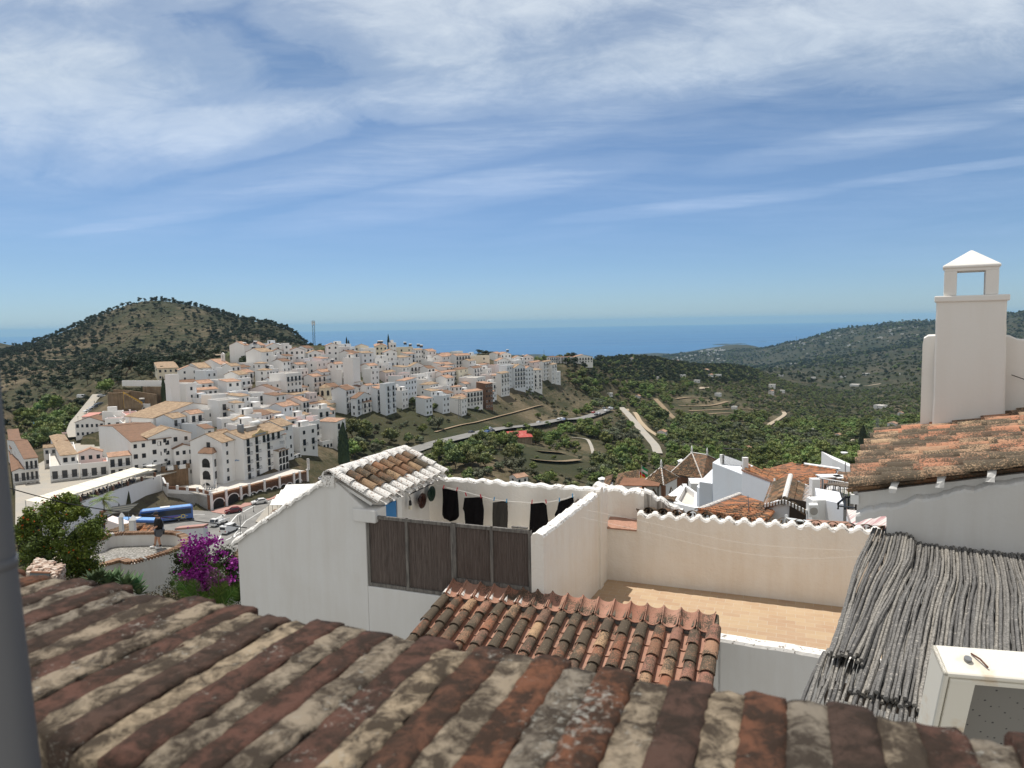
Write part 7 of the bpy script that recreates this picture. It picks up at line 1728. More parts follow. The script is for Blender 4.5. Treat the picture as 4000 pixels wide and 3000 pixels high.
wo=bpy.data.objects.new('woods_and_scrub',me);COL.objects.link(wo);tag(wo,'trees, orchards and scrub covering the valley and the hillsides',kind='stuff')
ng=bpy.data.node_groups.new('plants','GeometryNodeTree');ng.interface.new_socket('Geometry',in_out='INPUT',socket_type='NodeSocketGeometry');ng.interface.new_socket('Geometry',in_out='OUTPUT',socket_type='NodeSocketGeometry')
w=NT(ng);gi=w.n('NodeGroupInput');go=w.n('NodeGroupOutput');mp=w.n('GeometryNodeMeshToPoints');ip=w.n('GeometryNodeInstanceOnPoints');ci=w.n('GeometryNodeCollectionInfo')
ci.inputs['Collection'].default_value=pc;ci.inputs['Separate Children'].default_value=True;ci.inputs['Reset Children'].default_value=True
def na(name,tp):q=w.n('GeometryNodeInputNamedAttribute',data_type=tp);q.inputs[0].default_value=name;return q.outputs[0]
w.l(gi.outputs[0],mp.inputs[0]);w.l(mp.outputs[0],ip.inputs['Points']);w.l(ci.outputs[0],ip.inputs['Instance']);ip.inputs['Pick Instance'].default_value=True
w.l(na('kind_i','INT'),ip.inputs['Instance Index']);cb=w.n('ShaderNodeCombineXYZ');w.l(na('rz','FLOAT'),cb.inputs[2]);w.l(cb.outputs[0],ip.inputs['Rotation'])
cs=w.n('ShaderNodeCombineXYZ');sz_=na('sz','FLOAT');w.l(sz_,cs.inputs[0]);w.l(sz_,cs.inputs[1]);w.l(w.math('MULTIPLY',sz_,na('hz','FLOAT')),cs.inputs[2]);w.l(cs.outputs[0],ip.inputs['Scale'])
w.l(ip.outputs[0],go.inputs[0]);md=wo.modifiers.new('plants','NODES');md.node_group=ng
def cypress(px,py,h,label,r_=None,y0=150,group=None):
 q=hit(px,py,y0,900)
 if q is None:return
 t=thing('cypress',(q[0],q[1],hgrid(q[0],q[1])),label,'tree',group);r_=r_ or h*.11
 g_=np.random.default_rng(int(px));mb=MB();V=[];z0=hgrid(q[0],q[1])
 for i in range(900):
  f=g_.random()**.9;rad=r_*(math.sin(min(1,f*1.3+.12)*math.pi*.5))*(1-f**3)*1.0;a=g_.uniform(0,6.28);p=np.array([q[0]+math.cos(a)*rad*g_.uniform(.5,1),q[1]+math.sin(a)*rad*g_.uniform(.5,1),z0+.3+f*h]);s_=h*.035
  d=np.array([math.cos(a),math.sin(a),0]);e_=np.array([-math.sin(a),math.cos(a),0]);mb.tint=g_.random()*.8;mb.quad(p-e_*s_*.5,p+W3*s_*1.5-d*s_*.1,p+e_*s_*.5,p-W3*s_*.6+d*s_*.2)
 mb.lathe((q[0],q[1],z0),[(r_*.3,.2),(r_*.75,h*.2),(r_*.6,h*.6),(.05,h*.97)],8);mb.build('crown',LM[1],t);MB().tube([(q[0],q[1],z0-1),(q[0],q[1],z0+.6)],.15,6).build('trunk',M['bark'],t)
cypress(*cp('A',1940,606),12.5,'tall slim cypress in front of the ivy covered stone wall');cypress(*cp('D',1280,262),9.5,'tallest cypress on the skyline beside the school',r_=1.0,y0=300);cypress(*cp('D',623,250),6.5,'left and taller of the twin skyline cypresses',r_=.75,y0=300);cypress(*cp('D',655,250),4.8,'right and shorter of the twin skyline cypresses',r_=.75,y0=300)
cypress(1345,1840,16,'dark conical conifer below the huge blank white wall',r_=2.8,y0=180);cypress(*cp('G',1820,990),15,'dark spruce beside the white roof boxes at the right',r_=3.2,y0=100);cypress(*cp('E',480,285),9,'thin dark conifer left of the evergreen clump',r_=1.3,y0=400)
def palm(px,py,h,label,Y=None,fr_=2.6,n_=26,y0=150,mm=None,seed=1,name='palm_tree',trunk=True):
 p=PY(px,py,Y)if Y else hit(px,py,y0,900)
 if p is None:return
 p=np.array([p[0],p[1],p[2]if Y else hgrid(p[0],p[1])]);t=thing(name,p,label,'palm');g_=random.Random(seed)
 if trunk:MB().tube([p-W3*.5,p+W3*h*.5+np.array([.1,0,0]),p+W3*h],[h*.06+.08,h*.04+.06,h*.045+.06],8).build('trunk',M['bark'],t)
 c=p+W3*h
 for i in range(n_):
  a=6.283*i/n_*2.4+g_.uniform(-.2,.2);el=g_.uniform(-.25,1.25);L_=fr_*g_.uniform(.8,1.1);mb=MB();d=np.array([math.cos(a),math.sin(a),0]);e_=np.array([-math.sin(a),math.cos(a),0]);P=[];k=12
  for j in range(k+1):
   s_=j/k;P.append(c+d*L_*s_*math.cos(el*(1-s_*.3))+W3*(L_*s_*math.sin(el)-L_*.55*s_*s_))
  mb.tube(P,[L_*.008]*k+[.004],4)
  for j in range(1,k):
   for q_ in range(2):
    b0=P[j]+(P[j+1]-P[j])*q_*.5;w_=L_*.24*math.sin(math.pi*min(1,(j+q_*.5)/k*.9+.12))
    for sg in(-1,1):mb.tint=g_.random();tip=b0+(P[j+1]-P[j])*1.3+e_*sg*w_-W3*w_*.35;mb.quad(b0-(P[j+1]-P[j])*.15,b0+(P[j+1]-P[j])*.2,tip,tip-(P[j+1]-P[j])*.05)
  mb.build('frond',mm or LM[0],t)
palm(*cp('C',635,470),5.5,'date palm beside the chapel',fr_=3.4,seed=3);palm(*cp('C',640,560),2.5,'low palm under the dark pine',fr_=3.2,seed=4,n_=20);palm(*cp('C',1765,300),1.8,'fan palm on the skyline right of the antenna mast',fr_=2.6,seed=5,n_=20);palm(*cp('E',378,400),4.5,'palm at the left of the white terraced row',fr_=3.0,seed=6)
palm(*cp('E',420,300),2.5,'small palm on the skyline behind the terraced row',fr_=2.4,seed=7,n_=16)
for(c_,x,y,k,s_,lb)in(('C',810,530,('pine',0),5.2,'big dark umbrella pine beside the palm'),('C',720,590,('pine',1),3.6,'dark bushy pine below the umbrella pine'),('A',1500,230,('pine',2),7.5,'large dark pine left of the cream house'),('A',1240,420,('light',0),5.5,'bright green tree behind the round stone bastion'),('A',640,640,('light',1),7.5,'large light green tree beside the blue sports court'),('A',480,660,('light',0),6,'light green tree behind the fence of the sports court'),('E',625,250,('pine',0),7.0,'tall dark evergreen on the skyline above the terraced row'),('E',820,310,('pine',1),5.5,'left dark tree of the skyline clump'),('E',900,315,('pine',2),5.2,'middle dark tree of the skyline clump'),('E',980,320,('pine',0),4.8,'right dark tree of the skyline clump'),('D',1905,420,('broad',0),3.4,'round green shrub on the white wall of the hilltop'),('D',2110,850,('broad',1),4.2,'green shrubs between the white house and the green shaded terrace'),('E',920,1440,('light',0),2.4,'first roadside tree from the left along the valley road'),('E',1230,1400,('broad',2),3.2,'second roadside tree from the left along the valley road'),('E',1495,1410,('broad',0),3.0,'third roadside tree from the left along the valley road'),('E',1795,1360,('broad',1),2.6,'fourth roadside tree from the left along the valley road'),('E',2045,1300,('broad',2),2.4,'fifth roadside tree from the left along the valley road'),('L',1040,810,('olive',0),5.2,'broad grey green tree above the left end of the valley road'),('L',925,905,('olive',1),3.2,'pale flowering shrub left of the valley road'),('L',870,650,('broad',1),3.0,'dark round bush at the building site'),('L',1010,690,('broad',2),3.2,'dark round bush on the dry slope below the villa with ribbed roof'),('V',1180,540,('pine',1),7.5,'wide dark pine on the slope right of the ridge terrace'),('V',440,400,('pine',0),9,'large dark pine at the end of the ridge terrace'),('V',1150,1110,('broad',1),9,'very dark round tree in the middle of the orchards'),('V',1215,1080,('broad',2),7,'dark round tree touching the very dark one in the orchards')):
 x,y=cp(c_,x,y);q=hit(x,y,170,1200)
 if q is not None:tree_obj(k,(q[0],q[1],hgrid(q[0],q[1])-(1.2 if 'skyline' in lb else .2)),s_*.75,lb,'tree',sz=s_*(.62 if 'tall dark' in lb else .45 if 'skyline' in lb else .8))
gk=random.Random(31)
for i in range(34):
 x=gk.choice((gk.uniform(820,1200),gk.uniform(600,1000),gk.uniform(130,520)));Ys=np.linspace(900,1150,60);c=az_of(x);Zs=hgrid(c*Ys,Ys);j=int(np.argmax(Zs/Ys));p=(c*Ys[j],Ys[j]-2,hgrid(c*Ys[j],Ys[j]-2)-1.6)
 tree_obj(('pine',i%3),p,gk.uniform(1.8,3.4),'small dark pine standing on the skyline of the conical hill','tree','pines on the skyline of the conical hill',rot=gk.uniform(0,6))
def lattice(px,pytop,pybot,Y,w_,label,name,m,y0=None,arms=0,panels=0):
 b=PY(px,pybot,Y);tp=PY(px,pytop,Y);H_=tp[2]-b[2];t=thing(name,b,label,'mast');mb=MB();k=int(H_/(w_*2.2))+2
 w2=w_*.55 if arms else w_
 c=[[b+np.array([sx*(w_+(w2-w_)*i/k)/2,sy*(w_+(w2-w_)*i/k)/2,H_*i/k])for i in range(k+1)]for sx,sy in((-1,-1),(1,-1),(1,1),(-1,1))]
 for q in c:mb.tube(q,w_*.05,4)
 for i in range(k):
  for s_ in range(4):mb.tube([c[s_][i],c[(s_+1)%4][i+1]],w_*.03,3);mb.tube([c[s_][i+1],c[(s_+1)%4][i+1]],w_*.03,3)
 mb.build('lattice',m,t)
 for i in range(arms):z=b+W3*H_*(.97-.12*i);MB().tube([z-np.array([w_*1.6,0,0]),z+np.array([w_*1.6,0,0])],w_*.06,4).build('arm',m,t)
 for i in range(panels):
  a=6.28*i/panels;z=b+W3*(H_*(.93-.05*(i%2)))+np.array([math.cos(a),math.sin(a),0])*w_*.8;MB().cbox(z,(w_*.12,0,0),(0,w_*.12,0),W3*H_*.045).build('antenna',M['frame_white'],t)
lattice(1228,1252,1362,430,1.15,'grey lattice telephone mast rising above the town skyline','antenna_mast',M['iron'],panels=8)
lattice(*(cp('E',540,925)),cp('E',540,1235)[1],300,1.2,'grey lattice power pylon on the dry slope under the villas','power_pylon',M['steel'],arms=2)
lattice(*(cp('E',1562,690)),cp('E',1562,960)[1],360,1.0,'slim lattice power pylon below the veranda corner house','power_pylon',M['steel'],arms=2)
lattice(3425,1634,1760,260,1.1,'lattice power pylon right of the dark spruce','power_pylon',M['steel'],arms=2)
for(x,y0,y1,Y,lb)in((2125,1366,1400,600,'thin antenna pole on the skyline left of the far ridge row'),(3111,1314,1334,4700,'thin mast on the distant hill above the sea')):
 b=PY(x,y1,Y);tp=PY(x,y0,Y);tag(MB().tube([b,tp],Y*.00022,5).build('antenna_pole',M['steel'],None,origin=b),lb,'pole')
def bell():
 q=eave_solve(*cp('C',1815,745),11,150,600);t=thing('bell_tower',q-W3*11,'yellowish white bell tower with two arched openings and a pyramid cap','bell tower');a=R(60);bx=np.array([math.cos(a),math.sin(a),0]);ax=np.array([-math.sin(a),math.cos(a),0])
 P=q;s_=4.0
 MB().box(P-W3*13,bx*5,ax*6.5,W3*8.6).build('wall',M['wall_cream'],t);MB().box(P-W3*4.4+ax*1.2+bx*.6,bx*3.4,ax*s_,W3*4.4).build('belfry',M['wall_cream'],t);MB().box(P-W3*4.55-ax*.15-bx*.15,bx*5.3,ax*6.8,W3*.25).build('cornice',M['wall_cream'],t)
 o=P+ax*1.2+bx*.6;c=o+bx*1.7+ax*2;MB().add([o-ax*.3-bx*.3,o-ax*.3+bx*3.7,o+ax*(s_+.3)+bx*3.7,o+ax*(s_+.3)-bx*.3,c+W3*1.7],[(3,2,1,0),(0,1,4),(1,2,4),(2,3,4),(3,0,4)]).build('roof',M['far_tan'],t)
 for(oo,d,n_,z,w_)in((P+ax*2.4+bx*.6,ax,-bx,-3.8,1.6),(P+ax*1.2,ax,-bx,-7.2,1.2),(P+ax*4,ax,-bx,-7.2,1.2),(P+bx*1.4+ax*1.2,bx,-ax,-3.8,1.6)):
  MB().prism([oo+W3*z,oo+d*w_+W3*z]+[oo+d*(w_/2)+d*w_/2*math.cos(math.pi*i/8)+W3*(z+1.7+w_/2*math.sin(math.pi*i/8))for i in range(9)],n_*.05).build('arch_opening',M['dark'],t)
 cb=eave_solve(*cp('C',553,325),9,150,600);g_=thing('bell_gable',cb-W3*3,'small white bell gable on the chapel roof','bell gable');m_=MB();m_.box(cb-W3*4,bx*.5,ax*.7,W3*3.4);m_.box(cb-W3*4+ax*1.7,bx*.5,ax*.7,W3*3.4);m_.box(cb-W3*.6-ax*.05,bx*.5,ax*2.5,W3*.5);m_.prism([cb-ax*.05,cb+ax*2.45-ax*0,cb+ax*1.2+W3*.7],bx*.5);m_.build('wall',M['wall_far'],g_)
bell()
def bastion():
 c=PY(*cp('A',1345,405),280);r_=4.6;ztb=c[2];c=c+np.array([0,r_,0]);t=thing('bastion',c,'round brown stone bastion at the foot of the overgrown mound','bastion')
 MB().lathe((c[0],c[1],ztb-10.6),[(r_*1.03,0),(r_,10.5),(r_*.93,10.6),(r_*.93,10.1),(.1,10.1)],28).build('stonework',M['stone_far'],t)
 y=PY(*cp('A',1465,590),272);s_=thing('stair',y,'yellow painted outdoor stair climbing beside the round stone bastion','stair');d=np.array([.75,.66,0]);n_=np.array([.66,-.75,0])
 ym=mat('yellow_wall_paint',(.62,.38,.08),.8);MB().prism([y,y+d*6.5,y+d*6.5+W3*2.0,y+W3*6.5],n_*-.5).build('side_wall',ym,s_)
 st=MB()
 for i in range(9):st.box(y+d*i*.7+n_*.05,d*.7,n_*1.6,W3*(5.6-i*.55))
 st.build('steps',M['stone_far'],s_)
 for nm,pts_,h_,mm,lb in(('stone_wall',[('A',1330,365,285),('A',1500,375,284),('A',1840,425,276)],8.5,M['stone_far'],'overgrown rubble wall below the mound with dry plants'),('stone_wall',[('A',1680,335,282),('A',2010,335,278)],13,M['stone_far'],'tall stone wall draped with dark ivy behind the cypress'),('garden_wall',[('A',1435,262,290),('A',1700,262,286),('A',1985,262,282)],2.3,M['wall_far'],'long white garden wall on top of the overgrown mound')):
  P=[PY(*cp(c_,x_,y_),Y_)for c_,x_,y_,Y_ in pts_];o=MB()
  for a,b in zip(P[:-1],P[1:]):o.prism([a-W3*h_,b-W3*h_,b,a],(.05,.6,0))
  o=o.build(nm,mm,None,origin=P[0]);tag(o,lb,'wall')
 a,b=PY(*cp('A',1360,350),287),PY(*cp('A',1990,335),284)
 mm=MB();mm.prism([a-W3*12,b-W3*12,b+np.array([0,9,-12]),a+np.array([0,9,-12])],W3*(11.8));o=mm.build('mound',M['ground'],None,origin=a);tag(o,kind='structure')
 gm=np.random.default_rng(8);vg=MB()
 for i in range(26):
  u_=gm.random();p=(a*(1-u_)+b*u_)+np.array([0,gm.uniform(-1.5,3),gm.uniform(-2.2,.2)if u_<.75 else gm.uniform(-6,-1)]);m2=crown_mb(500+i,1.3,.9,0,7,26,.35);n0=len(vg.v);vg.v+=[tuple(np.array(q)+p)for q in m2.v];vg.f+=[[k+n0 for k in f]for f in m2.f];vg.t+=m2.t;vg.m+=m2.m
 tag(vg.build('ivy_and_weeds',LM[4],None),'ivy and yellowish weeds hanging over the stone walls of the mound',kind='stuff')
bastion()
# ================================================================== roofs to the right (crop F) with real corrugation
def corr(E0,E1,T0,T1,pitch,rowl,mb=None,r_=None,seed=0,lap=.02):
 """clay tile slope: eave E0->E1, top edge T0->T1 (may be shorter: hips)"""
 mb=mb or MB();rg=random.Random(seed);E0,E1,T0,T1=[np.array(q,float)for q in(E0,E1,T0,T1)]
 ex=E1-E0;W_=np.linalg.norm(ex);ex/=W_;up=(T0+T1)/2-(E0+E1)/2;up-=ex*(up@ex);Hh=np.linalg.norm(up);up/=Hh;nm=np.cross(ex,up);nm=nm if nm[2]>0 else-nm
 n=max(1,int(round(W_/pitch)));p=W_/n;r_=r_ or p*.42;xl,xr=(T0-E0)@ex,(T1-E0)@ex
 for c in range(n):
  x=(c+.5)*p;s_=Hh
  if xl>1e-3 and x<xl:s_=Hh*x/xl
  if xr<W_-1e-3 and x>xr:s_=Hh*(W_-x)/(W_-xr)
  k=max(1,int(round(s_/rowl)));rl=s_/k
  for j in range(k):
   mb.tint=rg.random();a=E0+ex*x+up*(j*rl);b=a+up*(rl+.03)
   q=[]
   for base,l_,rr in((a,lap+.012,r_),(b,.0,r_*.9)):
    for an in(0,.7,1.57,2.44,3.14):q.append(base+ex*math.cos(an)*rr+nm*(math.sin(an)*rr*.9+l_))
   mb.add(q,[(i,i+1,6+i,5+i)for i in range(4)]+[(4,3,2,1,0)])
 mb.tint=.2;o_=nm*.0;mb.add([E0-nm*.005,E1-nm*.005,T1-nm*.005,T0-nm*.005,E0-nm*.10,E1-nm*.10,T1-nm*.10,T0-nm*.10],[(0,1,2,3),(7,6,5,4),(0,4,5,1),(1,5,6,2),(2,6,7,3),(3,7,4,0)])
 return mb
def fpx(x,y):return cp('F',x,y)
def FZ(x,y,z):return PZ(*fpx(x,y),z)
def FY(x,y,Y):return PY(*fpx(x,y),Y)
def capline(P,m,parent,name='ridge',r_=.09):
 mb=MB();rg=random.Random(3)
 for a,b in zip(P[:-1],P[1:]):
  L_=np.linalg.norm(b-a);k=max(1,int(L_/.4));d=(b-a)/L_;s_=np.cross(d,W3);s_/=np.linalg.norm(s_)+1e-9;n_=np.cross(s_,d)
  for j in range(k):tile(mb,a+d*(L_*j/k),d,s_,n_,L_/k*1.08,r_,r_*1.1,th=.02,tint=rg.random(),k=6,lift=.01)
 return mb.build(name,m,parent)
def hip_house(label,corners,ze,apex,zr,zb,roofm,wallm='wall_far',pitch=.24,diamonds=0,brickc=False,name='house',fin=True,cat='house'):
 """corners: 4 ground plan points of the eave, ccw seen from above; apex: 1 or 2 ridge points"""
 c=[np.array([q[0],q[1],ze])for q in corners];ap=[np.array([q[0],q[1],zr])for q in apex];ap=ap*2 if len(ap)==1 else ap
 ctr=sum(c)/4;t=thing(name,np.array([ctr[0],ctr[1],zb]),label,cat)
 ins=[ctr+(q-ctr)*.93 for q in c];MB().prism([np.array([q[0],q[1],zb])for q in ins],W3*(ze-zb+.02)).build('wall',M[wallm],t)
 mb=MB();tops=[(ap[0],ap[0]),(ap[0],ap[1]),(ap[1],ap[1]),(ap[1],ap[0])]
 for i in range(4):corr(c[i],c[(i+1)%4],tops[i][0],tops[i][1],pitch,.36,mb,seed=i)
 ro=mb.build('roof',M[roofm],t)
 for i,a_ in enumerate((ap[0],ap[0],ap[1],ap[1])):capline([a_,c[i]],M['tile_white'],ro,'hip_tiles',.08)
 if np.linalg.norm(ap[0]-ap[1])>.2:capline([ap[0],ap[1]],M['tile_white'],ro)
 if fin:
  for q in ap[:1]if np.linalg.norm(ap[0]-ap[1])<.2 else ap:MB().lathe(q,[(.14,-.1),(.16,.15),(.07,.25),(.15,.42),(.11,.6),(.02,.95)],8).build('finial',M['frame_white'],ro,smooth=True)
 return t,c,ins
def right_roofs():
 a,b,d_=FY(325,262,84),FY(487,292,82),FY(608,240,86)
 ze=b[2];fl=lambda q:np.array([q[0],q[1],0]);a,b,d_=fl(a),fl(b),fl(d_);e_=a+d_-b;cx=(a+d_)/2
 t,c,ins=hip_house('little square tower of the chalet with pyramid tile roof and diamond panels',[a,b,d_,e_],ze,[cx],ze+1.55,ze-7,'tile_mid',name='tower',cat='tower')
 for p,q in((ins[0],ins[1]),(ins[1],ins[2])):
  dd=q-p;L_=np.linalg.norm(dd);dd/=L_;n_=np.array([dd[1],-dd[0],0]);m_=p+dd*L_*.5-W3*1.25+n_*.02
  mb=MB();mb.prism([m_-dd*.5,m_+W3*.6,m_+dd*.5,m_-W3*.6],n_*.05);mb.build('diamond_panel',M['tile_mid'],t);MB().prism([m_-dd*.26,m_+W3*.32,m_+dd*.26,m_-W3*.32],n_*.07).build('diamond_panel',M['frame_white'],t)
 for p in(ins[0],ins[1],ins[2]):MB().tube([p-W3*7,p-W3*.1],.28,4).build('brick_corner',M['brick_mid'],t)
 a,b,d_=FY(535,190,90),FY(792,250,86),FY(905,215,90);ze=b[2];a,b,d_=fl(a),fl(b),fl(d_);e_=a+(d_-b)*2;d_=b+(d_-b)*2;cx=a*.62+b*.38+(d_-b)*.5
 t,c,ins=hip_house('main house of the chalet with large hipped brown tile roof and finials',[a,b,d_,e_],ze,[a*.78+b*.22+(d_-b)*.5,a*.30+b*.70+(d_-b)*.5],ze+2.1,ze-7,'tile_mid')
 dd=(ins[1]-ins[0]);L_=np.linalg.norm(dd);dd/=L_;n_=np.array([dd[1],-dd[0],0]);m_=ins[0]+dd*L_*.55-W3*1.0+n_*.02
 MB().prism([m_-dd*.5,m_+W3*.6,m_+dd*.5,m_-W3*.6],n_*.05).build('diamond_panel',M['tile_mid'],t);MB().box(ins[0]+dd*L_*.16-W3*3+n_*.01,dd*1.9,n_*.06,W3*2.7).build('door',M['brick_mid'],t);window(ins[0]+dd*L_*.76-W3*2.5,dd,n_,1.2,1.2,t,M['frame_dark'])
 MB().box(ins[0]+n_*.0-W3*.5,dd*L_,n_*.12,W3*.28).build('brick_cornice',M['brick_mid'],t)
 a,b=FY(440,200,95),FY(620,165,97);a2,b2=FY(500,130,100),FY(615,148,100)
 t=thing('house',a-W3*5,'rear wing of the chalet with a brown tile slope','house');corr(a,b,a2,b2,.24,.36).build('roof',M['tile_mid'],t);MB().prism([a-W3*6,b-W3*6,b2-W3*6,a2-W3*6],W3*5.85).build('wall',M['wall_far'],t)
 def chimney(x,y,Y,w_,h_,lb):
  p=FY(x,y,Y);t=thing('chimney',p-W3*h_,lb,'chimney');MB().box(p-np.array([w_/2,0,h_]),(w_,0,0),(0,w_,0),W3*(h_-.45)).build('stack',M['wall_far'],t);m_=MB()
  for e in(0,.72):
   for f in(0,.72):m_.box(p-np.array([w_/2-e*w_,-f*w_,.45]),(w_*.28,0,0),(0,w_*.28,0),W3*.3)
  m_.build('vent',M['wall_far'],t);MB().add([p+np.array([sx*w_*.62,w_/2+sy*w_*.62,-.15])for sx,sy in((-1,-1),(1,-1),(1,1),(-1,1))]+[p+np.array([0,w_/2,.18])],[(3,2,1,0),(0,1,4),(1,2,4),(2,3,4),(3,0,4)]).build('cap',M['frame_white'],t)
 chimney(632,98,92,.75,2.4,'slender white chimney on the chalet, left of the pair');chimney(657,100,93,.75,2.2,'wider white chimney on the chalet, right of the pair');chimney(190,222,96,.7,2.4,'white chimney on the low roofs left of the flags');chimney(8,240,100,.9,2.2,'white chimney pot farthest left behind the terrace wall');chimney(82,298,90,.6,1.4,'small white chimney stub just behind the tall terrace wall')
 for(p,lb,c0)in(((100,300,300,270,90,'far_brown'),'low brown roof below the flags',0),((0,320,60,300,95,'far_brown'),'small dark roof at the left of the chimney stubs',0)):
  x0,y0,x1,y1,Y,rm=p;a,b=FY(x0,y0,Y),FY(x1,y1,Y-2);u_=np.array([1.0,3.5,.9]);t=thing('house',a-W3*4,lb,'house');corr(a,b,a+u_,b+u_,.24,.36).build('roof',M['tile_mid'],t);MB().prism([a-W3*6,b-W3*6,b+u_*[1,1,0]-W3*6,a+u_*[1,1,0]-W3*6],W3*5.8).build('wall',M['wall_far'],t)
 q=FY(135,300,82);t=thing('canopy',q-W3*2,'flat brown terrace canopy in front of the flags','canopy');MB().box(q,(4.6,-.6,0),(1,3,.25),W3*.1).build('roof',M['brick_mid'],t)
 for s_ in((.1,0,0),(4.5,-.55,0)):MB().tube([q+np.array(s_)-W3*2.2,q+np.array(s_)],.07,4).build('post',M['frame_dark'],t)
 MB().box(FY(298,305,84)-W3*3,(2.2,.4,0),(-.4,2,0),W3*2.4).build('orange_wall',mat('orange_render',(.55,.22,.08),.9),t)
 for(x,y0,y1,cs,lb)in((297,180,265,[(.5,.02,.02),(.75,.5,.03),(.5,.02,.02)],'red and yellow flag on a short pole by the chalet'),(316,135,262,[(.03,.25,.1),(.7,.7,.68),(.03,.25,.1)],'green and white flag on the taller pole by the chalet')):
  b=FY(x,y1,88);tp=FY(x,y0,88);t=thing('flag',b,lb,'flag');MB().tube([b,tp],.03,5).build('pole',M['frame_white'],t)
  for i,c_ in enumerate(cs):
   mb=MB();n_=8;vs=[]
   for j in range(n_+1):
    f=j/n_;vs+=[tp+np.array([f*.75,.15*math.sin(f*6+i*.3),-.1-i*.34-f*.45]),tp+np.array([f*.75,.15*math.sin(f*6+i*.3+.3),-.1-(i+1)*.34-f*.45])]
   mb.add(vs,[(2*j,2*j+2,2*j+3,2*j+1)for j in range(n_)]);mb.build('stripe',mat('flag_cloth_%d'%(i+x),c_,.9),t,smooth=True)
 a,b=FY(470,392,68),FY(575,418,66);a2,b2=FY(620,322,74),FY(672,345,72);t=thing('house',a-W3*3,'low building with a dark weathered roof between tower and white terrace','house');corr(a,b,a2,b2,.24,.36).build('roof',M['tile_mid'],t);MB().prism([a-W3*6,b-W3*6,b2*[1,1,0]+W3*(b[2]-6),a2*[1,1,0]+W3*(a[2]-6)],W3*5.8).build('wall',M['wall_far'],t)
 t=thing('roof_terrace',FY(670,430,50)-W3*2,'small white roof terrace with low parapet left of the blank white houses','terrace');p=[FY(578,408,50),FY(748,437,46),FY(752,385,52),FY(650,372,55)];z_=p[0][2];p=[np.array([q[0],q[1],z_])for q in p]
 MB().prism([q-W3*5 for q in p],W3*4.6).build('floor',M['flat'],t)
 for i in range(4):d=p[(i+1)%4]-p[i];n_=np.array([-d[1],d[0],0]);n_/=np.linalg.norm(n_);MB().box(p[i]-W3*5,d,n_*.2,W3*(5.0+.003*i)).build('parapet',M['wall_far'],t)
 q=FY(700,375,56);MB().box(q-W3*1.4,(1.6,-.2,0),(.3,2,0),W3*2.4).build('roof_room',M['wall_far'],t)
 def block(label,pts,z_top,zb,m='wall_far',depth=(2,6),name='house'):
  a,b=pts;d=np.array([depth[0],depth[1],0]);t=thing(name,np.array([a[0],a[1],zb]),label,'house');a=np.array([a[0],a[1],zb]);b=np.array([b[0],b[1],zb]);MB().prism([a,b,b+d,a+d],W3*(z_top-zb)).build('wall',M[m],t,bevel=.03);return t
 P1,P2,P3=FY(765,400,34),FY(870,300,37),FY(1107,330,35)
 zt=FY(872,140,37)[2];a=FY(870,150,37);b=FY(1107,180,34.0);zt=(a[2]+b[2])/2+.05
 t=block('tall blank white house with railed roof terrace, left of the gabled white wall',(a,b),zt,-16,'wall_blue',(1.2,2.0))
 a0=FY(768,265,37.5);MB().prism([np.array([a0[0],a0[1],-16]),np.array([a[0],a[1],-16]),np.array([a[0]+2,a[1]+4,-16]),np.array([a0[0]+2,a0[1]+4,-16])],W3*(a0[2]+16)).build('step_wall',M['wall_blue'],t)
 a1=FY(748,300,38);MB().prism([np.array([a1[0],a1[1],-16]),np.array([a0[0],a0[1],-16]),np.array([a0[0]+2,a0[1]+4,-16]),np.array([a1[0]+2,a1[1]+4,-16])],W3*(a1[2]+16)).build('step_wall',M['wall_blue'],t)
 rl=MB();r0,r1=FY(950,145,36.4)+W3*0,FY(1105,163,36.0);dd=r1-r0;dd[2]=0
 for i in range(24):rl.tube([np.array([r0[0],r0[1],zt])+dd*i/23,np.array([r0[0],r0[1],zt+.85])+dd*i/23],.012,4)
 rl.tube([np.array([r0[0],r0[1],zt+.85]),np.array([r0[0],r0[1],zt+.85])+dd],.025,4);rl.build('railing',M['iron'],t)
 MB().box(np.array([r0[0]-.1,r0[1],zt]),(.18,0,0),(0,.18,0),W3*.5).build('pillar',M['wall_far'],t);a5=FY(1112,185,34);MB().box(np.array([a5[0],a5[1],zt]),(.25,0,0),(0,.2,0),W3*.8).build('pillar',M['wall_far'],t)
 a,b=FY(1105,190,33.9),FY(1350,285,31);t=thing('house',np.array([a[0],a[1],-16]),'white house with a sloping gable wall and orange tiles rising behind its parapet','house')
 MB().prism([np.array([a[0],a[1],-16]),np.array([b[0],b[1],-16]),b,a],np.array([.7,2.4,0])*.15).build('gable_wall',M['wall_pale_blue'],t)
 c,d_=FY(1135,108,38),FY(1362,222,36);corr(np.array([b[0],b[1],b[2]-.05])+[.1,.4,0],d_,a+[.1,.4,.1],c,.23,.34,seed=4).build('roof',M['tile_orange'],t)
 MB().prism([np.array([b[0],b[1],-16]),np.array([d_[0],d_[1],-16]),d_-W3*.15,b-W3*.15],np.array([-.2,.05,0])).build('side_wall',M['wall_far'],t)
 dp=[FY(1358,240,32.5),FY(1358,300,32.3),FY(1346,320,31.2),FY(1344,352,31)];MB().tube(dp,.05,8).build('downpipe',M['frame_white'],t)
 k=13;m_=MB()
 for i in range(k):q=a+(b-a)*(i+.5)/k;m_.box(q+W3*.03-np.array([0,.05,0]),(b-a)/k*.55,(0,.3,0),W3*.10)
 m_.build('capping',M['tile_clean'],t)
 E0,E1=FY(750,490,27),FY(1262,592,22.5);T0=FY(1085,362,31);T1=FY(1275,462,27.5)
 t=thing('house',np.array([E0[0],E0[1],-16]),'wide bright orange tile roof with a mortared left verge directly behind the scalloped wall','house')
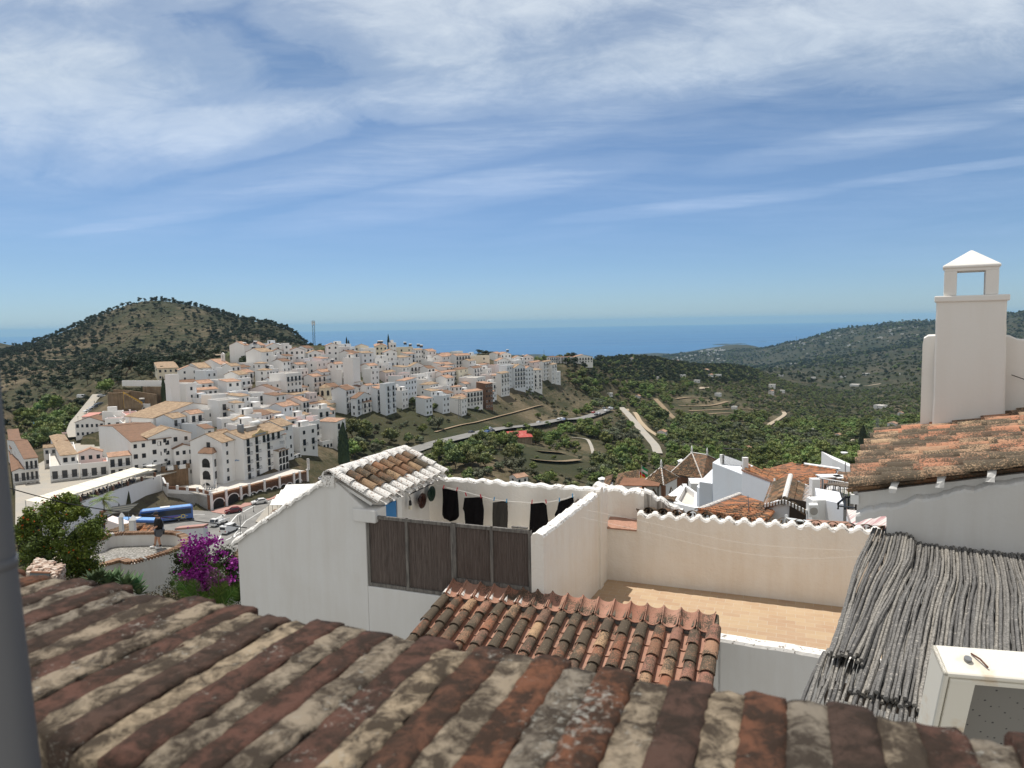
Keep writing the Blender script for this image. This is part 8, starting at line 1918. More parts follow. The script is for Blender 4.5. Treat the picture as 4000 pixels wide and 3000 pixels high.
 corr(E0,E1,T0,T1+[.6,0,0],.21,.30,seed=8).build('roof',M['tile_orange'],t);capline([T0,E0],M['tile_white'],t,'verge',.10)
 MB().prism([np.array([q[0],q[1],-16])for q in(E0,E1,T1,T0)],W3*1.5).build('wall',M['wall_far'],t)
 MB().tube([FY(1150,375,27),FY(1158,560,24.2)],.012,4).build('aerial',M['iron'],t)
 a6,b6=FY(565,432,40),FY(770,478,34);MB().prism([a6,b6,b6-W3*3,a6-W3*3],np.array([.1,.3,0])).build('boundary_wall',M['wall_far'],t)
 Yf=25.5;gl,gr,pk=FY(1278,436,Yf),FY(1622,487,Yf-1.4),FY(1440,402,Yf-.65);dpt=np.array([1.35,3.0,0])*1.15
 t=thing('house',np.array([pk[0],pk[1],-14]),'small white gabled house with brown door, orange tiles and an air conditioner','house')
 MB().prism([np.array([gl[0],gl[1],-16]),np.array([gr[0],gr[1],-16]),gr,pk,gl],dpt).build('wall',M['wall_pale_blue'],t)
 ro=MB();corr(gl-dpt*.04-W3*.1,gl+dpt-W3*.1,pk-dpt*.04+W3*.05,pk+dpt+W3*.05,.22,.33,ro,seed=1);corr(gr+dpt-W3*.1,gr-dpt*.04-W3*.1,pk+dpt+W3*.05,pk-dpt*.04+W3*.05,.22,.33,ro,seed=2);ro.build('roof',M['tile_mid'],t);capline([pk-dpt*.03+W3*.07,pk+dpt+W3*.07],M['tile_white'],t)
 m_=MB()
 for a,b in((gl,pk),(pk,gr)):
  for i in range(7):q=a+(b-a)*(i+.3)/7;m_.box(q-dpt*.06-W3*.08,(b-a)/7*.5,-dpt*.02,W3*.13)
 m_.build('verge',M['frame_white'],t)
 dd=(gr-gl)*[1,1,0];dd/=np.linalg.norm(dd);n_=np.array([dd[1],-dd[0],0]);q=PLN(*fpx(1480,600),gl,n_);MB().box(q+n_*.01,dd*.62,n_*.05,W3*.95).build('door',M['frame_dark'],t);
 for x in(1400,1480):q=PLN(*fpx(x,443),gl,n_);MB().box(q+n_*.0,dd*.18,n_*.03,W3*.08).build('air_brick',M['grey_cement'],t)
 q=FY(1630,545,23.2);ac=thing('air_conditioner',q,'white outdoor air conditioner unit on the corner of the small gabled house','air conditioner');MB().box(q,(.3,.0,0),(.1,.3,0),W3*.42).build('casing',M['frame_white'],ac,bevel=.02);MB().tube([q+np.array([.15,-.01,.21]),q+np.array([.15,-.03,.21])],.13,14).build('fan_grille',M['grey_cement'],ac)
 E0,E1,T0,T1=FY(1362,256,41),FY(1700,312,36),FY(1520,128,48),FY(1848,178,43)
 t=thing('house',np.array([E0[0],E0[1],-15]),'long white house with the largest weathered orange tile roof','house');ro=MB();corr(E0,E1+(E1-E0)*.10,T0,T1,.235,.35,ro,seed=5);corr(FY(1270,170,46),E0,FY(1500,108,50),T0,.235,.35,ro,seed=6);ro.build('roof',M['tile_orange'],t);capline([T0,T1],M['tile_orange'],t)
 e0,e1=E0-W3*.1,E1-W3*.1;dd=(e1-e0)*[1,1,0];Lw=np.linalg.norm(dd);dd/=Lw;n_=np.array([dd[1],-dd[0],0]);MB().prism([e0-W3*5,e1-W3*5,e1,e0],-n_*4).build('wall',M['wall_far'],t)
 for f,w_ in((.0,.5),(.30,.6),(.62,.5)):window(e0+(e1-e0)*f-W3*1.45+n_*.0+dd*.2,dd,n_,w_+.2,1.0,t,M['frame_dark'])
 E0,E1,T0,T1=FY(1825,250,40),FY(2000,275,38),FY(1862,178,45),FY(2010,212,42);t=thing('house',E0-W3*4,'low dark tiled roof continuing right of the largest orange roof','house');corr(E0,E1,T0,T1,.235,.35).build('roof',M['tile_mid'],t);MB().prism([E0-W3*4,E1-W3*4,E1-W3*.1,E0-W3*.1],np.array([.3,2,0])).build('wall',M['wall_far'],t)
 a,b=FY(1812,82,52),FY(2062,102,47);t=block('white roof storey with satellite dish and sloping pink parapet behind the tiled roofs',(a,b),a[2],a[2]-3.2,'wall_far',(.5,3));MB().lathe(FY(1905,82,52)+W3*.3,[(.02,0),(.2,.08),(.26,.17),(.24,.17)],12).build('satellite_dish',M['frame_white'],t,smooth=True)
 q0,q1=FY(1725,135,56),FY(1812,90,53);MB().prism([q0-W3*.6,q1-W3*2.4,q1,q0],(.1,.4,0)).build('parapet',M['wall_pink'],t);MB().tube([FY(1915,190,40),FY(1915,112,40)],.03,5).build('vent_pipe',M['steel'],t)
 a,b=FY(1985,245,26),FY(2160,60,34);t=thing('wall',a-W3*3,'white stepped boundary wall climbing towards the lichen covered roof','wall');MB().prism([a-W3*2,b-W3*2,b,a],(.3,.05,0)).build('wall',M['wall_far'],t);MB().prism([FY(1600,125,52)-W3*1,FY(1880,165,47)-W3*1,FY(1880,165,47),FY(1600,125,52)],(.1,.5,0)).build('wall',M['wall_far'],t)
 zt=-7.3;t=thing('roof_terrace',FZ(1850,370,zt),'pale roof terrace furnished with tables under a ragged cane canopy','terrace');fl_=[FZ(1700,385,zt),FZ(1990,440,zt),FZ(2010,330,zt),FZ(1760,320,zt)];MB().prism([q-W3*6 for q in fl_],W3*6).build('floor',M['flat'],t)
 a,b,c,d_=FY(1755,285,27),FY(2000,318,25),FY(1990,278,28),FY(1795,252,30);cn=MB();rg=random.Random(4)
 for i in range(60):f=i/59;cn.tint=rg.random();cn.tube([a+(b-a)*f+W3*rg.uniform(-.02,.02)+(a-d_)*rg.uniform(-.02,.06),(a+d_)/2*(1-f)+(b+c)/2*f-W3*.06,d_+(c-d_)*f],.02,4)
 cn.build('cane_canopy',M['cane_brown'],t)
 for q in(a,b):MB().tube([q,np.array([q[0],q[1],zt])],.035,5).build('post',M['frame_dark'],t)
 rl=MB();p=fl_[0]+W3*.0;r1=fl_[1];
 for i in range(22):rl.tube([p+(r1-p)*i/21,p+(r1-p)*i/21+W3*.8],.014,4)
 rl.tube([p+W3*.8,r1+W3*.8],.025,5);rl.build('railing',M['frame_white'],t)
 for(x,y,lb)in((1785,335,'left white table on the roof terrace under the cane canopy'),(1915,342,'right white table on the roof terrace under the cane canopy')):
  q=FZ(x,y+22,zt);tb=thing('table',q,lb,'table','white tables on the roof terrace');MB().box(q+np.array([-.45,-.3,.72]),(.9,0,0),(0,.6,0),W3*.04).build('tabletop',M['frame_white'],tb)
  for sx in(-.4,.36):
   for sy in(-.25,.22):MB().box(q+np.array([sx,sy,0]),(.04,0,0),(0,.04,0),W3*.72).build('leg',M['steel'],tb)
 q=FZ(1935,385,zt);ch=thing('chair',q,'lime green chair on the roof terrace with the cane canopy','chair');gm=mat('lime_plastic',(.35,.5,.05),.5);MB().box(q+W3*.42,(.4,0,0),(0,.4,0),W3*.04).build('seat',gm,ch);MB().box(q+W3*.46+np.array([0,.38,0]),(.4,0,0),(0,.03,0),W3*.45).build('backrest',gm,ch)
 for sx in(0,.36):
  for sy in(0,.36):MB().box(q+np.array([sx,sy,0]),(.04,0,0),(0,.04,0),W3*.42).build('leg',gm,ch)
 a,b=FY(1695,400,24),FY(1900,440,22.5);t=thing('house',a-W3*4,'white stair roof block below the furnished roof terrace','house');MB().prism([a-W3*4,b-W3*4,b,a],(.6,1.6,0)).build('wall',M['wall_pale_blue'],t);cu2=FY(1715,410,23.5);MB().box(cu2-W3*1.2-np.array([.25,0,0]),(.5,0,0),(0,.5,0),W3*1.2).build('chimney',M['wall_far'],t);p_=FY(1655,330,26);MB().box(p_-W3*.8,(.3,0,0),(0,.3,0),W3*1.2).build('gate_pillar',M['wall_far'],t)
 zp=-8.6;t=thing('patio',FZ(1800,600,zp),'sunken patio with red floor tiles and a patterned tile wall edged in blue','patio');fl_=[FZ(1640,600,zp),FZ(1960,620,zp),FZ(1930,555,zp),FZ(1700,545,zp)]
 MB().prism([q-W3*3 for q in fl_],W3*3).build('floor',mat('red_floor_tiles',(.30,.07,.035),.6,.3,lambda w,b:(w.l((lambda v:(setattr(v.inputs['Scale'],'default_value',5.0),w.l(posco(w),v.inputs[0]),v.outputs[0])[2])(w.n('ShaderNodeTexChecker',i_Color1=(.32,.08,.04,1),i_Color2=(.40,.16,.10,1))),b.inputs['Base Color']))),t)
 q=FZ(1715,556,zp);e_=FZ(1932,562,zp);dd=e_-q;n_=np.array([0,.3,0])
 def az(w,b):
  v=w.n('ShaderNodeTexVoronoi',feature='F1');v.inputs['Scale'].default_value=7;v.inputs['Randomness'].default_value=0;w.l(posco(w),v.inputs['Vector']);w.l(w.ramp(v.outputs['Distance'],[(.25,(.45,.38,.40)),(.4,(.16,.09,.12)),(.6,(.35,.28,.32))]),b.inputs['Base Color'])
 MB().prism([q,e_,e_+W3*.85,q+W3*.85],n_).build('patterned_wall',mat('patterned_wall_tiles',(.3,.2,.25),.4,.4,az),t);MB().prism([q+W3*.85,e_+W3*.85,e_+W3*.93,q+W3*.93],n_*1.1-np.array([0,.02,0])).build('blue_edge',mat('cobalt_glaze',(.03,.04,.30),.3),t)
 rl=MB();p0,p1,p2=FY(1858,480,18),FY(1858,435,18),FY(1912,388,19)
 rl.tube([p0,p1,p2,FY(1990,378,18)],.03,5);rl.tube([FY(1862,455,18),FY(1990,470,17)],.02,4);rl.tube([p2,FY(1912,478,18)],.03,5);rl.tube([FY(1940,380,18),FY(1940,480,18)],.02,4);tag(rl.build('iron_frame',M['iron'],None,origin=p0),'black iron frame on the edge of the patio beneath the grey plastered corner','railing')
 a,b,c,d_=FY(1965,600,13.5),FY(2290,612,11.2),FY(2212,512,12.6),FY(1925,482,15.8);t=thing('panel_roof',a-W3*2,'flat roof with peeling pink and white paint below the grey plastered corner','roof')
 def peel(w,b):v=posco(w);w.l(w.mix(w.ramp(w.noise(w.mapv(v,scale=(1,3,1)),1.6,6,.65),[(.48,0.),(.6,.85)]),(.66,.62,.57),(.45,.20,.20)),b.inputs['Base Color'])
 MB().prism([a,b,c,d_],-W3*.15).build('slab',mat('peeling_paint',(.6,.5,.5),.8,.2,peel),t);MB().prism([a-W3*4,b-W3*4,c-W3*4,d_-W3*4],W3*3.84).build('wall',M['wall_pale_blue'],t)
 a,b=FY(1630,590,15.5),FY(1968,612,13.4);t=thing('parapet',a-W3*2,'low parapet with a turquoise face and orange capping behind the scalloped wall','parapet');MB().prism([a-W3*2,b-W3*2,b-W3*.12,a-W3*.12],(.05,.25,0)).build('wall',mat('turquoise_paint',(.20,.40,.42),.8),t);MB().prism([a-W3*.12,b-W3*.12,b,a],(.07,.30,0)).build('capping',M['tile_clean'],t)
 a,b=FY(1450,555,17),FY(1640,582,15.4);t=thing('rail',a-W3*1,'white sloping rail in front of the brown door of the small gabled house','rail');MB().tube([a-W3*.3,a+W3*.1,a,b],.035,6).build('bar',M['frame_white'],t)
M['wall_pale_blue']=plaster('cool_whitewash',(.76,.77,.80),amount=.08,scale=.5,bd=.01)
M['cane_brown']=mat('brown_cane',(.20,.16,.12),.9)
right_roofs()
def KZ(x,y,z):return PZ(*cp('K',x,y),z)
def KY_(x,y,Y):return PY(*cp('K',x,y),Y)
def lookout():
 zc=-9.9;zf=-10.52
 path=[(400,940),(600,900),(750,885),(880,862),(960,838),(1020,822),(1060,838),(1110,850),(1250,815),(1400,770),(1520,730),(1600,690),(1636,645),(1620,600),(1560,572),(1480,562),(1300,563),(1100,568),(960,575),(880,592),(820,625),(700,640),(500,650),(350,640)]
 P=[KZ(x,y,zc)for x,y in path];t=thing('lookout_terrace',KZ(1200,720,-12),'curved white lookout terrace with a brick coping and pebble floor','terrace')
 S_=[]
 for a,b in zip(P[:-1],P[1:]):S_+=[a+(b-a)*i/5 for i in range(5)]
 S_.append(P[-1]);S_=np.array(S_)
 for _ in range(2):s2=S_.copy();s2[1:-1]=(S_[:-2]+2*S_[1:-1]+S_[2:])/4;S_=s2
 ctr=S_.mean(0);MB().prism([np.array([p[0],p[1],zf-.3])for p in S_],W3*.3).build('floor',mat('pebble_paving',(.36,.34,.30),.9,.2,lambda w,b:(lambda v:(w.l(w.mix(w.ramp(w.noise(posco(w),.35,3),[(.48,0.),(.52,1.)]),w.ramp(v.outputs['Distance'],[(0.,(.48,.46,.42)),(.6,(.20,.19,.17))]),(.50,.42,.33)),b.inputs['Base Color']),bump(w,b,v.outputs['Distance'],.03,-.6)))((lambda v:(w.l(posco(w),v.inputs['Vector']),setattr(v.inputs['Scale'],'default_value',9.0),v)[2])(w.n('ShaderNodeTexVoronoi')))),t)
 wl=MB();wi=MB();br=MB();rg=random.Random(2);n=len(S_);nrm=[]
 for i in range(n):
  d=S_[min(i+1,n-1)]-S_[max(i-1,0)];q=np.array([d[1],-d[0],0]);q/=np.linalg.norm(q);q=q if q@(S_[i]-ctr)>0 else-q;nrm.append(q)
 for i in range(n-1):
  a,b,na_,nb_=S_[i],S_[i+1],nrm[i],nrm[i+1];o=[a+na_*.13,b+nb_*.13,b-nb_*.13,a-na_*.13]
  wl.add([np.array([q[0],q[1],z])for z in(-15.0,zc-.06)for q in o],[(0,1,5,4),(2,3,7,6),(4,5,6,7)])
  L_=np.linalg.norm(b-a);k=max(1,int(L_/.075))
  for j in range(k):
   f=(j+.5)/k;c=a+(b-a)*f;nn=na_*(1-f)+nb_*f;nn/=np.linalg.norm(nn);dd=np.array([-nn[1],nn[0],0]);br.tint=rg.random();br.mi=0 if rg.random()<.93 else 1
   br.cbox(c-W3*.01+nn*rg.uniform(-.008,.008),dd*.035,nn*.17,W3*(.055+rg.uniform(0,.006)))
 w_=wl.build('wall',M['wall'],t);br.build('brick_coping',[M['tan_brick'],M['grey_cement']],t)
 import bmesh as _b
 bm=_b.new();bm.from_mesh(w_.data);_b.ops.remove_doubles(bm,verts=bm.verts,dist=.001);_b.ops.recalc_face_normals(bm,faces=bm.faces);bm.to_mesh(w_.data);bm.free()
M['tan_brick']=mat('tan_brick',(.30,.17,.10),.9,.15,lambda w,b:(w.l(w.mix(w.ramp(w.noise(posco(w),14,5,.7),[(.4,0.),(.7,.8)]),w.ramp(tintattr(w),[(0.,(.20,.115,.07)),(1.,(.40,.25,.16))]),(.12,.085,.06)),b.inputs['Base Color']),None))
lookout()
def man():
 zf=-10.5;p=KZ(1392,712,zf);t_=R(-150)
 J=[(0,0,.93,.14,.12),(0,.02,1.12,.14,.12),(0,-.0,1.38,.15,.10),(0,.05,1.50,.06),(0,.10,1.60,.085,.10),(0,.115,1.71,.078,.095),(-.22,.03,1.41,.065),(-.28,.10,1.14,.052),(-.24,.32,1.0,.036),(-.235,.385,.965,.034,.022),(.22,.02,1.41,.065),(.29,.02,1.13,.052),(.27,.22,.98,.036),(.265,.285,.94,.034,.022),(-.11,-.0,.88,.11),(-.12,.06,.50,.072),(-.13,-.0,.10,.045),(-.13,.13,.045,.045),(.11,.0,.88,.11),(.13,.16,.50,.072),(.16,.22,.10,.045),(.17,.35,.045,.045)]
 E_=[(0,1),(1,2),(2,3),(3,4),(4,5),(2,6),(6,7),(7,8),(8,9),(2,10),(10,11),(11,12),(12,13),(0,14),(14,15),(15,16),(16,17),(0,18),(18,19),(19,20),(20,21)]
 for sd_,w_,k0 in((-1,9,22),(1,13,27)):
  x0,y0,z0=J[w_][:3]
  for i,(dx,ln)in enumerate(((-.026,.055),(-.009,.066),(.009,.062),(.026,.048))):
   J.append((x0+dx,y0+.035,z0-.004,.009));J.append((x0+dx*1.15,y0+.035+ln,z0-.028,.0075));E_+=[(w_,len(J)-2),(len(J)-2,len(J)-1)]
  J.append((x0-sd_*.045,y0+.02,z0-.012,.010));J.append((x0-sd_*.062,y0+.055,z0-.02,.008));E_+=[(w_,len(J)-2),(len(J)-2,len(J)-1)]
 me=skin_mesh(J,E_,'person');me.materials.clear();me.materials.append(M['skin'])
 o=bpy.data.objects.new('person',me);COL.objects.link(o);o.location=tuple(p);o.rotation_euler=(0,0,t_-math.pi/2);o['_o']=[0,0,0]
 tag(o,'man in black t-shirt, grey shorts and dark cap leaning on the lookout coping','person')
 J2=[(0,0,.86,.25,.20),(0,.02,1.12,.27,.23),(0,0,1.36,.27,.21),(0,.03,1.47,.12,.11),(-.23,.03,1.40,.13),(-.29,.09,1.14,.11),(.23,.02,1.40,.13),(.30,.02,1.13,.11)]
 sh=skin_mesh(J2,[(0,1),(1,2),(2,3),(2,4),(4,5),(2,6),(6,7)],'t_shirt');J3=[(0,0,.93,.22,.19),(-.12,.0,.84,.18),(-.13,.05,.52,.15),(.12,.0,.84,.18),(.14,.13,.52,.15)]
 so=skin_mesh(J3,[(0,1),(1,2),(0,3),(3,4)],'shorts')
 for m_,mm,nm in((sh,CL['black'],'t_shirt'),(so,mat('slate_shorts',(.10,.11,.13),.9),'shorts')):
  m_.materials.clear();m_.materials.append(mm);q=bpy.data.objects.new(nm,m_);COL.objects.link(q);q.parent=o
 MB().lathe((0,.10,1.66),[(.098,0),(.102,.04),(.09,.10),(.05,.135),(.01,.142)],14,1.12).add([(-.07,.19,1.67),(.07,.19,1.67),(.055,.29,1.66),(-.055,.29,1.66),(-.07,.19,1.685),(.07,.19,1.685),(.055,.29,1.675),(-.055,.29,1.675)],[(3,2,1,0),(4,5,6,7),(0,1,5,4),(1,2,6,5),(2,3,7,6),(3,0,4,7)]).build('cap',mat('charcoal_cap',(.04,.04,.045),.9),o,smooth=True)
 MB().lathe((0,.205,1.60),[(.012,-.02),(.016,0),(.008,.03)],6).build('nose',M['skin'],o)
 for s_ in(-1,1):MB().cbox((s_*.086,.10,1.60),(.008,0,0),(0,.018,0),(0,0,.03)).build('ear',M['skin'],o,bevel=.005);MB().cbox((s_*.035,.192,1.625),(.012,0,0),(0,.006,0),(0,0,.006)).build('eye',M['iron'],o)
 MB().cbox((0,.188,1.555),(.024,0,0),(0,.006,0),(0,0,.005)).build('mouth',mat('lips',(.3,.1,.08),.6),o)
 for x,y in((-.13,.05),(.165,.27)):
  MB().cbox((x,y+.03,.05),(.052,0,0),(0,.145,0),(0,0,.05)).build('shoe',M['frame_white'],o,bevel=.025);MB().lathe((x-.0,y-.05,.10),[(.05,0),(.052,.09),(.048,.1)],8).build('sock',CL['black'],o,smooth=True)
man()
def leafy(name,label,cat,p,crowns,lm,trunk=None,flowers=None):
 t=thing(name,p,label,cat)
 for i,mb in enumerate(crowns):
  mb.v=[tuple(np.array(q)+p)for q in mb.v];mb.build('crown',lm,t)
 if flowers:
  g_=np.random.default_rng(flowers[1]);vs=np.array(crowns[0].v);mb=MB()
  for i in range(flowers[0]):
   c=flowers[3](g_)if len(flowers)>3 else vs[g_.integers(len(vs))]
   s_=flowers[2]*g_.uniform(.7,1.4);mb.tint=g_.random()
   for q in range(3):a=g_.normal(size=3);a/=np.linalg.norm(a);b=np.cross(a,g_.normal(size=3));b/=np.linalg.norm(b);mb.quad(c-a*s_,c+b*s_*.7,c+a*s_,c-b*s_*.7)
  mb.build('flowers',flowers_m[cat if cat in flowers_m else 'x'],t)
 if trunk is not None:trunk.v=[tuple(np.array(q)+p)for q in trunk.v];trunk.build('trunk',M['bark'],t)
 return t
flowers_m={'bougainvillea':mat('magenta_bracts',(.42,.02,.38),.7,.2,lambda w,b:w.l(w.ramp(tintattr(w),[(0.,(.22,.015,.20)),(.6,(.42,.035,.38)),(1.,(.55,.13,.52))]),b.inputs['Base Color'])),'x':mat('orange_blossom',(.65,.12,.02),.7)}
LMN=[leafm('pomegranate_leaves',(.04,.065,.012),(.10,.155,.022),(.20,.26,.04)),leafm('bougainvillea_leaves',(.02,.035,.01),(.05,.08,.02),(.10,.13,.03))]
def garden():
 c=KY_(435,640,22);base=np.array([c[0],c[1],c[2]-2.1]);g_=np.random.default_rng(2);mb=MB()
 blobs=[(0,0,0,1.0),(-.75,.1,-.5,.75),(.7,-.1,-.3,.75),(-.25,0,.75,.62),(.35,0,-.95,.8),(-.7,0,-1.05,.6),(-1.15,0,.25,.42),(1.0,0,.35,.5),(.15,.2,1.15,.38),(.75,0,-1.0,.5),(-.9,0,.75,.3),(.55,0,.85,.36)]
 for i,(x,y,z,r_)in enumerate(blobs):
  m2=crown_mb(200+i,r_,r_*.95,0,18,150,.075,flat=.8,inner=.5);o_=np.array([x,y,z+2.1]);n0=len(mb.v);mb.v+=[tuple(np.array(q)+o_)for q in m2.v];mb.f+=[[k+n0 for k in f]for f in m2.f];mb.t+=m2.t;mb.m+=m2.m
 leafy('pomegranate_tree','dense green tree dotted with orange blossom in front of the lookout terrace','tree',base,[mb],LMN[0],trunk_mb(1.2,.09,3,5,.7),(170,6,.035))
 p0=KY_(1850,960,24.5);base=p0-W3*2.0;mb=MB();bl=[(0,.3,.7,1.0),(-.9,.3,1.3,.65),(.9,.4,.8,.8),(-.2,.2,1.45,.7),(.5,.3,1.3,.65),(-.9,.1,.7,.8),(0,0,.2,1.0),(1.1,.3,.4,.9),(-1.2,0,.0,.6)]
 for i,(x,y,z,r_)in enumerate(bl):
  m2=crown_mb(300+i,r_,r_*.9,0,13,120,.07,flat=.85,inner=.55);o_=np.array([x,y,z+.9]);n0=len(mb.v);mb.v+=[tuple(np.array(q)+o_)for q in m2.v];mb.f+=[[k+n0 for k in f]for f in m2.f];mb.t+=m2.t;mb.m+=m2.m
 clus=[(1700,680,.34),(1790,700,.3),(1860,640,.22),(1920,660,.18),(1690,790,.3),(1760,830,.2),(1910,800,.16),(2000,760,.12),(1650,980,.26),(1740,990,.34),(1840,960,.34),(1900,1000,.28),(1800,1060,.25),(1850,1110,.22),(2090,880,.22),(2060,1020,.18),(1980,740,.12),(1720,740,.3),(2110,840,.15),(1870,1030,.3),(1780,950,.25),(1560,1140,.08),(2000,1040,.14)]
 C_=[(KY_(x,y,23.9),s_)for x,y,s_ in clus];wts=np.array([s_**2 for _,s_ in C_]);wts/=wts.sum()
 def fp(g_):
  k=g_.choice(len(C_),p=wts);c_,s_=C_[k];d=g_.normal(size=3)*np.array([.62,.5,.5])*s_;return c_+d
 leafy('bougainvillea','bougainvillea covered in magenta blossom beside the white house','bougainvillea',base,[mb],LMN[1],None,(1900,8,.042,fp))
 pm=leafm('fresh_palm_green',(.04,.075,.012),(.08,.14,.025),(.16,.22,.05))
 for i,(bx_,by_,tips,lb)in enumerate(((1770,1330,[(1515,985),(1560,1060),(1640,1150),(1700,1010),(1830,1130)],'left young palm with arching fronds below the bougainvillea'),(1960,1350,[(1945,860),(1890,1080),(2020,1030),(2130,1100),(2180,1060),(1850,1190)],'right young palm with a tall upright frond against the white house wall'))):
  b=KY_(bx_,by_,21.5);t=thing('palm',b,lb,'palm','young palms under the bougainvillea')
  for j,(tx,ty)in enumerate(tips):
   e=KY_(tx,ty,21.2+.25*(j%3));md_=(b+e)/2+W3*(.18*np.linalg.norm(e-b))*(.6 if abs(tx-bx_)<60 else 1);P=[b*(1-s_)**2+2*md_*s_*(1-s_)+e*s_*s_ for s_ in np.linspace(0,1,26)];mb=MB().tube(P,[.018]*20+[.012]*5+[.004],5)
   L_=np.linalg.norm(e-b)
   for k in range(4,25):
    d=P[k+1]-P[k]if k<25 else P[k]-P[k-1];d/=np.linalg.norm(d);s2=np.cross(d,np.array([0,-1.,.3]));s2/=np.linalg.norm(s2);w_=L_*.26*math.sin(math.pi*min(1,k/26*.85+.18))
    for q in(0,.5):
     bb=P[k]+d*q*L_/26
     for sg in(-1,1):mb.tint=random.Random(k*7+j).random();tip=bb+s2*sg*w_+d*w_*.9-W3*w_*.12;mb.quad(bb,bb+d*.011,tip,bb+(tip-bb)*.5-d*.010)
   mb.build('frond',pm,t)
 am=leafm('agave_green',(.06,.11,.05),(.12,.19,.09),(.20,.27,.14))
 for i,(x,y,s_,lb)in enumerate(((760,1050,.40,'leftmost agave rosette below the lookout wall'),(880,1065,.46,'second agave rosette from the left below the lookout wall'),(975,1050,.44,'tallest middle agave rosette below the lookout wall'),(1065,1085,.44,'fourth agave rosette from the left below the lookout wall'),(1150,1110,.46,'big agave rosette at the right end of the row'),(1190,1160,.36,'low agave rosette nearest the brick parapet'),(820,1000,.3,'small agave behind the leftmost rosette'))):
  c=KY_(x,y,20.5+.2*(i%3));t=thing('agave',c,lb,'agave','agaves below the lookout terrace');g2=random.Random(i+40);mb=MB()
  for k in range(22):
   a=k*2.4;el=.25+1.1*(k/22)**.8;L_=s_*g2.uniform(.85,1.15);d=np.array([math.cos(a),math.sin(a),0]);e_=np.array([-math.sin(a),math.cos(a),0]);mb.tint=g2.random();mid=c+d*L_*.5*math.cos(el)+W3*L_*.55*math.sin(el);tip=c+d*L_*math.cos(el*.85)+W3*L_*math.sin(el)*1.05;w_=L_*.17
   mb.add([c-e_*w_*.5,c+e_*w_*.5,mid+e_*w_+W3*.015,mid-e_*w_+W3*.015,tip,mid-W3*.02,c-W3*.02],[(0,1,5),(1,2,5),(0,5,3),(5,2,4),(5,4,3)])
  mb.build('leaves',am,t)
 a,b=KZ(118,1010,-9.35),None;P=[KY_(118,935,18.5),KY_(372,950,18.0),KY_(462,905,18.9),KY_(215,895,19.5)];zt=P[0][2];P=[np.array([q[0],q[1],zt])for q in P];t=thing('stone_pedestal',P[0]-W3*1.2,'rubble stone pedestal with a dark slanted information plate','pedestal')
 rg=random.Random(6);st=MB();MB().prism([q-W3*1.3 for q in P],W3*1.28).build('core',M['stone'],t)
 for i in range(4):
  p,q=P[i],P[(i+1)%4];d=q-p;L_=np.linalg.norm(d);d/=L_;n_=np.array([d[1],-d[0],0])
  for r_ in range(11):
   x=0
   while x<L_-.03:w_=rg.uniform(.06,.15);st.tint=rg.random();cc=p+d*min(L_,x+w_/2)-W3*(.05+r_*.115+rg.uniform(-.02,.02));st.cbox(cc,d*w_*.42+W3*rg.uniform(-.015,.015),n_*.05,W3*.045+d*rg.uniform(-.015,.015));x+=w_
 for k in range(150):u_,v_=rg.random(),rg.random();c_=(P[0]*(1-u_)+P[1]*u_)*(1-v_)+(P[3]*(1-u_)+P[2]*u_)*v_;st.tint=rg.random();a=rg.uniform(0,3);e=np.array([math.cos(a),math.sin(a),0]);f=np.array([-math.sin(a),math.cos(a),0]);st.cbox(c_+W3*rg.uniform(0,.03),e*.055,f*.04,W3*.028+e*.01)
 st.build('stones',mat('pinkish_rubble',(.45,.33,.25),.9,.15,lambda w,b:w.l(w.ramp(tintattr(w),[(0.,(.30,.20,.15)),(.5,(.48,.36,.28)),(1.,(.58,.50,.42))]),b.inputs['Base Color'])),t,bevel=.012)
 q=KY_(140,955,18.3);e=KY_(330,962,18.0);MB().prism([q,e,e-W3*.6+np.array([-.05,-.25,0]),q-W3*.6+np.array([-.05,-.25,0])],np.array([0,.04,0])).build('sign_plate',mat('dark_glazed_plate',(.07,.08,.08),.25),t);MB().prism([q+W3*.03,e+W3*.03,e,q],(0,.08,0)).build('plate_rim',M['brick_mid'],t)
 g3=np.random.default_rng(9);mb=MB()
 for i in range(5200):
  x,y=g3.uniform(60,2150),g3.uniform(1020,1330);Y=24.5-(y-1020)/310*6+g3.uniform(-1,1)
  if 1080<x<1500 and y<1140:continue
  p=KY_(x,y,Y);z=hgrid(p[0],p[1]);p=np.array([p[0],p[1],z]);h_=g3.uniform(.1,.45)*(1.3 if 480<x<760 else .8);a=g3.uniform(0,6.28);d=np.array([math.cos(a),math.sin(a),0])*.02;mb.tint=g3.random();mb.quad(p-d,p+d,p+W3*h_+np.array([g3.normal()*.1,g3.normal()*.1,0]),p+W3*h_*.5-d)
 o=mb.build('dry_grass',mat('straw_and_weeds',(.25,.2,.08),.9,.2,lambda w,b:w.l(w.ramp(tintattr(w),[(0.,(.07,.09,.03)),(.5,(.22,.17,.07)),(1.,(.42,.33,.16))]),b.inputs['Base Color'])),None);tag(o,'dry grass and weeds on the garden slope',kind='stuff')
 mb=MB()
 for i,(x,y,Y,r_)in enumerate(((560,1010,21,.8),(600,1060,20.5,.6),(520,950,23,.8),(1440,1130,23.5,.9),(1560,1190,22,.8),(1350,1180,22,.6),(680,1000,22,.6),(900,930,23.5,.4),(840,945,23.5,.35))):
  m2=crown_mb(400+i,r_,r_*.7,0,10,120,.07,flat=.8,inner=.25);o_=KY_(x,y,Y)-W3*.3;n0=len(mb.v);mb.v+=[tuple(np.array(q)+o_)for q in m2.v];mb.f+=[[k+n0 for k in f]for f in m2.f];mb.t+=m2.t;mb.m+=m2.m
 o=mb.build('weeds',LM[4],None);tag(o,'low wild shrubs and weeds on the garden slope',kind='stuff')
garden()
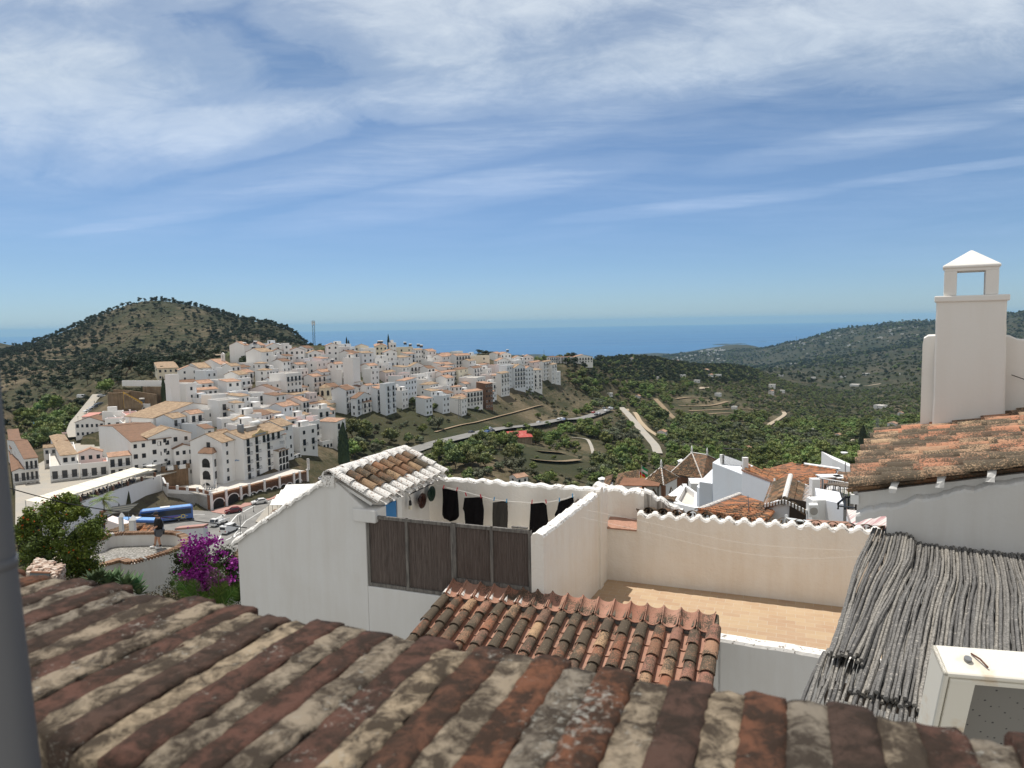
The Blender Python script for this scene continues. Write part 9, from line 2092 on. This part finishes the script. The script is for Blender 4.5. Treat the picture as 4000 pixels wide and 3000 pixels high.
def below_lookout():
 def slope(label,a,b,up,m,name='house',wall=2.5,pitch=.24):
  t=thing(name,a-W3*wall,label,'house');a2,b2=a+up,b+up;corr(a,b,a2,b2,pitch,.36).build('roof',M[m],t);MB().prism([np.array([q[0],q[1],a[2]-wall])for q in(a,b,b2,a2)],W3*(wall-.12)).build('wall',M['wall_far'],t);return t
 slope('orange tiled roof with white ridge showing above the lookout coping, right of the chimney posts',KY_(1130,562,62),KY_(1300,566,60),np.array([-.1,.9,.35]),'tile_orange',pitch=.3)
 slope('flat brown roof left of the white chimney posts below the coaches',KY_(870,560,62),KY_(1075,566,60),np.array([.5,2.2,.12]),'tile_mid')
 slope('brown tiled roof between the bougainvillea and the white house',KY_(2010,870,30),KY_(2150,880,28),np.array([1.2,3.0,1.6]),'tile_mid')
 for(x,y0,y1,Y,w_,lb)in((1013,420,570,58,.28,'taller white chimney post with pyramid cap below the coaches'),(1118,450,570,60,.42,'shorter white chimney with round hole below the coaches')):
  tp,b=KY_(x,y0,Y),KY_(x,y1,Y);t=thing('chimney',b,lb,'chimney');MB().box(b-np.array([w_/2,0,.5]),(w_,0,0),(0,w_,0),W3*(tp[2]-b[2]+.5)).build('stack',M['wall_far'],t);MB().add([tp+np.array([sx*w_*.65,w_/2+sy*w_*.65,0])for sx,sy in((-1,-1),(1,-1),(1,1),(-1,1))]+[tp+np.array([0,w_/2,.45])],[(3,2,1,0),(0,1,4),(1,2,4),(2,3,4),(3,0,4)]).build('cap',M['wall_far'],t)
 a,b=KY_(1530,545,52),KY_(1805,520,50);t=thing('house',a-W3*5,'white wall with pinkish terrace edge below the road, right of the man','house');MB().prism([a-W3*8,b-W3*8,b,a],(.1,.5,0)).build('wall',M['wall_pale_blue'],t);MB().prism([a+W3*.003,b+W3*.003,b+W3*.15,a+W3*.15],(.12,.6,0)).build('capping',M['pink_paving'],t)
 a,b=KY_(860,440,75),KY_(1060,440,72);t=thing('house',a-W3*5,'pale pink terrace wall behind the chimney posts','house');MB().prism([np.array([q[0],q[1],a[2]-5])for q in(a,b,b+[0,1.5,0],a+[0,1.5,0])],W3*5).build('wall',M['wall_pink'],t)
 a,b=KY_(820,405,78),KY_(1085,365,84);t=thing('striped_awning',a-W3*2.4,'grey and beige striped awning roof beside the potted palm','awning')
 for i in range(7):f=i/7;MB().prism([a+(b-a)*0+np.array([0,2.4*f,.06*i]),b+np.array([0,2.4*f,.06*i]),b+np.array([0,2.4*f+.3,.06*i+.03]),a+np.array([0,2.4*f+.3,.06*i+.03])],W3*.05).build('canvas_strip',M['canvas']if i%2 else M['grey_cement'],t)
 for q in(a,b):MB().tube([q-W3*2.6,q],.05,5).build('post',M['steel'],t)
 palm(*cp('K',848,330),.9,'palm in a brown pot above the striped awning',Y=80,fr_=2.1,seed=12,n_=15,mm=LM[3],name='potted_palm');q=PY(*cp('K',848,372),80)
 lathe_part('pot',(q[0],q[1],q[2]-.2),[(.3,-.6),(.42,.1),(.45,.35),(.36,.35)],M['brick_mid'],None);bpy.context.scene.objects['pot'];tag(bpy.context.scene.objects['pot'],'brown clay pot holding the palm above the striped awning','pot')
 ca=[PY(*q,Y)for q,Y in(((30,1905),14),((250,1968),14.5),((500,2005),15),((760,2034),15.4),((965,2062),15.8))];S_=np.array(sum([[a+(b-a)*i/6 for i in range(6)]for a,b in zip(ca[:-1],ca[1:])],[])+[ca[-1]])
 for _ in range(12):s2=S_.copy();s2[1:-1]=(S_[:-2]+2*S_[1:-1]+S_[2:])/4;S_=s2
 tag(MB().tube(list(S_),.011,5).build('cable',M['iron'],None,origin=ca[0]),'thin black overhead cable crossing in front of the coaches and the man','cable')
 b=PY(938,2090,60);t=thing('tv_aerial',b,'television aerial sticking up in front of the white van','aerial');MB().tube([b-W3*2,PY(938,2012,60)],.03,5).build('pole',M['steel'],t)
 for i in range(5):q=PY(928+i*8,2030-i*2,60);MB().tube([q-W3*.25,q+W3*.25],.015,4).build('element',M['steel'],t)
 z=-50.4;p=[PZ(*cp('A',*q),z)for q in((225,780),(400,785),(480,735),(340,715))];t=thing('sports_court',p[0],'blue sports court behind tall netting at the far left','sports court');MB().prism([q-W3*1 for q in p],W3*1).build('surface',mat('court_blue',(.05,.22,.55),.7),t);poly_flat([PZ(*cp('A',*q),z)for q in((20,800),(430,800),(520,730),(300,690),(60,720))],z-.6)
 g_=[PZ(*cp('A',*q),z)for q in((60,790),(420,790),(500,725))]
 MB().prism([q-W3*.8 for q in[PZ(*cp('A',*q),z)for q in((40,795),(225,780),(340,715),(120,715))]],W3*.8).build('apron',M['flat'],t)
 for a,b in((g_[0],g_[1]),(g_[1],g_[2])):
  for i in range(8):q=a+(b-a)*i/8;MB().tube([q,q+W3*6],.07,4).build('net_post',M['steel'],t)
  MB().tube([a+W3*6,b+W3*6],.05,4).build('net_cable',M['steel'],t)
 rl=MB();pr=[hit(*cp('A',x,y),200,500)for x,y in((680,880),(735,820),(845,700),(850,670),(940,590),(1050,520))];pr=[q for q in pr if q is not None]
 for a,b in zip(pr[:-1],pr[1:]):rl.prism([a,b,b+W3*1.1,a+W3*1.1],(.12,.02,0))
 tag(rl.build('street_railing',M['iron'],None,origin=pr[0]),'long dark railing along the outer edge of the uphill street','railing')
below_lookout()
def solar():
 g_=random.Random(3)
 for i,(c_,x,y,lb)in enumerate((('C',805,190,'solar water heater on the left hilltop roof'),('C',940,170,'large white solar water heater at the highest left roof'),('C',920,232,'solar water heater just below the largest one on the left'),('C',1190,345,'solar water heater on the glazed veranda house'),('C',1085,465,'solar water heater behind the slender hipped house'),('C',960,922,'solar water heater with tilted panel above the sloped orange terraces'),('C',1245,1120,'solar water heater left of the tan gable near the hotel roof'),('A',1672,475,'solar water heater on the tiny house by the yellow stair'),('D',1128,130,'left of the two white tanks beside the tall cypress'),('D',1170,130,'right of the two white tanks beside the tall cypress'),('D',1535,150,'first solar water heater from the left on the skyline right of the cypress'),('D',1620,178,'second solar water heater from the left on the skyline right of the cypress'),('D',1745,180,'third solar water heater from the left on the skyline right of the cypress'),('D',1795,195,'fourth solar water heater from the left on the skyline right of the cypress'),('D',610,362,'solar water heater on top of the tallest blank block'),('D',400,420,'solar water heater on the narrow house by the tallest block'),('D',1090,290,'solar water heater on the plain box in front of the school'),('D',1230,570,'solar panels with tank on the pinkish gable house'),('D',805,880,'solar water heater on the little brown roof above the loggia'),('E',1225,245,'solar water heater on the skyline villa with dark veranda'),('E',1450,322,'solar water heater low on the ridge roofs'))):
  px,py=cp(c_,x,y);best=min(HOUSES,key=lambda h:(h[3]-px)**2+((h[4]-py)*1.3)**2);Y=best[1]+2;p=PY(px,py,Y);s_=1.0;t=thing('solar_water_heater',p-W3*1.6,lb,'solar water heater','solar water heaters on the town roofs')
  a=g_.uniform(-.4,.4);d=np.array([math.cos(a),math.sin(a),0]);n_=np.array([d[1],-d[0],0]);MB().tube([p-d*.95,p-d*.9,p+d*.9,p+d*.95],[.15,.32,.32,.15],8).build('tank',M['frame_white'],t,smooth=True)
  MB().prism([p-d*.9-W3*.25,p+d*.9-W3*.25,p+d*.9-W3*1.4+n_*1.1,p-d*.9-W3*1.4+n_*1.1],W3*.08).build('panel',M['glass'],t);fm_=MB()
  for e in(-.8,.8):fm_.tube([p+d*e-W3*.2,p+d*e-W3*2.4],.04,4);fm_.tube([p+d*e-W3*1.4+n_*1.1,p+d*e-W3*1.5],.03,4)
  fm_.build('frame',M['steel'],t)
solar()
finish_ground()
haze()
